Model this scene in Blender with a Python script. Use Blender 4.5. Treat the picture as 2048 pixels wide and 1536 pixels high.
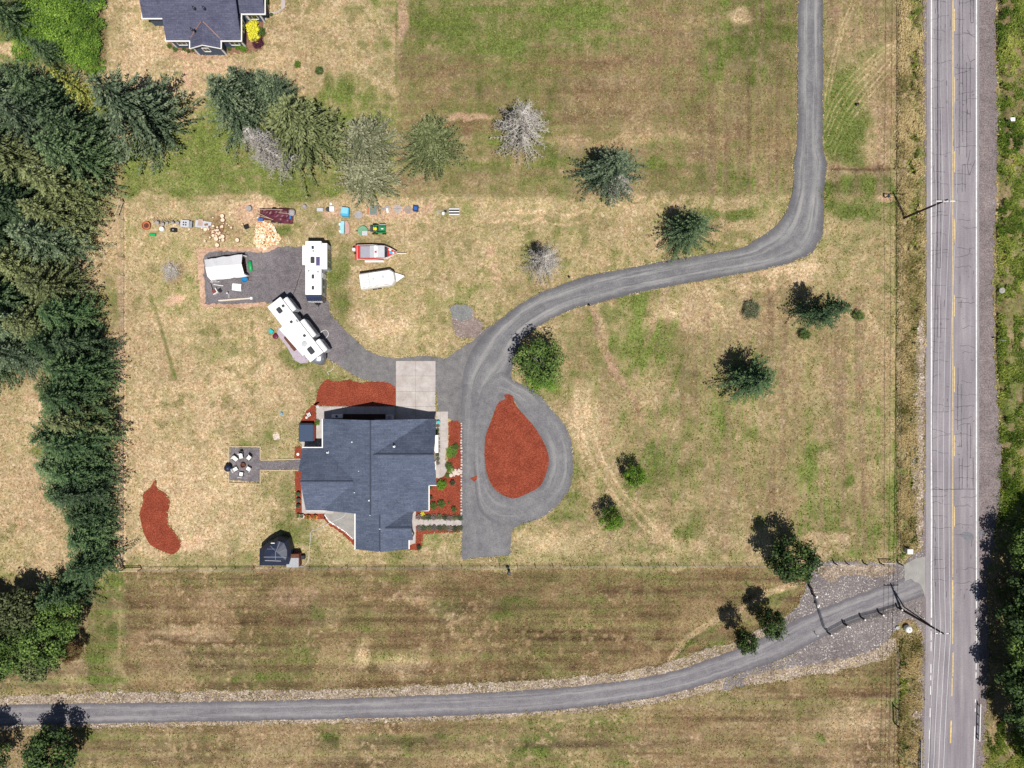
import bpy, bmesh, math, random
import numpy as np
from mathutils import Vector, Matrix
from mathutils.geometry import tessellate_polygon
R=math.radians
for o in list(bpy.data.objects): bpy.data.objects.remove(o)
scene=bpy.context.scene
COL=scene.collection
# ---------------------------------------------------------------- camera, sky, sun, exposure
S=0.078      # metres per photo pixel on the ground
HC=111.0     # flying height of the camera
cam_d=bpy.data.cameras.new('camera'); cam=bpy.data.objects.new('camera',cam_d); COL.objects.link(cam)
cam.location=(0,0,HC); cam.rotation_euler=(0,0,0)
cam_d.sensor_width=36; cam_d.lens=18*HC/(1024*S); cam_d.clip_start=1; cam_d.clip_end=5000
scene.camera=cam
SUN=Vector((0.15,-0.365,1.0)).normalized()
w=bpy.data.worlds.new('World'); scene.world=w; w.use_nodes=True
nt=w.node_tree; bg=nt.nodes['Background']
sky=nt.nodes.new('ShaderNodeTexSky'); sky.sky_type='NISHITA'; sky.sun_disc=False
sky.sun_elevation=math.asin(SUN.z); sky.sun_rotation=math.atan2(SUN.x,SUN.y)
sky.air_density=1.0; sky.dust_density=0.6; sky.ozone_density=1.0
nt.links.new(sky.outputs[0],bg.inputs[0]); bg.inputs[1].default_value=0.05
sd=bpy.data.lights.new('sun','SUN'); sd.energy=5.0; sd.angle=R(0.55); sd.color=(1.0,0.955,0.89)
so=bpy.data.objects.new('sun',sd); COL.objects.link(so); so.rotation_euler=(-SUN).to_track_quat('-Z','Y').to_euler()
so.location=(10,-25,90)
scene.view_settings.view_transform='Standard'; scene.view_settings.look='None'
scene.view_settings.exposure=0.05; scene.view_settings.gamma=1.0
scene.render.engine='CYCLES'
try: scene.cycles.max_bounces=5; scene.cycles.diffuse_bounces=3
except Exception: pass

# ---------------------------------------------------------------- helpers
def G(px,py,z=0.0):
    k=1-z/HC
    return Vector(((px-1024)*S*k,(768-py)*S*k,z))
def tag(o,label=None,cat=None,group=None,kind=None):
    if label: o['label']=label
    if cat: o['category']=cat
    if group: o['group']=group
    if kind: o['kind']=kind
    return o
def thing(name,label,cat,loc=(0,0,0),rz=0,group=None):
    o=bpy.data.objects.new(name,None); COL.objects.link(o); o.empty_display_size=.3
    o.location=loc; o.rotation_euler=(0,0,rz); return tag(o,label,cat,group)
def link(name,me,parent=None,loc=None):
    o=bpy.data.objects.new(name,me); COL.objects.link(o)
    if parent: o.parent=parent
    if loc is not None: o.location=loc
    return o
def npmesh(name,V,F,mat,attrs=None,fattrs=None,smooth=False):
    """V (n,3); F (m,k) faces of k corners"""
    V=np.asarray(V,dtype=np.float32); F=np.asarray(F,dtype=np.int32)
    me=bpy.data.meshes.new(name); k=F.shape[1]
    me.vertices.add(len(V)); me.vertices.foreach_set('co',V.ravel())
    me.loops.add(F.size); me.loops.foreach_set('vertex_index',F.ravel())
    me.polygons.add(len(F)); me.polygons.foreach_set('loop_start',np.arange(0,F.size,k,dtype=np.int32))
    me.polygons.foreach_set('loop_total',np.full(len(F),k,dtype=np.int32))
    if smooth: me.polygons.foreach_set('use_smooth',np.ones(len(F),dtype=bool))
    for n,a in (attrs or {}).items():
        at=me.attributes.new(n,'FLOAT','POINT'); at.data.foreach_set('value',np.asarray(a,dtype=np.float32).ravel())
    for n,a in (fattrs or {}).items():
        at=me.attributes.new(n,'FLOAT','FACE'); at.data.foreach_set('value',np.asarray(a,dtype=np.float32).ravel())
    me.update(calc_edges=True); me.validate()
    if mat: me.materials.append(mat)
    return me
class MB:
    def __init__(s): s.v=[]; s.f=[]
    def add(s,vs,fs,m=None):
        b=len(s.v)
        for p in vs:
            p=Vector(p); s.v.append(tuple(m@p) if m else tuple(p))
        for f in fs: s.f.append(tuple(b+i for i in f))
        return s
    def box(s,x0,y0,z0,x1,y1,z1,m=None,bev=0.0):
        if bev>0:
            b=min(bev,abs(x1-x0)*.45,abs(y1-y0)*.45)
            P=[(x0+b,y0),(x1-b,y0),(x1,y0+b),(x1,y1-b),(x1-b,y1),(x0+b,y1),(x0,y1-b),(x0,y0+b)]
            t=min(b,abs(z1-z0)*.45)
            cx,cy=(x0+x1)/2,(y0+y1)/2
            fx=1-2*t/abs(x1-x0) if abs(x1-x0)>2*t else .6; fy=1-2*t/abs(y1-y0) if abs(y1-y0)>2*t else .6
            n=8; vs=[(x,y,z0) for x,y in P]+[(x,y,z1-t) for x,y in P]+[(cx+(x-cx)*fx,cy+(y-cy)*fy,z1) for x,y in P]
            fs=[tuple(reversed(range(n)))]+[(i,(i+1)%n,n+(i+1)%n,n+i) for i in range(n)]+[(n+i,n+(i+1)%n,2*n+(i+1)%n,2*n+i) for i in range(n)]+[tuple(range(2*n,3*n))]
            return s.add(vs,fs,m)
        return s.add([(x0,y0,z0),(x1,y0,z0),(x1,y1,z0),(x0,y1,z0),(x0,y0,z1),(x1,y0,z1),(x1,y1,z1),(x0,y1,z1)],
            [(3,2,1,0),(4,5,6,7),(0,1,5,4),(1,2,6,5),(2,3,7,6),(3,0,4,7)],m)
    def prism(s,poly,z0,z1,m=None):
        n=len(poly)
        a=sum(poly[i][0]*poly[(i+1)%n][1]-poly[(i+1)%n][0]*poly[i][1] for i in range(n))
        if a<0: poly=poly[::-1]
        return s.add([(x,y,z0) for x,y in poly]+[(x,y,z1) for x,y in poly],
            [tuple(reversed(range(n))),tuple(range(n,2*n))]+[(i,(i+1)%n,n+(i+1)%n,n+i) for i in range(n)],m)
    def side(s,prof,y0,y1,m=None):
        """profile in x,z extruded along y"""
        n=len(prof)
        a=sum(prof[i][0]*prof[(i+1)%n][1]-prof[(i+1)%n][0]*prof[i][1] for i in range(n))
        if a<0: prof=prof[::-1]
        return s.add([(x,y0,z) for x,z in prof]+[(x,y1,z) for x,z in prof],
            [tuple(range(n)),tuple(reversed(range(n,2*n)))]+[(i,n+i,n+(i+1)%n,(i+1)%n) for i in range(n)],m)
    def tube(s,pts,r,n=6,r2=None):
        pts=[Vector(p) for p in pts]; k=len(pts); base=len(s.v); ref=None
        for i,p in enumerate(pts):
            d=(pts[min(i+1,k-1)]-pts[max(i-1,0)])
            d=d.normalized() if d.length>1e-9 else Vector((0,0,1))
            if ref is None:
                ref=Vector((0,0,1)) if abs(d.z)<.9 else Vector((1,0,0))
            u=d.cross(ref).normalized(); v=d.cross(u).normalized(); ref=-v if False else ref
            rr=r if r2 is None else r+(r2-r)*i/max(1,k-1)
            for j in range(n):
                a=2*math.pi*j/n; s.v.append(tuple(p+u*math.cos(a)*rr+v*math.sin(a)*rr))
        for i in range(k-1):
            for j in range(n):
                a=base+i*n+j; b=base+i*n+(j+1)%n; s.f.append((a,b,b+n,a+n))
        s.f.append(tuple(reversed(range(base,base+n)))); s.f.append(tuple(range(base+(k-1)*n,base+k*n)))
        return s
    def lathe(s,prof,n=16,m=None,cx=0,cy=0):
        """prof list of (r,z)"""
        vs=[];fs=[];k=len(prof)
        for r,z in prof:
            for j in range(n):
                a=2*math.pi*j/n; vs.append((cx+r*math.cos(a),cy+r*math.sin(a),z))
        for i in range(k-1):
            for j in range(n): fs.append((i*n+j,i*n+(j+1)%n,(i+1)*n+(j+1)%n,(i+1)*n+j))
        fs.append(tuple(reversed(range(n)))); fs.append(tuple(range((k-1)*n,k*n)))
        return s.add(vs,fs,m)
    def build(s,name,mat,parent=None,smooth=False,loc=None):
        me=bpy.data.meshes.new(name); me.from_pydata(s.v,[],s.f); me.update()
        if mat: me.materials.append(mat)
        if smooth:
            for p in me.polygons: p.use_smooth=True
        return link(name,me,parent,loc)
def copy_tree(o,parent=None):
    c=o.copy(); COL.objects.link(c); c.parent=parent
    for ch in list(o.children): copy_tree(ch,c)
    return c

# ---------------------------------------------------------------- materials
def newmat(name):
    m=bpy.data.materials.new(name); m.use_nodes=True
    return m,m.node_tree,m.node_tree.nodes['Principled BSDF']
def N(nt,t,**kw):
    n=nt.nodes.new(t)
    for k,v in kw.items():
        if k in n.inputs: n.inputs[k].default_value=v
        else: setattr(n,k,v)
    return n
def L(nt,a,b): nt.links.new(a,b)
def mth(nt,op,a,b=None,c=None,clamp=False):
    n=nt.nodes.new('ShaderNodeMath'); n.operation=op; n.use_clamp=clamp
    for i,x in enumerate((a,b,c)):
        if x is None: continue
        if hasattr(x,'is_output'): nt.links.new(x,n.inputs[i])
        else: n.inputs[i].default_value=x
    return n.outputs[0]
def mix(nt,f,a,b,mode='MIX'):
    n=nt.nodes.new('ShaderNodeMix'); n.data_type='RGBA'; n.blend_type=mode
    for i,x in ((0,f),(6,a),(7,b)):
        if hasattr(x,'is_output'): nt.links.new(x,n.inputs[i])
        elif i==0: n.inputs[0].default_value=x
        else: n.inputs[i].default_value=(*x,1) if len(x)==3 else x
    return n.outputs[2]
def ramp(nt,f,stops):
    n=nt.nodes.new('ShaderNodeValToRGB'); e=n.color_ramp.elements
    while len(e)<len(stops): e.new(.5)
    for el,(p,c) in zip(e,stops): el.position=p; el.color=(*c,1)
    nt.links.new(f,n.inputs[0]); return n.outputs[0]
def sstep(nt,x,a,b):
    n=nt.nodes.new('ShaderNodeMapRange'); n.interpolation_type='SMOOTHSTEP'
    nt.links.new(x,n.inputs[0]); n.inputs[1].default_value=a; n.inputs[2].default_value=b
    return n.outputs[0]
def wpos(nt,sc=(1,1,1),rot=0):
    g=nt.nodes.new('ShaderNodeNewGeometry'); m=nt.nodes.new('ShaderNodeMapping')
    m.inputs['Scale'].default_value=sc; m.inputs['Rotation'].default_value=(0,0,rot)
    nt.links.new(g.outputs['Position'],m.inputs[0]); return m.outputs[0]
def opos(nt,sc=(1,1,1)):
    g=nt.nodes.new('ShaderNodeTexCoord'); m=nt.nodes.new('ShaderNodeMapping')
    m.inputs['Scale'].default_value=sc
    nt.links.new(g.outputs['Object'],m.inputs[0]); return m.outputs[0]
def noise(nt,vec,scale,detail=3,rough=.55,dist=0):
    n=nt.nodes.new('ShaderNodeTexNoise'); n.inputs['Scale'].default_value=scale; n.inputs['Detail'].default_value=detail
    n.inputs['Roughness'].default_value=rough; n.inputs['Distortion'].default_value=dist
    if vec is not None: nt.links.new(vec,n.inputs['Vector'])
    return n.outputs[0]
def bump(nt,bsdf,h,strength=.4,dist=.05):
    b=nt.nodes.new('ShaderNodeBump'); b.inputs['Strength'].default_value=strength; b.inputs['Distance'].default_value=dist
    nt.links.new(h,b.inputs['Height']); nt.links.new(b.outputs[0],bsdf.inputs['Normal'])
MC={}
def plain(name,col,rough=.7,var=.12,metal=0.0,scale=2.5,streak=None,spec=.3):
    """painted / plastic / metal surface with faint wear and dust"""
    if name in MC: return MC[name]
    m,nt,b=newmat(name); p=opos(nt,streak or (1,1,1))
    n=noise(nt,p,scale,4,.6); f=ramp(nt,n,[(.3,(1-var,)*3),(.7,(1+var*.4,)*3)])
    c=mix(nt,1.0,col,f,'MULTIPLY'); L(nt,c,b.inputs['Base Color'])
    b.inputs['Roughness'].default_value=rough; b.inputs['Metallic'].default_value=metal
    b.inputs['Specular IOR Level'].default_value=spec
    MC[name]=m; return m
def gravel(name,c1,c2,patch=.18,speck=.5,sc=5.0,white=0.0,tint=None):
    if name in MC: return MC[name]
    m,nt,b=newmat(name); p=wpos(nt)
    n1=noise(nt,p,.22,4,.6,.4); n2=noise(nt,p,sc,3,.7); n3=noise(nt,p,1.1,3,.6)
    f=mth(nt,'ADD',mth(nt,'MULTIPLY',n1,.5),mth(nt,'MULTIPLY',n3,.5))
    c=ramp(nt,f,[(.36,c1),(.64,c2)])
    k=ramp(nt,n2,[(.3,(1-speck*.6,)*3),(.7,(1+speck*.5,)*3)])
    c=mix(nt,1.0,c,k,'MULTIPLY')
    if white>0:
        wn=noise(nt,p,3.4,2,.8); w2=noise(nt,p,.5,3,.6)
        q=mth(nt,'MULTIPLY',sstep(nt,wn,.56,.66),sstep(nt,w2,.5-white*.25,.62))
        c=mix(nt,q,c,(.72,.66,.62))
    at=nt.nodes.new('ShaderNodeAttribute'); at.attribute_name='u'
    tt=nt.nodes.new('ShaderNodeAttribute'); tt.attribute_name='t'
    # tyre-compacted lighter tracks, streaked along the way of travel
    au=mth(nt,'ABSOLUTE',at.outputs['Fac']); wob=mth(nt,'MULTIPLY',mth(nt,'SUBTRACT',noise(nt,p,.16,3,.6),.5),.55)
    d=mth(nt,'ABSOLUTE',mth(nt,'SUBTRACT',mth(nt,'ADD',au,wob),.40))
    tr=mth(nt,'SUBTRACT',1.0,sstep(nt,d,.0,.38))
    cx=nt.nodes.new('ShaderNodeCombineXYZ'); sp=nt.nodes.new('ShaderNodeSeparateXYZ'); L(nt,p,sp.inputs[0])
    L(nt,mth(nt,'MULTIPLY',at.outputs['Fac'],5.5),cx.inputs[0]); L(nt,mth(nt,'MULTIPLY',sp.outputs[0],.09),cx.inputs[1]); L(nt,mth(nt,'MULTIPLY',sp.outputs[1],.09),cx.inputs[2])
    st=noise(nt,cx.outputs[0],1.0,4,.7)
    tr=mth(nt,'MULTIPLY',tr,mth(nt,'ADD',.05,sstep(nt,st,.35,.65)))
    tr=mth(nt,'MULTIPLY',tr,tt.outputs['Fac']); tr=mth(nt,'MULTIPLY',tr,mth(nt,'ADD',.35,noise(nt,p,.10,2,.5)))
    c=mix(nt,mth(nt,'MULTIPLY',tr,.52,clamp=True),c,tint or tuple(min(1,x*1.42) for x in c2))
    ed=mth(nt,'MULTIPLY',sstep(nt,mth(nt,'ADD',au,mth(nt,'MULTIPLY',wob,.5)),.60,.95),mth(nt,'MULTIPLY',tt.outputs['Fac'],.60)); c=mix(nt,ed,c,tuple(x*.62 for x in c1))
    dk=mth(nt,'MULTIPLY',mth(nt,'SUBTRACT',1.0,sstep(nt,st,.30,.52)),mth(nt,'MULTIPLY',tt.outputs['Fac'],.38))
    c=mix(nt,dk,c,tuple(x*.62 for x in c1))
    L(nt,c,b.inputs['Base Color']); b.inputs['Roughness'].default_value=.95; b.inputs['Specular IOR Level'].default_value=.15
    bump(nt,b,n2,.5,.04); MC[name]=m; return m
M_drive=gravel('drive_gravel',(.135,.132,.143),(.205,.202,.208),tint=(.40,.39,.375))
M_lane=gravel('lane_gravel',(.150,.140,.155),(.215,.205,.215),tint=(.37,.35,.345))
M_lot=gravel('lot_gravel',(.128,.112,.114),(.225,.197,.192),white=.8,speck=.9)
M_pad=gravel('dark_pad_gravel',(.12,.108,.115),(.205,.185,.195),speck=.7,white=.0)
M_verge=gravel('verge_gravel',(.16,.115,.080),(.42,.34,.265),sc=4,speck=1.4,white=.65)
M_shoulder=gravel('shoulder_gravel',(.145,.120,.122),(.245,.205,.20),speck=1.0,white=.0)
M_dirt=gravel('pink_dirt',(.36,.22,.14),(.56,.38,.27),speck=.6,sc=3)
M_straw=gravel('straw_edge',(.40,.29,.17),(.58,.44,.28),speck=.9,sc=4)
def mat_mulch():
    m,nt,b=newmat('red_mulch'); p=wpos(nt)
    n=noise(nt,p,6.5,3,.8); n2=noise(nt,p,.5,3,.6)
    c=ramp(nt,n,[(.25,(.085,.018,.010)),(.5,(.225,.046,.025)),(.75,(.42,.135,.078))])
    c=mix(nt,1.0,c,ramp(nt,n2,[(.3,(.82,.80,.80)),(.5,(1,1,1)),(.7,(1.18,1.2,1.2))]),'MULTIPLY')
    L(nt,c,b.inputs['Base Color']); b.inputs['Roughness'].default_value=.95; b.inputs['Specular IOR Level'].default_value=.1
    bump(nt,b,n,.9,.08); return m
M_mulch=mat_mulch()
def mat_asphalt():
    m,nt,b=newmat('worn_asphalt'); p=wpos(nt); ps=wpos(nt,(1,.06,1))
    n=noise(nt,p,7,2,.7); n2=noise(nt,ps,1.3,4,.65); n3=noise(nt,p,.09,3,.6)
    c=ramp(nt,n2,[(.3,(.205,.188,.202)),(.7,(.312,.286,.300))])
    at=nt.nodes.new('ShaderNodeAttribute'); at.attribute_name='u'
    d=mth(nt,'ABSOLUTE',mth(nt,'SUBTRACT',mth(nt,'ABSOLUTE',mth(nt,'SUBTRACT',mth(nt,'ABSOLUTE',at.outputs['Fac']),.40)),.17))
    wheel=mth(nt,'SUBTRACT',1.0,sstep(nt,d,.02,.13))
    c=mix(nt,mth(nt,'MULTIPLY',wheel,.34),c,(.185,.168,.195))
    c=mix(nt,1.0,c,ramp(nt,n,[(.3,(.84,.84,.84)),(.7,(1.12,1.12,1.12))]),'MULTIPLY')
    c=mix(nt,1.0,c,ramp(nt,n3,[(.35,(.88,.87,.89)),(.65,(1.08,1.08,1.08))]),'MULTIPLY')
    L(nt,c,b.inputs['Base Color']); b.inputs['Roughness'].default_value=.88; b.inputs['Specular IOR Level'].default_value=.2
    bump(nt,b,n,.25,.02); return m
M_asph=mat_asphalt()
def mat_conc(name='concrete',a=(.35,.31,.29),c_=(.49,.45,.425)):
    m,nt,b=newmat(name); p=wpos(nt)
    n=noise(nt,p,.7,5,.62,.3); n2=noise(nt,p,6,2,.6)
    c=ramp(nt,n,[(.3,a),(.7,c_)]); c=mix(nt,1.0,c,ramp(nt,n2,[(.3,(.9,.9,.9)),(.7,(1.08,1.08,1.08))]),'MULTIPLY')
    L(nt,c,b.inputs['Base Color']); b.inputs['Roughness'].default_value=.85; b.inputs['Specular IOR Level'].default_value=.2; return m
M_conc=mat_conc(); M_conc2=mat_conc('grey_patio_concrete',(.24,.23,.22),(.33,.32,.30))
def mat_shingle(name,c1,c2,sc=1):
    m,nt,b=newmat(name); p=opos(nt)
    br=nt.nodes.new('ShaderNodeTexBrick'); br.inputs['Scale'].default_value=1.0
    br.inputs['Brick Width'].default_value=.9; br.inputs['Row Height'].default_value=.28; br.inputs['Mortar Size'].default_value=.012
    br.inputs['Color1'].default_value=(*c1,1); br.inputs['Color2'].default_value=(*c2,1); br.inputs['Mortar'].default_value=(*[x*.7 for x in c1],1)
    L(nt,p,br.inputs[0]); n=noise(nt,p,4.5,3,.75); n2=noise(nt,p,.35,4,.6)
    c=mix(nt,1.0,br.outputs[0],ramp(nt,n,[(.28,(.62,.62,.64)),(.5,(1,1,1)),(.72,(1.22,1.22,1.2))]),'MULTIPLY')
    c=mix(nt,1.0,c,ramp(nt,n2,[(.3,(.86,.86,.88)),(.7,(1.12,1.12,1.12))]),'MULTIPLY')
    L(nt,c,b.inputs['Base Color']); b.inputs['Roughness'].default_value=.92; b.inputs['Specular IOR Level'].default_value=.15
    bump(nt,b,n,.3,.03); return m
M_roof=mat_shingle('slate_blue_shingle',(.084,.103,.152),(.114,.136,.192))
M_roof2=mat_shingle('navy_shingle',(.078,.082,.128),(.105,.109,.158))
M_white=plain('white_paint',(.80,.79,.77),.5,.06)
M_rvwhite=plain('rv_white_roof',(.86,.86,.85),.45,.07,scale=.9)
M_rvside=plain('rv_side_panel',(.44,.46,.50),.4,.05)
M_cream=plain('cream_siding',(.66,.60,.52),.7,.06,streak=(1,1,6))
M_bluewall=plain('blue_siding',(.07,.105,.17),.7,.08,streak=(1,1,8))
M_glass=plain('window_glass',(.03,.04,.05),.08,.05,spec=.8)
M_black=plain('black_plastic',(.018,.018,.02),.45,.2)
M_dark=plain('dark_grey_plastic',(.05,.055,.065),.5,.15)
M_grey=plain('grey_metal',(.33,.34,.36),.5,.15,metal=.2)
M_wood=plain('weathered_wood',(.30,.22,.14),.85,.25,scale=4)
M_paleswood=plain('pale_timber',(.55,.44,.30),.8,.2,scale=4)
M_pole=plain('creosote_pole',(.055,.040,.035),.85,.3,scale=3)
M_rubber=plain('tyre_rubber',(.02,.02,.02),.9,.2)
M_red=plain('boat_red',(.50,.035,.025),.3,.08,spec=.5)
M_green=plain('machine_green',(.01,.20,.06),.4,.1,spec=.5)
M_yellow=plain('machine_yellow',(.72,.60,.02),.5,.1)
M_blue=plain('light_blue_plastic',(.07,.38,.62),.5,.1)
M_bluedk=plain('dark_blue_plastic',(.02,.05,.14),.35,.15)
M_brown=plain('brown_timber',(.13,.05,.03),.8,.25)
M_line=plain('road_white',(.74,.74,.73),.8,.32,scale=2.2)
M_yline=plain('road_yellow',(.68,.50,.22),.8,.35,scale=2.2)
M_tar=plain('tar_seal',(.045,.04,.05),.7,.3,scale=2)
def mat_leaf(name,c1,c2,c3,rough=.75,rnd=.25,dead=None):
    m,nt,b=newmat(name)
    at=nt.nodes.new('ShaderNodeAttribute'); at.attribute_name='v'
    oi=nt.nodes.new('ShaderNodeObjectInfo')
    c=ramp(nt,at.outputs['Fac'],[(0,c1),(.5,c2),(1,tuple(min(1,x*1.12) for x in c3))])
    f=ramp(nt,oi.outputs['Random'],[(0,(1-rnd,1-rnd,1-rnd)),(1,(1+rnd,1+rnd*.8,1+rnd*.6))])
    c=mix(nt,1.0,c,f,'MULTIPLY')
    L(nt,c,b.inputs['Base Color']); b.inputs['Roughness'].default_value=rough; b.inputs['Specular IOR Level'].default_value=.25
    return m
M_fir=mat_leaf('fir_needles',(.017,.036,.016),(.038,.076,.030),(.135,.195,.095),rnd=.38)  # lightest stop raised: sunlit spray tips put into the needle colour
M_firblue=mat_leaf('blue_fir_needles',(.026,.046,.024),(.056,.092,.048),(.20,.25,.15),rnd=.35)  # here too the lightest stop carries the sunlit sprays
M_firolive=mat_leaf('olive_fir_needles',(.038,.052,.018),(.082,.106,.038),(.20,.225,.105),rnd=.32)
M_firdry=mat_leaf('thin_grey_green_needles',(.055,.068,.030),(.125,.14,.072),(.30,.30,.20))
M_hedge=mat_leaf('cedar_needles',(.013,.034,.014),(.033,.074,.028),(.095,.15,.060),rnd=.35)
M_twig=mat_leaf('bare_grey_twigs',(.24,.215,.195),(.44,.41,.375),(.66,.625,.58),rnd=.05)
M_dec=mat_leaf('broad_leaves',(.035,.068,.014),(.078,.140,.030),(.18,.26,.065))
M_brightleaf=mat_leaf('bright_leaves',(.05,.11,.010),(.105,.215,.018),(.22,.36,.04))
M_dkleaf=mat_leaf('dark_oak_leaves',(.016,.033,.010),(.040,.080,.022),(.12,.18,.045))
M_yelleaf=mat_leaf('yellow_leaves',(.08,.11,.015),(.17,.20,.03),(.34,.33,.08))
M_gold=mat_leaf('golden_shrub_leaves',(.55,.50,.02),(.78,.74,.05),(.90,.88,.15),rnd=.02)
M_plum=mat_leaf('plum_leaves',(.035,.008,.02),(.07,.015,.035),(.12,.03,.05),rnd=.05)
M_heath=mat_leaf('mauve_heather',(.10,.085,.085),(.19,.16,.15),(.32,.28,.25),rnd=.25)
M_bramble=mat_leaf('bramble_leaves',(.035,.085,.010),(.105,.20,.022),(.27,.40,.07),rnd=.3)
M_weed=mat_leaf('roadside_weeds',(.10,.12,.02),(.33,.28,.10),(.64,.52,.29),rnd=.0)
M_weedg=mat_leaf('green_roadside_weeds',(.05,.10,.012),(.16,.25,.03),(.42,.45,.11),rnd=.0)
M_bark=plain('bark',(.09,.065,.05),.9,.3,scale=3)
M_barkg=plain('grey_bark',(.28,.25,.235),.9,.3,scale=3)
M_log=plain('log_bark',(.26,.13,.08),.9,.3,scale=5)
M_cutwood=plain('cut_wood',(.82,.66,.48),.8,.25,scale=4)
# ---------------------------------------------------------------- ground
rng=np.random.default_rng(7)
def vnoise(x,y,scale,seed,oct=3):
    out=0;amp=1;tot=0
    for o in range(oct):
        r=np.random.default_rng(seed*31+o); T=r.random((256,256))
        u=x/scale+seed*7.3;v=y/scale+seed*3.1; iu=np.floor(u).astype(int);iv=np.floor(v).astype(int)
        fu=u-iu;fv=v-iv;fu=fu*fu*(3-2*fu);fv=fv*fv*(3-2*fv)
        a=T[iu%256,iv%256];b=T[(iu+1)%256,iv%256];c=T[iu%256,(iv+1)%256];d=T[(iu+1)%256,(iv+1)%256]
        out=out+amp*((a*(1-fu)+b*fu)*(1-fv)+(c*(1-fu)+d*fu)*fv);tot+=amp;amp*=.55;scale/=2.1
    return out/tot
def axis(core,step,far):
    a=np.arange(-core,core+step/2,step); e=[];p=core;d=step
    while p<far: d*=1.35;p+=d;e.append(p)
    e=np.array(e); return np.concatenate([-e[::-1],a,e])
gx=axis(86,.19,1500); gy=axis(65,.19,1500)
XX,YY=np.meshgrid(gx,gy); PXX=XX/S+1024; PYY=768-YY/S
sm=lambda t:np.clip(t,0,1)**2*(3-2*np.clip(t,0,1))
wx=PXX+(vnoise(XX,YY,5,3)-.5)*38; wy=PYY+(vnoise(XX,YY,5,4)-.5)*38
def rect(x0,y0,x1,y1,f=14,warp=True):
    a,b=(wx,wy) if warp else (PXX,PYY)
    return sm((a-x0)/f+.5)*sm((x1-a)/f+.5)*sm((b-y0)/f+.5)*sm((y1-b)/f+.5)
def ell(cx,cy,rx,ry,rot=0,soft=.5):
    c,s=math.cos(R(rot)),math.sin(R(rot)); dx=wx-cx;dy=wy-cy
    u=(dx*c+dy*s)/rx;v=(-dx*s+dy*c)/ry; d=np.sqrt(u*u+v*v); return sm((1-d)/soft+.0)
gA=np.full(XX.shape,.44);bA=np.full(XX.shape,.25);dA=np.full(XX.shape,.04);sA=np.full(XX.shape,1.0)
def z(mask,g=None,b=None,d=None,s=None,k=1.0):
    global gA,bA,dA,sA
    m=mask*k
    if g is not None: gA=gA*(1-m)+g*m
    if b is not None: bA=bA*(1-m)+b*m
    if d is not None: dA=dA*(1-m)+d*m
    if s is not None: sA=sA*(1-m)+s*m
# big zones (photo pixels): green share, brown thatch share, bare soil, brightness
z(rect(-9e3,-9e3,9e3,398,10),.50,.30,.03,.93)
z(rect(200,-400,560,205,50),.27,.20,.10,1.02)
z(rect(560,-400,720,130,50),.30,.24,.14,1.0)
z(rect(690,-400,800,220,30),.55,.15,.02,1.02)
z(rect(795,-400,1590,392,16,False),.49,.55,.0,.88)
z(rect(800,-400,1250,95,90),.92,.15,.0,1.05,.8)
z(rect(1120,150,1420,260,110),.34,.66,.0,.80,.7)
z(rect(1380,-300,1590,150,60),.78,.42,.0,.78,.6)
z(rect(1300,240,1590,380,60),.32,.62,.0,.95,.7)
z(rect(250,195,800,400,36),.82,.10,.0,1.0)
z(rect(250,270,560,380,30),.93,.05,.0,1.05)
z(rect(800,225,1300,392,70),.62,.40,.0,.92,.7)
z(rect(1150,320,1590,388,30),.60,.42,.0,.92)
z(rect(248,392,1660,470,12),.38,.14,.08,1.06)
z(rect(880,400,1600,520,40),.50,.22,.06,1.02,.9)
z(rect(248,465,660,700,40),.50,.08,.06,1.06)
z(rect(250,640,610,1128,60),.30,.10,.04,1.08)
z(rect(650,480,1010,720,40),.46,.12,.08,1.04)
z(rect(1030,580,1800,1125,40),.56,.34,.03,.98)
z(rect(1480,560,1800,800,80),.40,.38,.05,.98)
z(rect(1030,1060,1540,1126,26),.42,.10,.05,1.08)
z(rect(560,1040,925,1128,26),.40,.04,.0,1.10)
z(rect(248,1108,1530,1130,8),.50,.22,.0,1.0)
z(rect(245,1138,1850,1386,8),.30,.88,.04,.88)
z(rect(160,1140,252,1380,26),.80,.28,.0,.92)
z(rect(245,1290,700,1375,40),.58,.55,.02,.88,.8)
z(rect(-300,1440,1800,1640,12),.48,.58,.06,.92)
z(rect(1300,1400,1800,1640,90),.26,.52,.12,1.02,.8)
z(rect(1200,1330,1800,1440,50),.34,.66,.06,.92,.6)
z(rect(-900,770,125,1150,30),.30,.28,.12,1.02)
z(rect(-900,1140,180,1385,30),.42,.35,.05,.95)
z(rect(1650,-400,1800,340,14),.42,.42,.14,.94)
z(rect(1650,350,1800,440,14),.80,.2,.0,.92,.8)
z(rect(1793,-400,1850,1700,6),.52,.32,.04,.92)
z(rect(1955,-400,2600,1700,8),.70,.35,.0,.84)
z(rect(-900,-400,205,130,20),.90,.1,.0,.85)
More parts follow.
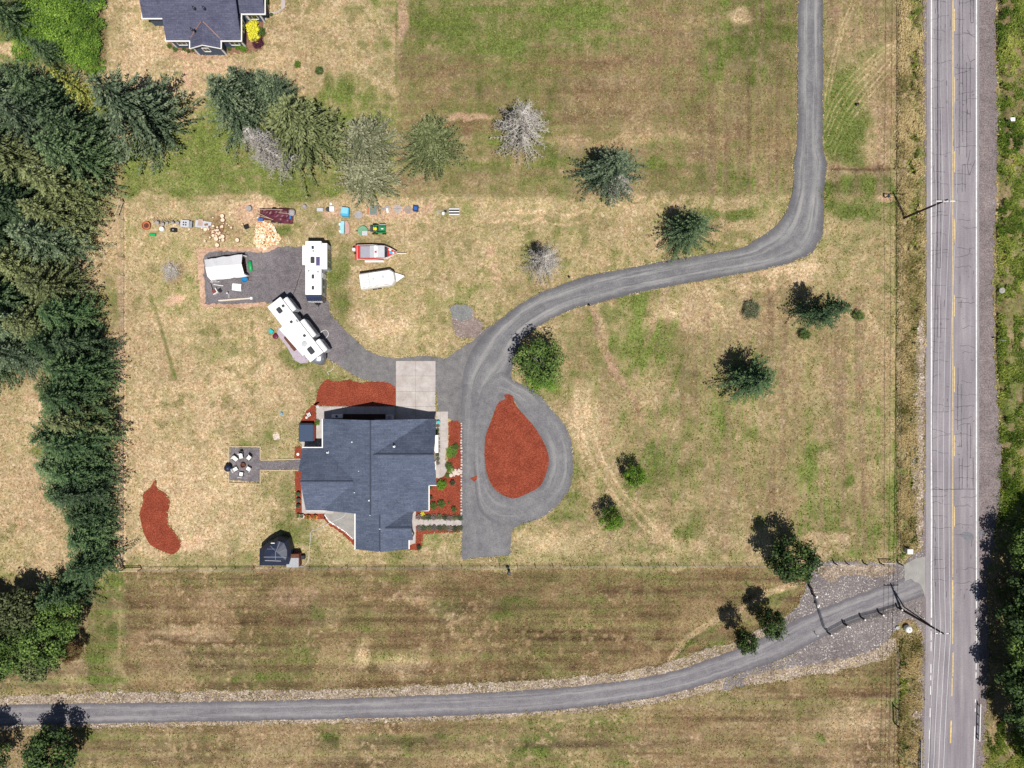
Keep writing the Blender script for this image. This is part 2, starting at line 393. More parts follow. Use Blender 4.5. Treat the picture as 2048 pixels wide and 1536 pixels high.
# patches
P=[(1692,190,40,85,-8,1.15,.0,0,.78),(1700,265,50,70,0,1.15,0,0,.76),(1760,230,18,60,15,.2,.4,.3,1.0),(1735,170,70,110,10,.30,.5,.25,1.0),(1700,60,55,120,5,.25,.30,.35,1.06),
 (1760,300,40,40,0,.15,.3,.4,1.1),(1690,425,70,14,0,.98,.1,0,.8),(1680,375,60,14,0,.95,.1,0,.8),(1450,430,80,14,0,.97,0,0,.82),(1120,310,60,30,0,.9,.2,0,.85),
 (700,180,60,50,0,.95,0,0,1.0),(690,170,16,18,0,1,0,0,.8),(660,165,14,20,0,1,0,0,.75),(930,235,70,7,-5,.1,.2,.9,1.1),(805,40,14,50,5,.1,.2,.8,1.1),
 (280,20,30,120,0,.1,.1,.3,1.2),(380,155,11,22,0,.0,.1,.95,1.15),(450,300,120,60,0,.98,0,0,1.05),(350,500,50,60,0,.5,0,.1,1.1),(345,600,30,12,-8,.05,.1,.9,1.15),
 (343,545,24,30,20,.3,.6,.5,.8),(500,430,34,26,0,.1,.2,.9,1.1),(525,405,30,16,0,.1,.1,.7,1.15),(440,465,40,20,0,.35,.5,.4,1.0),(420,448,44,14,0,.2,.7,.2,.9),
 (680,590,26,70,-15,.9,.1,0,.85),(690,530,20,60,0,.85,.1,0,.9),(720,500,20,30,0,.8,.2,0,.9),(560,465,30,20,0,.9,.1,0,.9),(748,421,28,16,0,.1,.1,.95,1.15),
 (800,421,60,14,0,.1,.15,.8,1.1),(857,422,13,13,0,.0,.2,1,1.0),(668,424,24,16,0,.1,.1,.7,1.15),(971,503,20,16,0,.1,.1,.9,1.1),(983,545,18,16,0,.1,.2,.6,1.1),
 (760,640,60,25,0,.1,.05,.35,1.2),(800,610,80,30,0,.5,.1,0,1.05),(420,655,50,20,0,.7,.1,0,.9),(430,700,90,30,0,.55,.1,0,1.0),(590,720,50,20,20,.8,.1,0,.9),
 (640,760,40,20,0,.75,.1,0,.95),(345,1085,12,8,0,.3,.1,.2,1),(385,1090,36,22,0,.08,.0,.7,1.25),(510,900,60,50,0,.62,.1,0,.95),(550,960,50,40,0,.66,.1,0,.95),
 (585,990,26,70,0,.72,.1,0,.9),(600,1065,50,26,20,.78,.1,0,.88),(548,872,9,8,0,.0,.0,.6,1.3),(860,1080,60,22,0,.62,.0,0,1.05),(1015,1100,40,20,0,.75,.1,0,.9),
 (1040,1050,30,14,-30,.85,.1,0,.85),(1130,1010,40,18,-50,.8,.1,0,.85),(1110,760,60,26,0,.8,.1,0,1.0),(1190,870,50,120,-12,.28,.1,.15,1.12),(1160,840,22,70,-8,.15,.0,.4,1.2),
 (1280,1000,60,40,0,.45,.1,.1,1.02),(1275,1040,14,30,-30,.85,.2,0,.82),(1310,1050,16,14,0,.2,.1,.2,1.2),(1320,1070,50,30,20,.1,.1,.3,1.22),(1380,1060,40,30,0,.7,.2,0,.95),
 (1300,920,60,40,0,.78,.1,0,.92),(1385,940,26,20,0,.85,.2,0,.82),(1400,620,120,50,-6,.25,.15,.15,1.12),(1550,560,110,26,-14,.1,.1,.3,1.15),(1500,720,60,60,0,.55,.2,0,.95),
 (1640,900,80,60,0,.55,.35,0,.95),(1560,1000,60,30,0,.3,.55,.1,.92),(1700,960,16,14,0,.85,.3,0,.82),(1735,1050,40,30,0,.6,.2,.1,.95),(1650,1075,80,10,0,.1,.1,.5,1.15),
 (1560,930,14,60,0,.3,.6,.1,.95),(1215,700,8,60,-20,.1,.6,.7,.86),(1240,745,7,40,-30,.1,.6,.7,.88),(1200,650,12,60,-12,.2,.3,.4,1.05),(1225,800,8,60,-28,.3,.3,.2,1.0),
 (580,1200,60,30,0,.15,.5,.5,1.05),(420,1195,120,30,0,.2,.7,.25,1.02),(830,1190,50,26,0,.15,.4,.5,1.12),(800,1330,60,30,0,.2,.3,.4,1.08),(720,1310,20,40,10,.1,.2,.5,1.22),
 (1020,1210,60,30,0,.65,.6,0,.82),(890,1220,40,24,0,.75,.5,0,.8),(650,1235,50,26,0,.7,.5,0,.8),(310,1290,30,5,0,.05,.1,.7,1.3),(380,1270,90,16,0,.15,.3,.5,1.1),
 (1180,1250,100,30,0,.25,.9,.1,.92),(1100,1160,140,10,0,.4,.9,0,.82),(700,1160,200,8,0,.4,.9,.0,.82),(1360,1300,14,40,35,.85,.6,0,.7),(1400,1270,60,10,-30,.8,.5,0,.75),
 (1430,1290,40,14,-20,.88,.2,0,.8),(1550,1190,30,12,-10,.8,.2,.05,.9),(1590,1225,22,10,-20,.1,.5,.7,.9),(750,1478,180,16,0,.92,.3,0,.8),(1080,1490,60,16,0,.85,.2,0,.9),
 (560,1500,80,20,0,.85,.3,0,.85),(1350,1440,200,14,-6,.2,.8,.1,.88),(1640,1480,20,12,30,.9,.2,0,.85),(1680,1380,160,18,-6,.2,.85,.15,.88),(1700,1450,80,30,0,.2,.3,.3,1.1),
 (60,850,60,60,0,.2,.2,.3,1.12),(80,905,30,14,0,.8,.3,0,.85),(70,1000,40,60,0,.2,.4,.35,1.05),(70,1085,80,30,0,.4,.2,.2,1.1),(1640,1090,60,14,0,.3,.2,.3,1.08),
 (1772,393,16,14,0,.05,.2,.9,1.15),(1725,335,80,6,2,.1,.7,.6,.7),(1820,1135,14,22,10,.1,.5,.8,.75),(1812,1238,16,18,0,.1,.6,.8,.8),(215,600,26,60,0,.85,.2,0,.85),
 (215,460,26,30,0,.25,.2,.4,1.05),(20,100,40,16,0,.1,.1,.4,1.1),(200,70,12,80,0,.2,.7,.3,.7),(430,130,80,14,0,.1,.1,.6,1.1),(400,110,70,10,0,.1,.5,.9,.85),
 (980,250,220,12,-2,.3,.8,.1,.88),(1080,120,260,26,0,.35,.85,.05,.85),(1480,30,26,20,0,.1,.1,.3,1.3),(1250,280,200,14,-2,.25,.5,.2,1.08),(1010,90,60,40,0,.95,.0,0,1.1),
 (1100,420,110,6,-2,.15,.1,.4,1.15),(1060,440,120,5,-1,.15,.1,.5,1.15),(1450,455,100,8,-10,.3,.3,.1,1.0),(600,1400,70,5,0,.05,.3,1,.8)]
for cx,cy,rx,ry,ro,g,b,d,s in P: z(ell(cx,cy,rx*1.25,ry*1.25,ro,.6),g,b,d,s,.85)
# worn tyre tracks across the field, and strips along ditch and fences: (points, half width px, green, brown, soil, brightness)
def stroke(pts,wd,g,b,d,s,k=.7):
    D=np.full(XX.shape,1e9)
    for (x0,y0),(x1,y1) in zip(pts,pts[1:]):
        dx,dy=x1-x0,y1-y0; t=np.clip(((PXX-x0)*dx+(PYY-y0)*dy)/(dx*dx+dy*dy),0,1)
        D=np.minimum(D,np.hypot(PXX-x0-t*dx,PYY-y0-t*dy))
    z(sm(1.4-D/wd),g,b,d,s,k)
for o in (0,5,13,19,26,33):
    stroke([(1648+o*.55,235+o*1.6),(1665+o*.8,195+o*1.3),(1700+o,150+o),(1750+o*.9,105+o*.8),(1800,75+o*.6)],1.3,.30,.05,.1,1.15,.62)
for o in (0,7): stroke([(1649+o,200),(1662+o,130),(1680+o,60),(1705+o,0)],1.6,.2,.1,.3,1.2,.6)
stroke([(1180,610),(1200,670),(1225,720),(1262,790),(1290,850)],4,.1,.6,.6,.92,.8)
for o in (0,26): stroke([(1150+o,780),(1158+o,850),(1180+o,920),(1225+o,990),(1290+o,1060),(1330+o,1090)],4,.12,.05,.3,1.2,.6)
stroke([(1205,960),(1260,1030),(1290,1070)],5,.7,.2,0,.86,.5)
stroke([(300,590),(320,650),(340,720),(352,760)],4,.8,.1,0,.86,.8)
stroke([(345,500),(300,560),(290,600)],5,.3,0,.2,1.1,.4)
stroke([(235,400),(243,700),(244,1130)],6,.15,.3,.5,1.02,.7)
stroke([(249,400),(249,1130)],2.2,.1,.1,.5,1.2,.8)
stroke([(240,1205),(238,1330),(262,1372)],4,.5,.1,.1,1.12,.5)
stroke([(1340,1322),(1370,1280),(1420,1245),(1480,1218),(1540,1185),(1590,1170)],7,.12,.1,.5,1.15,.8)
stroke([(1352,1318),(1385,1280),(1430,1256),(1490,1232)],3.5,.8,.6,0,.6,.8)
stroke([(250,401),(620,397),(900,392),(1580,388)],2.5,.6,.2,0,.85,.5)
stroke([(780,140),(782,230)],2,.3,.3,.2,.85,.5);stroke([(793,0),(793,180)],3,.8,.4,0,.72,.7)
stroke([(1793,395),(1793,1120)],2.2,.85,.4,0,.7,.7)
stroke([(1809,0),(1812,400),(1818,760),(1812,1095)],5,.2,.1,.2,1.2,.5)
stroke([(1835,0),(1836,400),(1830,760),(1828,1095)],5,.7,.6,.0,.6,.7)  # greener ditch strip, with the ditch's shade put into its tone
stroke([(240,1134),(1530,1131)],1.6,.6,.5,0,.62,.75)
# wheel-wide mowing swaths and random mottling
n1=vnoise(XX,YY,7,11,4)-.5; n2=vnoise(XX,YY,1.9,12,3)-.5; n3=vnoise(XX,YY,18,13,3)-.5
up=sm((400-PYY)/20); right=sm((PXX-1080)/160)*sm((PYY-560)/40)*sm((1120-PYY)/20)
low=sm((PYY-1140)/10)
hst=vnoise(XX*.07,YY,.9,21,3)-.5; vst=vnoise(XX,YY*.06,.8,22,3)-.5; dst=vnoise((XX+YY)*.1,(XX-YY)*.5,.9,23,3)-.5
gA+=n1*.60+n2*.66+n3*.34+hst*(.55*low+.35*up)+vst*(.55*right+.25*up)
bA+=(vnoise(XX,YY,5,14,4)-.5)*.5+hst*(-.5*low+.2*up)+vst*-.3*right
dA+=np.clip(vnoise(XX,YY,3.5,15,3)-.60,0,1)*1.1
mid=sm((PYY-1440)/10)
sA*=.93; sA*=1-.11*right; sA*=1-.24*low; sA*=1-.15*up*sm((PXX-790)/12); sA*=1+.06*mid
vl=vnoise(XX,YY*.018,.62,61,2)-.5; hl_=vnoise(XX*.018,YY,.62,62,2)-.5; dl=vnoise(XX*.94-YY*.34,(XX*.34+YY*.94)*.02,.7,63,2)-.5
upr=up*sm((PXX-1350)/120); upl=up*sm((PXX-790)/12)*(1-upr); far_r=right*sm((PXX-1330)/80)
sA+=(vnoise(XX,YY,9,16,4)-.5)*.34+(vnoise(XX,YY,1.2,17,2)-.5)*.30+hst*.42*low+vst*.34*right+hst*.16*up
# pale straw clumps left by the mower
gA+=vl*(.7*far_r+.6*upr)+hl_*(.32*upl+.6*low)+dl*.6*right*(1-far_r)
sA+=vl*(.50*far_r+.46*upr+.1)+hl_*(.18*upl+.50*low+.12)+dl*.45*right*(1-far_r)
pc=sm((vnoise(XX,YY,.7,51,2)-.64)/.06)*sm((vnoise(XX,YY,13,52,3)-.50)/.14)*(low*.8+.15*right)
z(pc,.0,.1,.3,1.05,.55)
dk2=sm((vnoise(XX,YY,1.4,53,2)-.62)/.07)*sm((vnoise(XX,YY,10,54,3)-.40)/.2)
z(dk2,.8,.5,0,.74,.5)
rd_=sm((vnoise(XX,YY,8,55,3)-.56)/.12)*(low+.4*right); z(rd_,.1,.5,.55,.98,.45)
z(ell(1690,195,50,100,-8,.9),1.2,-.1,-.1,.80,.85); z(ell(1702,270,64,84,0,.9),1.2,-.1,-.1,.80,.85)
z(sm(1.5-np.abs(PXX-1655-(240-PYY)*.62)/34)*sm((PYY-70)/30)*sm((250-PYY)/30)*sm((1790-PXX)/20),.85,.0,.0,.9,.55)
for o in (0,7,14,24,31,38): stroke([(1648+o*.5,250+o*1.6),(1665+o*.8,205+o*1.3),(1700+o,155+o),(1750+o*.9,108+o*.8),(1800,76+o*.6)],1.7,.38,.0,.0,1.18,.45)
for o in (0,8): stroke([(1649+o,205),(1662+o,130),(1680+o,60),(1705+o,0)],1.7,.2,.1,.2,1.12,.4)
for o in (0,22): stroke([(1152+o,790),(1162+o,860),(1186+o,925),(1230+o,992),(1292+o,1058),(1330+o,1088)],3.2,.15,.05,.2,1.1,.38); stroke([(1160+o,790),(1170+o,860),(1194+o,925),(1238+o,992),(1300+o,1058)],2.6,.7,.3,.0,.88,.35)
ZZ=(vnoise(XX,YY,6,18,3)-.5)*.16
inner=sm((PXX-1780)/10)
def ditch(cx,wd,depth,y0,y1):
    cxx=cx+(vnoise(XX,YY,9,19,2)-.5)*10
    return -depth*np.exp(-((PXX-cxx)/wd)**2)*sm((PYY-y0)/18)*sm((y1-PYY)/18)
ZZ+=ditch(1830,9,.75,-2000,1092)+ditch(1812,10,.8,1275,3000)+ditch(2004,8,.8,-2000,1040)
ZZ+=-.45*np.exp(-((PYY-333)/5)**2)*sm((PXX-1655)/8)*sm((1800-PXX)/10)
far=sm((np.hypot(XX,YY)-110)/60); ZZ*=1-far
ZZ=np.minimum(ZZ,.05)-.055   # keep below the laid surfaces
ny,nx=XX.shape; V=np.stack([XX,YY,ZZ],-1).reshape(-1,3)
ii=np.arange(nx*ny).reshape(ny,nx); F=np.stack([ii[:-1,:-1],ii[:-1,1:],ii[1:,1:],ii[1:,:-1]],-1).reshape(-1,4)
def mat_ground():
    m,nt,b=newmat('dry_meadow'); A=lambda n:(lambda a:(setattr(a,'attribute_name',n),a.outputs['Fac'])[1])(nt.nodes.new('ShaderNodeAttribute'))
    g,br,d,s=A('g'),A('b'),A('d'),A('s'); p=wpos(nt)
    f1=noise(nt,p,2.6,4,.72,.6); f2=noise(nt,p,5.5,3,.75); f3=noise(nt,p,.9,4,.65,.8); f4=noise(nt,p,3.7,3,.7,.5)
    p2=wpos(nt,(1,1,1),.9); f5=noise(nt,p2,1.7,4,.7,1.0)
    hf=noise(nt,p,7.0,2,.8); mf=noise(nt,p2,3.1,3,.85); hue=noise(nt,p,.8,3,.7,.5)
    straw=ramp(nt,f1,[(.30,(.20,.135,.070)),(.45,(.40,.295,.175)),(.58,(.58,.455,.30)),(.72,(.80,.67,.52))])
    straw=mix(nt,sstep(nt,hue,.42,.66),straw,mix(nt,1.0,straw,(1.03,.93,.88),'MULTIPLY'))
    green=ramp(nt,f2,[(.30,(.085,.088,.024)),(.5,(.205,.200,.070)),(.72,(.42,.39,.19))])
    lush=ramp(nt,f4,[(.32,(.035,.068,.010)),(.5,(.105,.165,.024)),(.72,(.23,.30,.065))])
    green=mix(nt,sstep(nt,g,.50,.95),green,lush)
    brown=ramp(nt,f4,[(.28,(.070,.036,.016)),(.5,(.190,.112,.055)),(.72,(.38,.25,.145))])
    dirt=ramp(nt,f1,[(.3,(.33,.19,.12)),(.7,(.58,.40,.29))])
    q=mth(nt,'MULTIPLY_ADD',f3,.30,mth(nt,'MULTIPLY_ADD',f2,.35,mth(nt,'MULTIPLY',mf,.35)))
    gm=sstep(nt,mth(nt,'ADD',g,mth(nt,'MULTIPLY',mth(nt,'SUBTRACT',q,.5),4.2)),.05,.95)
    q2=mth(nt,'MULTIPLY_ADD',f5,.45,mth(nt,'MULTIPLY',hf,.55))
    bm=sstep(nt,mth(nt,'ADD',br,mth(nt,'MULTIPLY',mth(nt,'SUBTRACT',q2,.5),3.4)),.08,.92)
    dm=sstep(nt,mth(nt,'ADD',d,mth(nt,'MULTIPLY',mth(nt,'SUBTRACT',f3,.5),1.8)),.34,.78)
    c=mix(nt,mth(nt,'MULTIPLY',bm,.90),straw,brown); c=mix(nt,mth(nt,'MULTIPLY',gm,.90),c,green); c=mix(nt,mth(nt,'MULTIPLY',dm,.80),c,dirt)
    c=mix(nt,1.0,c,ramp(nt,hf,[(.30,(.62,.60,.56)),(.48,(1,1,1)),(.70,(1.38,1.36,1.36))]),'MULTIPLY')
    c=mix(nt,1.0,c,ramp(nt,mf,[(.28,(.72,.72,.70)),(.5,(1,1,1)),(.72,(1.22,1.22,1.22))]),'MULTIPLY')
    vm=nt.nodes.new('ShaderNodeVectorMath'); vm.operation='SCALE'; L(nt,c,vm.inputs[0]); L(nt,s,vm.inputs['Scale'])
    L(nt,vm.outputs[0],b.inputs['Base Color']); b.inputs['Roughness'].default_value=.95; b.inputs['Specular IOR Level'].default_value=.1
    bump(nt,b,f2,.75,.12); return m
M_ground=mat_ground()
me=npmesh('ground',V,F,M_ground,{'g':gA,'b':bA,'d':dA,'s':sA},smooth=True)
tag(link('ground',me),kind='structure')

# ---------------------------------------------------------------- laid surfaces
def smoothpoly(pts,closed=True,step=.35,jag=.0,seed=1,curve=True):
    rr=np.random.default_rng(seed); n=len(pts); out=[]
    segs=range(n) if closed else range(n-1)
    for i in segs:
        if closed: p0,p1,p2,p3=[Vector(pts[j%n]) for j in (i-1,i,i+1,i+2)]
        else: p0,p1,p2,p3=[Vector(pts[min(max(j,0),n-1)]) for j in (i-1,i,i+1,i+2)]
        m=max(1,int((p2-p1).length/step))
        for k in range(m):
            t=k/m
            q=.5*((2*p1)+(p2-p0)*t+(2*p0-5*p1+4*p2-p3)*t*t+(3*p1-p0-3*p2+p3)*t**3) if curve else p1.lerp(p2,t)
            out.append(q)
    if not closed: out.append(Vector(pts[-1]))
    if jag:
        for q in out:
            a=rr.random()*6.28; r=jag*rr.random()**1.5; q.x+=math.cos(a)*r; q.y+=math.sin(a)*r
    return out
SURF=[]
def sheetmb(mb,pp,zt,step=.35,jag=.08,curve=True,seed=1,h=0,world=False):
    pts=[((p[0]),(p[1])) for p in pp]
    if not world: pts=[tuple(G(x,y).xy) for x,y in pts]
    q=smoothpoly([Vector((x,y)) for x,y in pts],True,step,jag,seed,curve)
    SURF.append(np.array([(v.x,v.y) for v in q]))
    vs=[Vector((v.x,v.y,zt)) for v in q]; tris=tessellate_polygon([vs]); n=len(vs)
    fs=[]
    for t in tris:
        a,b,c=[vs[i] for i in t]
        fs.append(t if (b-a).cross(c-a).z>0 else (t[0],t[2],t[1]))
    lo=[Vector((v.x,v.y,-.25)) for v in vs]
    area=sum(vs[i].x*vs[(i+1)%n].y-vs[(i+1)%n].x*vs[i].y for i in range(n))
    sk=[(i,n+i,n+(i+1)%n,(i+1)%n) if area>0 else (i,(i+1)%n,n+(i+1)%n,n+i) for i in range(n)]
    sk=[tuple(reversed(f)) for f in sk] if False else sk
    mb.add(vs+lo,fs+sk)
def ribbon(name,pairs,zt,mat,tfun=None,jag=.12,nu=17,closed=False,seed=3,step=.6):
    Lp=smoothpoly([Vector((*G(a,b).xy,)) for a,b,_,_ in pairs],closed,1e9,curve=False); 
    if not closed: SURF.append(np.array([tuple(G(a,b).xy) for a,b,_,_ in pairs]+[tuple(G(c,d).xy) for _,_,c,d in pairs[::-1]]))
    else: SURF.append(np.array([tuple(G(a,b).xy) for a,b,_,_ in pairs]))
    A=[G(a,b).xy for a,b,_,_ in pairs]; B=[G(c,d).xy for _,_,c,d in pairs]
    rr=np.random.default_rng(seed); V=[];U=[];T=[];n=len(pairs); rows=0
    segs=range(n) if closed else range(n-1)
    def cr(P,i,t):
        g=(lambda j:P[j%n]) if closed else (lambda j:P[min(max(j,0),n-1)])
        p0,p1,p2,p3=g(i-1),g(i),g(i+1),g(i+2)
        return .5*((2*p1)+(p2-p0)*t+(2*p0-5*p1+4*p2-p3)*t*t+(3*p1-p0-3*p2+p3)*t**3)
    tot=len(list(segs))
    for i in segs:
        m=max(2,int((A[(i+1)%n]-A[i]).length/step),int((B[(i+1)%n]-B[i]).length/step))
        for k in range(m+(1 if (not closed and i==n-2) else 0)):
            t=k/m;a=cr(A,i,t);b=cr(B,i,t);f=(i+t)/tot; dn=(b-a).normalized()
            a=a-dn*rr.random()*jag; b=b+dn*rr.random()*jag
            for j in range(nu):
                u=j/(nu-1);p=a.lerp(b,u);V.append((p.x,p.y,zt));U.append(2*u-1);T.append(tfun(f) if tfun else 1.0)
            rows+=1
    V=np.array(V);base=len(V)
    F=[]
    rr_=range(rows) if closed else range(rows-1)
    for r in rr_:
        r2=(r+1)%rows
        for j in range(nu-1): F.append((r*nu+j,r2*nu+j,r2*nu+j+1,r*nu+j+1))
    F=np.array(F)
    a,b,c=V[F[0][0]],V[F[0][1]],V[F[0][2]]
    if np.cross(b-a,c-a)[2]<0: F=F[:,::-1]
    return npmesh(name,V,F,mat,{'u':U,'t':T})
def S_(o): return tag(o,kind='structure')
# main road
rd=[]
for y in range(-900,2300,60):
    k=max(0,(y-1250)/290.); off=-6*k*k if k<2.2 else -29-(k-2.2)*24
    rd.append((1851+off+ (2 if y<700 else 0),y,1958+off*1.25,y))
S_(link('main_road',ribbon('main_road',rd,.045,M_asph,jag=.03,nu=33,step=3)))
def roadx(x,y):
    k=max(0,(y-1250)/290.); off=-6*k*k if k<2.2 else -29-(k-2.2)*24
    f=(x-1851)/107.; return x+off*(1+.25*f)
mb=MB(); rs=random.Random(3)
sh=[(1945,-900)]+[(1945,2200)]+[(1968,2200),(1968,1480),(1972,1400),(1978,1300),(1972,1150),(1986,1090),(2000,1000),(2003,900),(1996,820),(1988,700),(1986,560),(1990,420),(1996,300),(1994,180),(1990,90),(1992,0),(1992,-900)]
sheetmb(mb,sh,.012,step=.5,jag=.45,curve=False)
S_(mb.build('road_shoulder',M_shoulder))
mb=MB(); sheetmb(mb,[(1846,-900),(1846,0),(1849,200),(1851,400),(1853,700),(1850,900),(1848,1000),(1845,1100),(1843,1300),(1842,1420),(1836,1536),(1800,2200),(1870,2200),(1870,-900)],.010,step=.5,jag=.28,curve=False); 
S_(mb.build('road_verge',M_shoulder))
mb=MB(); sheetmb(mb,[(1838,640),(1848,650),(1850,760),(1848,900),(1846,1000),(1846,1090),(1835,1085),(1826,1000),(1822,900),(1826,800),(1830,700)],.006,step=.4,jag=.5)
sheetmb(mb,[(1845,1300),(1846,1536),(1825,1500),(1832,1400)],.006,step=.4,jag=.5)
S_(mb.build('pale_stone_bank',M_verge))
# painted lines
def dashline(mb,x,y0,y1,w,zt,step=18):
    y=y0
    while y<y1:
        ye=min(y+step,y1); a=roadx(x,y);b=roadx(x,ye); hw=w/2
        mb.add([G(a-hw,ye,0)+Vector((0,0,zt)) if False else Vector((*G(a-hw,y).xy,zt)),Vector((*G(b-hw,ye).xy,zt)),Vector((*G(b+hw,ye).xy,zt)),Vector((*G(a+hw,y).xy,zt))],[(0,1,2,3)]); y=ye
mb=MB(); dashline(mb,1862.5,-900,1235,2.3,.051); dashline(mb,1952.5,-900,1218,2.3,.051); dashline(mb,1953,1452,2200,2.0,.051)
for y in range(1236,1450,18):
    if rs.random()<.5: dashline(mb,1952.5,y,y+rs.randint(5,14),1.6,.051)
for y in range(1240,2000,22): 
    if rs.random()<.55: dashline(mb,1862,y,y+rs.randint(6,18),1.5,.051)
S_(mb.build('white_edge_lines',M_line))
mb=MB()
y=-900
while y<1150: dashline(mb,1905.2,y,y+26,1.5,.051);y+=26
for y in (-400,-260,-120): dashline(mb,1908.4,y,y+46,1.8,.051)
for a,b in ((18,62),(155,205),(303,345),(438,486),(590,633),(733,784),(870,912),(1013,1053)): dashline(mb,1908.4,a,b,1.8,.051)
dashline(mb,1905,1160,1196,2.6,.051);dashline(mb,1905,1196,1288,1.6,.051);dashline(mb,1906,1305,1352,2.0,.051);dashline(mb,1905,1356,1392,1.8,.051);dashline(mb,1905,1441,1486,2.8,.051);dashline(mb,1905,1560,1640,2.6,.051)
S_(mb.build('yellow_centre_lines',M_yline))
# tar crack seals
mb=MB()
def crack(pts,w=.9,jit=.5,zt=.057):
    q=[]
    for (x0,y0),(x1,y1) in zip(pts,pts[1:]):
        m=max(1,int(math.hypot(x1-x0,y1-y0)/7))
        for k in range(m): t=k/m;q.append((x0+(x1-x0)*t+rs.uniform(-jit,jit),y0+(y1-y0)*t+rs.uniform(-jit,jit)))
    q.append(pts[-1])
    for a,b in zip(q,q[1:]):
        A=Vector(G(roadx(*a),a[1]).xy);B=Vector(G(roadx(*b),b[1]).xy); d=(B-A)
        if d.length<1e-6: continue
        nrm=Vector((-d.y,d.x)).normalized()*w*S/2*rs.uniform(.6,1.3)
        mb.add([(*(A+nrm),zt),(*(A-nrm),zt),(*(B-nrm),zt),(*(B+nrm),zt)],[(0,1,2,3)])
for x in (1874.5,1881): crack([(x,-60),(x,536)],.8,.25)
crack([(1874.5,536),(1881,536)],.9,.1)
for x in (1874.5,1881): crack([(x,592),(x,674)],.8,.2)
crack([(1874.5,592),(1881,592)],.8,.1);crack([(1874.5,674),(1881,674)],.8,.1)
for x,a,b in ((1918,-60,310),(1925,-60,285),(1933,125,315),(1940,125,238),(1941,-60,46),(1946,-60,46),(1924,330,384),(1930,330,384),(1916,735,770),(1915,768,860),(1922,768,895),(1934,848,975),(1941,850,915),(1946,915,975),(1918,916,978),(1924,916,978)): crack([(x,a),(x,b)],.85,.3)
crack([(1941,46),(1946,46)]);crack([(1924,330),(1930,330)]);crack([(1934,848),(1941,848)]);crack([(1924,892),(1914,893)])
crack([(1862,979),(1950,978)],1.0,.3)
for y in range(10,1180,24):
    for side in (0,1):
        if rs.random()<.8:
            x0=1863 if side==0 else 1909; x1=x0+rs.uniform(18,42) ; yy=y+rs.uniform(-12,12)
            if side==1 and rs.random()<.5: x0+=rs.uniform(4,16); x1=min(1953,x0+rs.uniform(15,35))
            k=[(x0,yy)];x=x0
            while x<x1: x+=rs.uniform(4,9);yy+=rs.uniform(-4,4)*(rs.random()<.6);k.append((min(x,x1),yy))
            crack(k,.62,.3)
for i in range(90):
    x=rs.uniform(1866,1948);y=rs.uniform(0,1230); 
    if rs.random()<.5: crack([(x,y),(x+rs.uniform(-1,1),y+rs.uniform(5,16))],.7,.3)
    else: crack([(x,y),(x+rs.uniform(2,5),y+rs.uniform(-2,2))],.9,.3)
for k in ([(1870,1130),(1872,1085),(1869,1040)],[(1940,300),(1934,330),(1938,350),(1950,320)],[(1934,60),(1941,70),(1950,75)],[(1935,110),(1940,124),(1950,118)]): crack(k,.7,.6)
S_(mb.build('tar_crack_seals',M_tar))
mb=MB(); sheetmb(mb,[(1921,1071),(1930,1064),(1945,1067),(1947,1078),(1938,1083),(1930,1078)],.054,jag=.15)
sheetmb(mb,[(1958,1063),(1966,1061),(1969,1070),(1960,1074)],.054,jag=.15)
S_(mb.build('dark_road_patch',gravel('patch_asphalt',(.13,.13,.15),(.20,.20,.22),speck=.3)))
# gravel lot and south lane
mb=MB()
sheetmb(mb,[(1622,1124),(1700,1123),(1808,1126),(1822,1112),(1838,1100),(1852,1092),(1853,1300),(1846,1268),(1826,1242),(1806,1240),(1790,1262),(1768,1290),(1720,1318),(1640,1340),(1560,1354),(1490,1372),(1440,1384),(1460,1330),(1520,1285),(1566,1240),(1596,1215),(1610,1175)],.004,step=.5,jag=.35,curve=False)
S_(mb.build('gravel_lot',M_lot))
mb=MB()
up_=[(-300,1396),(0,1391),(250,1385),(512,1381),(740,1377),(1024,1363),(1160,1354),(1280,1338),(1345,1322),(1400,1302),(1470,1282),(1540,1248),(1590,1236)]
dn_=[(1590,1352),(1536,1358),(1440,1380),(1330,1404),(1200,1421),(1024,1434),(820,1443),(512,1449),(250,1454),(0,1458),(-300,1462)]
sheetmb(mb,up_+dn_,.000,step=.5,jag=.42,curve=True)
sheetmb(mb,[(1500,1352),(1580,1335),(1660,1322),(1740,1302),(1785,1276),(1792,1296),(1770,1318),(1700,1336),(1620,1352),(1536,1366),(1490,1370)],.008,step=.5,jag=.4)
sheetmb(mb,[(1640,1134),(1720,1128),(1790,1134),(1770,1152),(1700,1150),(1660,1164),(1640,1150)],.007,step=.4,jag=.6)
S_(mb.build('pale_gravel_verge',M_verge)); VERGES=SURF[-3:-1]
lane=[(-300,1417,-300,1456),(0,1411,0,1450),(256,1407,256,1445),(512,1403,512,1440),(770,1395,780,1434),(1024,1383,1030,1425),(1180,1371,1190,1411),(1324,1349,1336,1388),(1440,1312,1460,1351),(1536,1272,1556,1320),(1600,1238,1625,1284),(1700,1196,1716,1240),(1786,1166,1796,1208),(1850,1140,1852,1190)]
S_(link('south_lane',ribbon('south_lane',lane,.016,M_lane,jag=.18)))
mb=MB(); sheetmb(mb,[(1809,1130),(1830,1117),(1853,1112),(1853,1200),(1842,1170),(1822,1158),(1809,1162)],.022,step=.5,jag=.1,curve=False)
S_(mb.build('paved_apron',M_conc2))
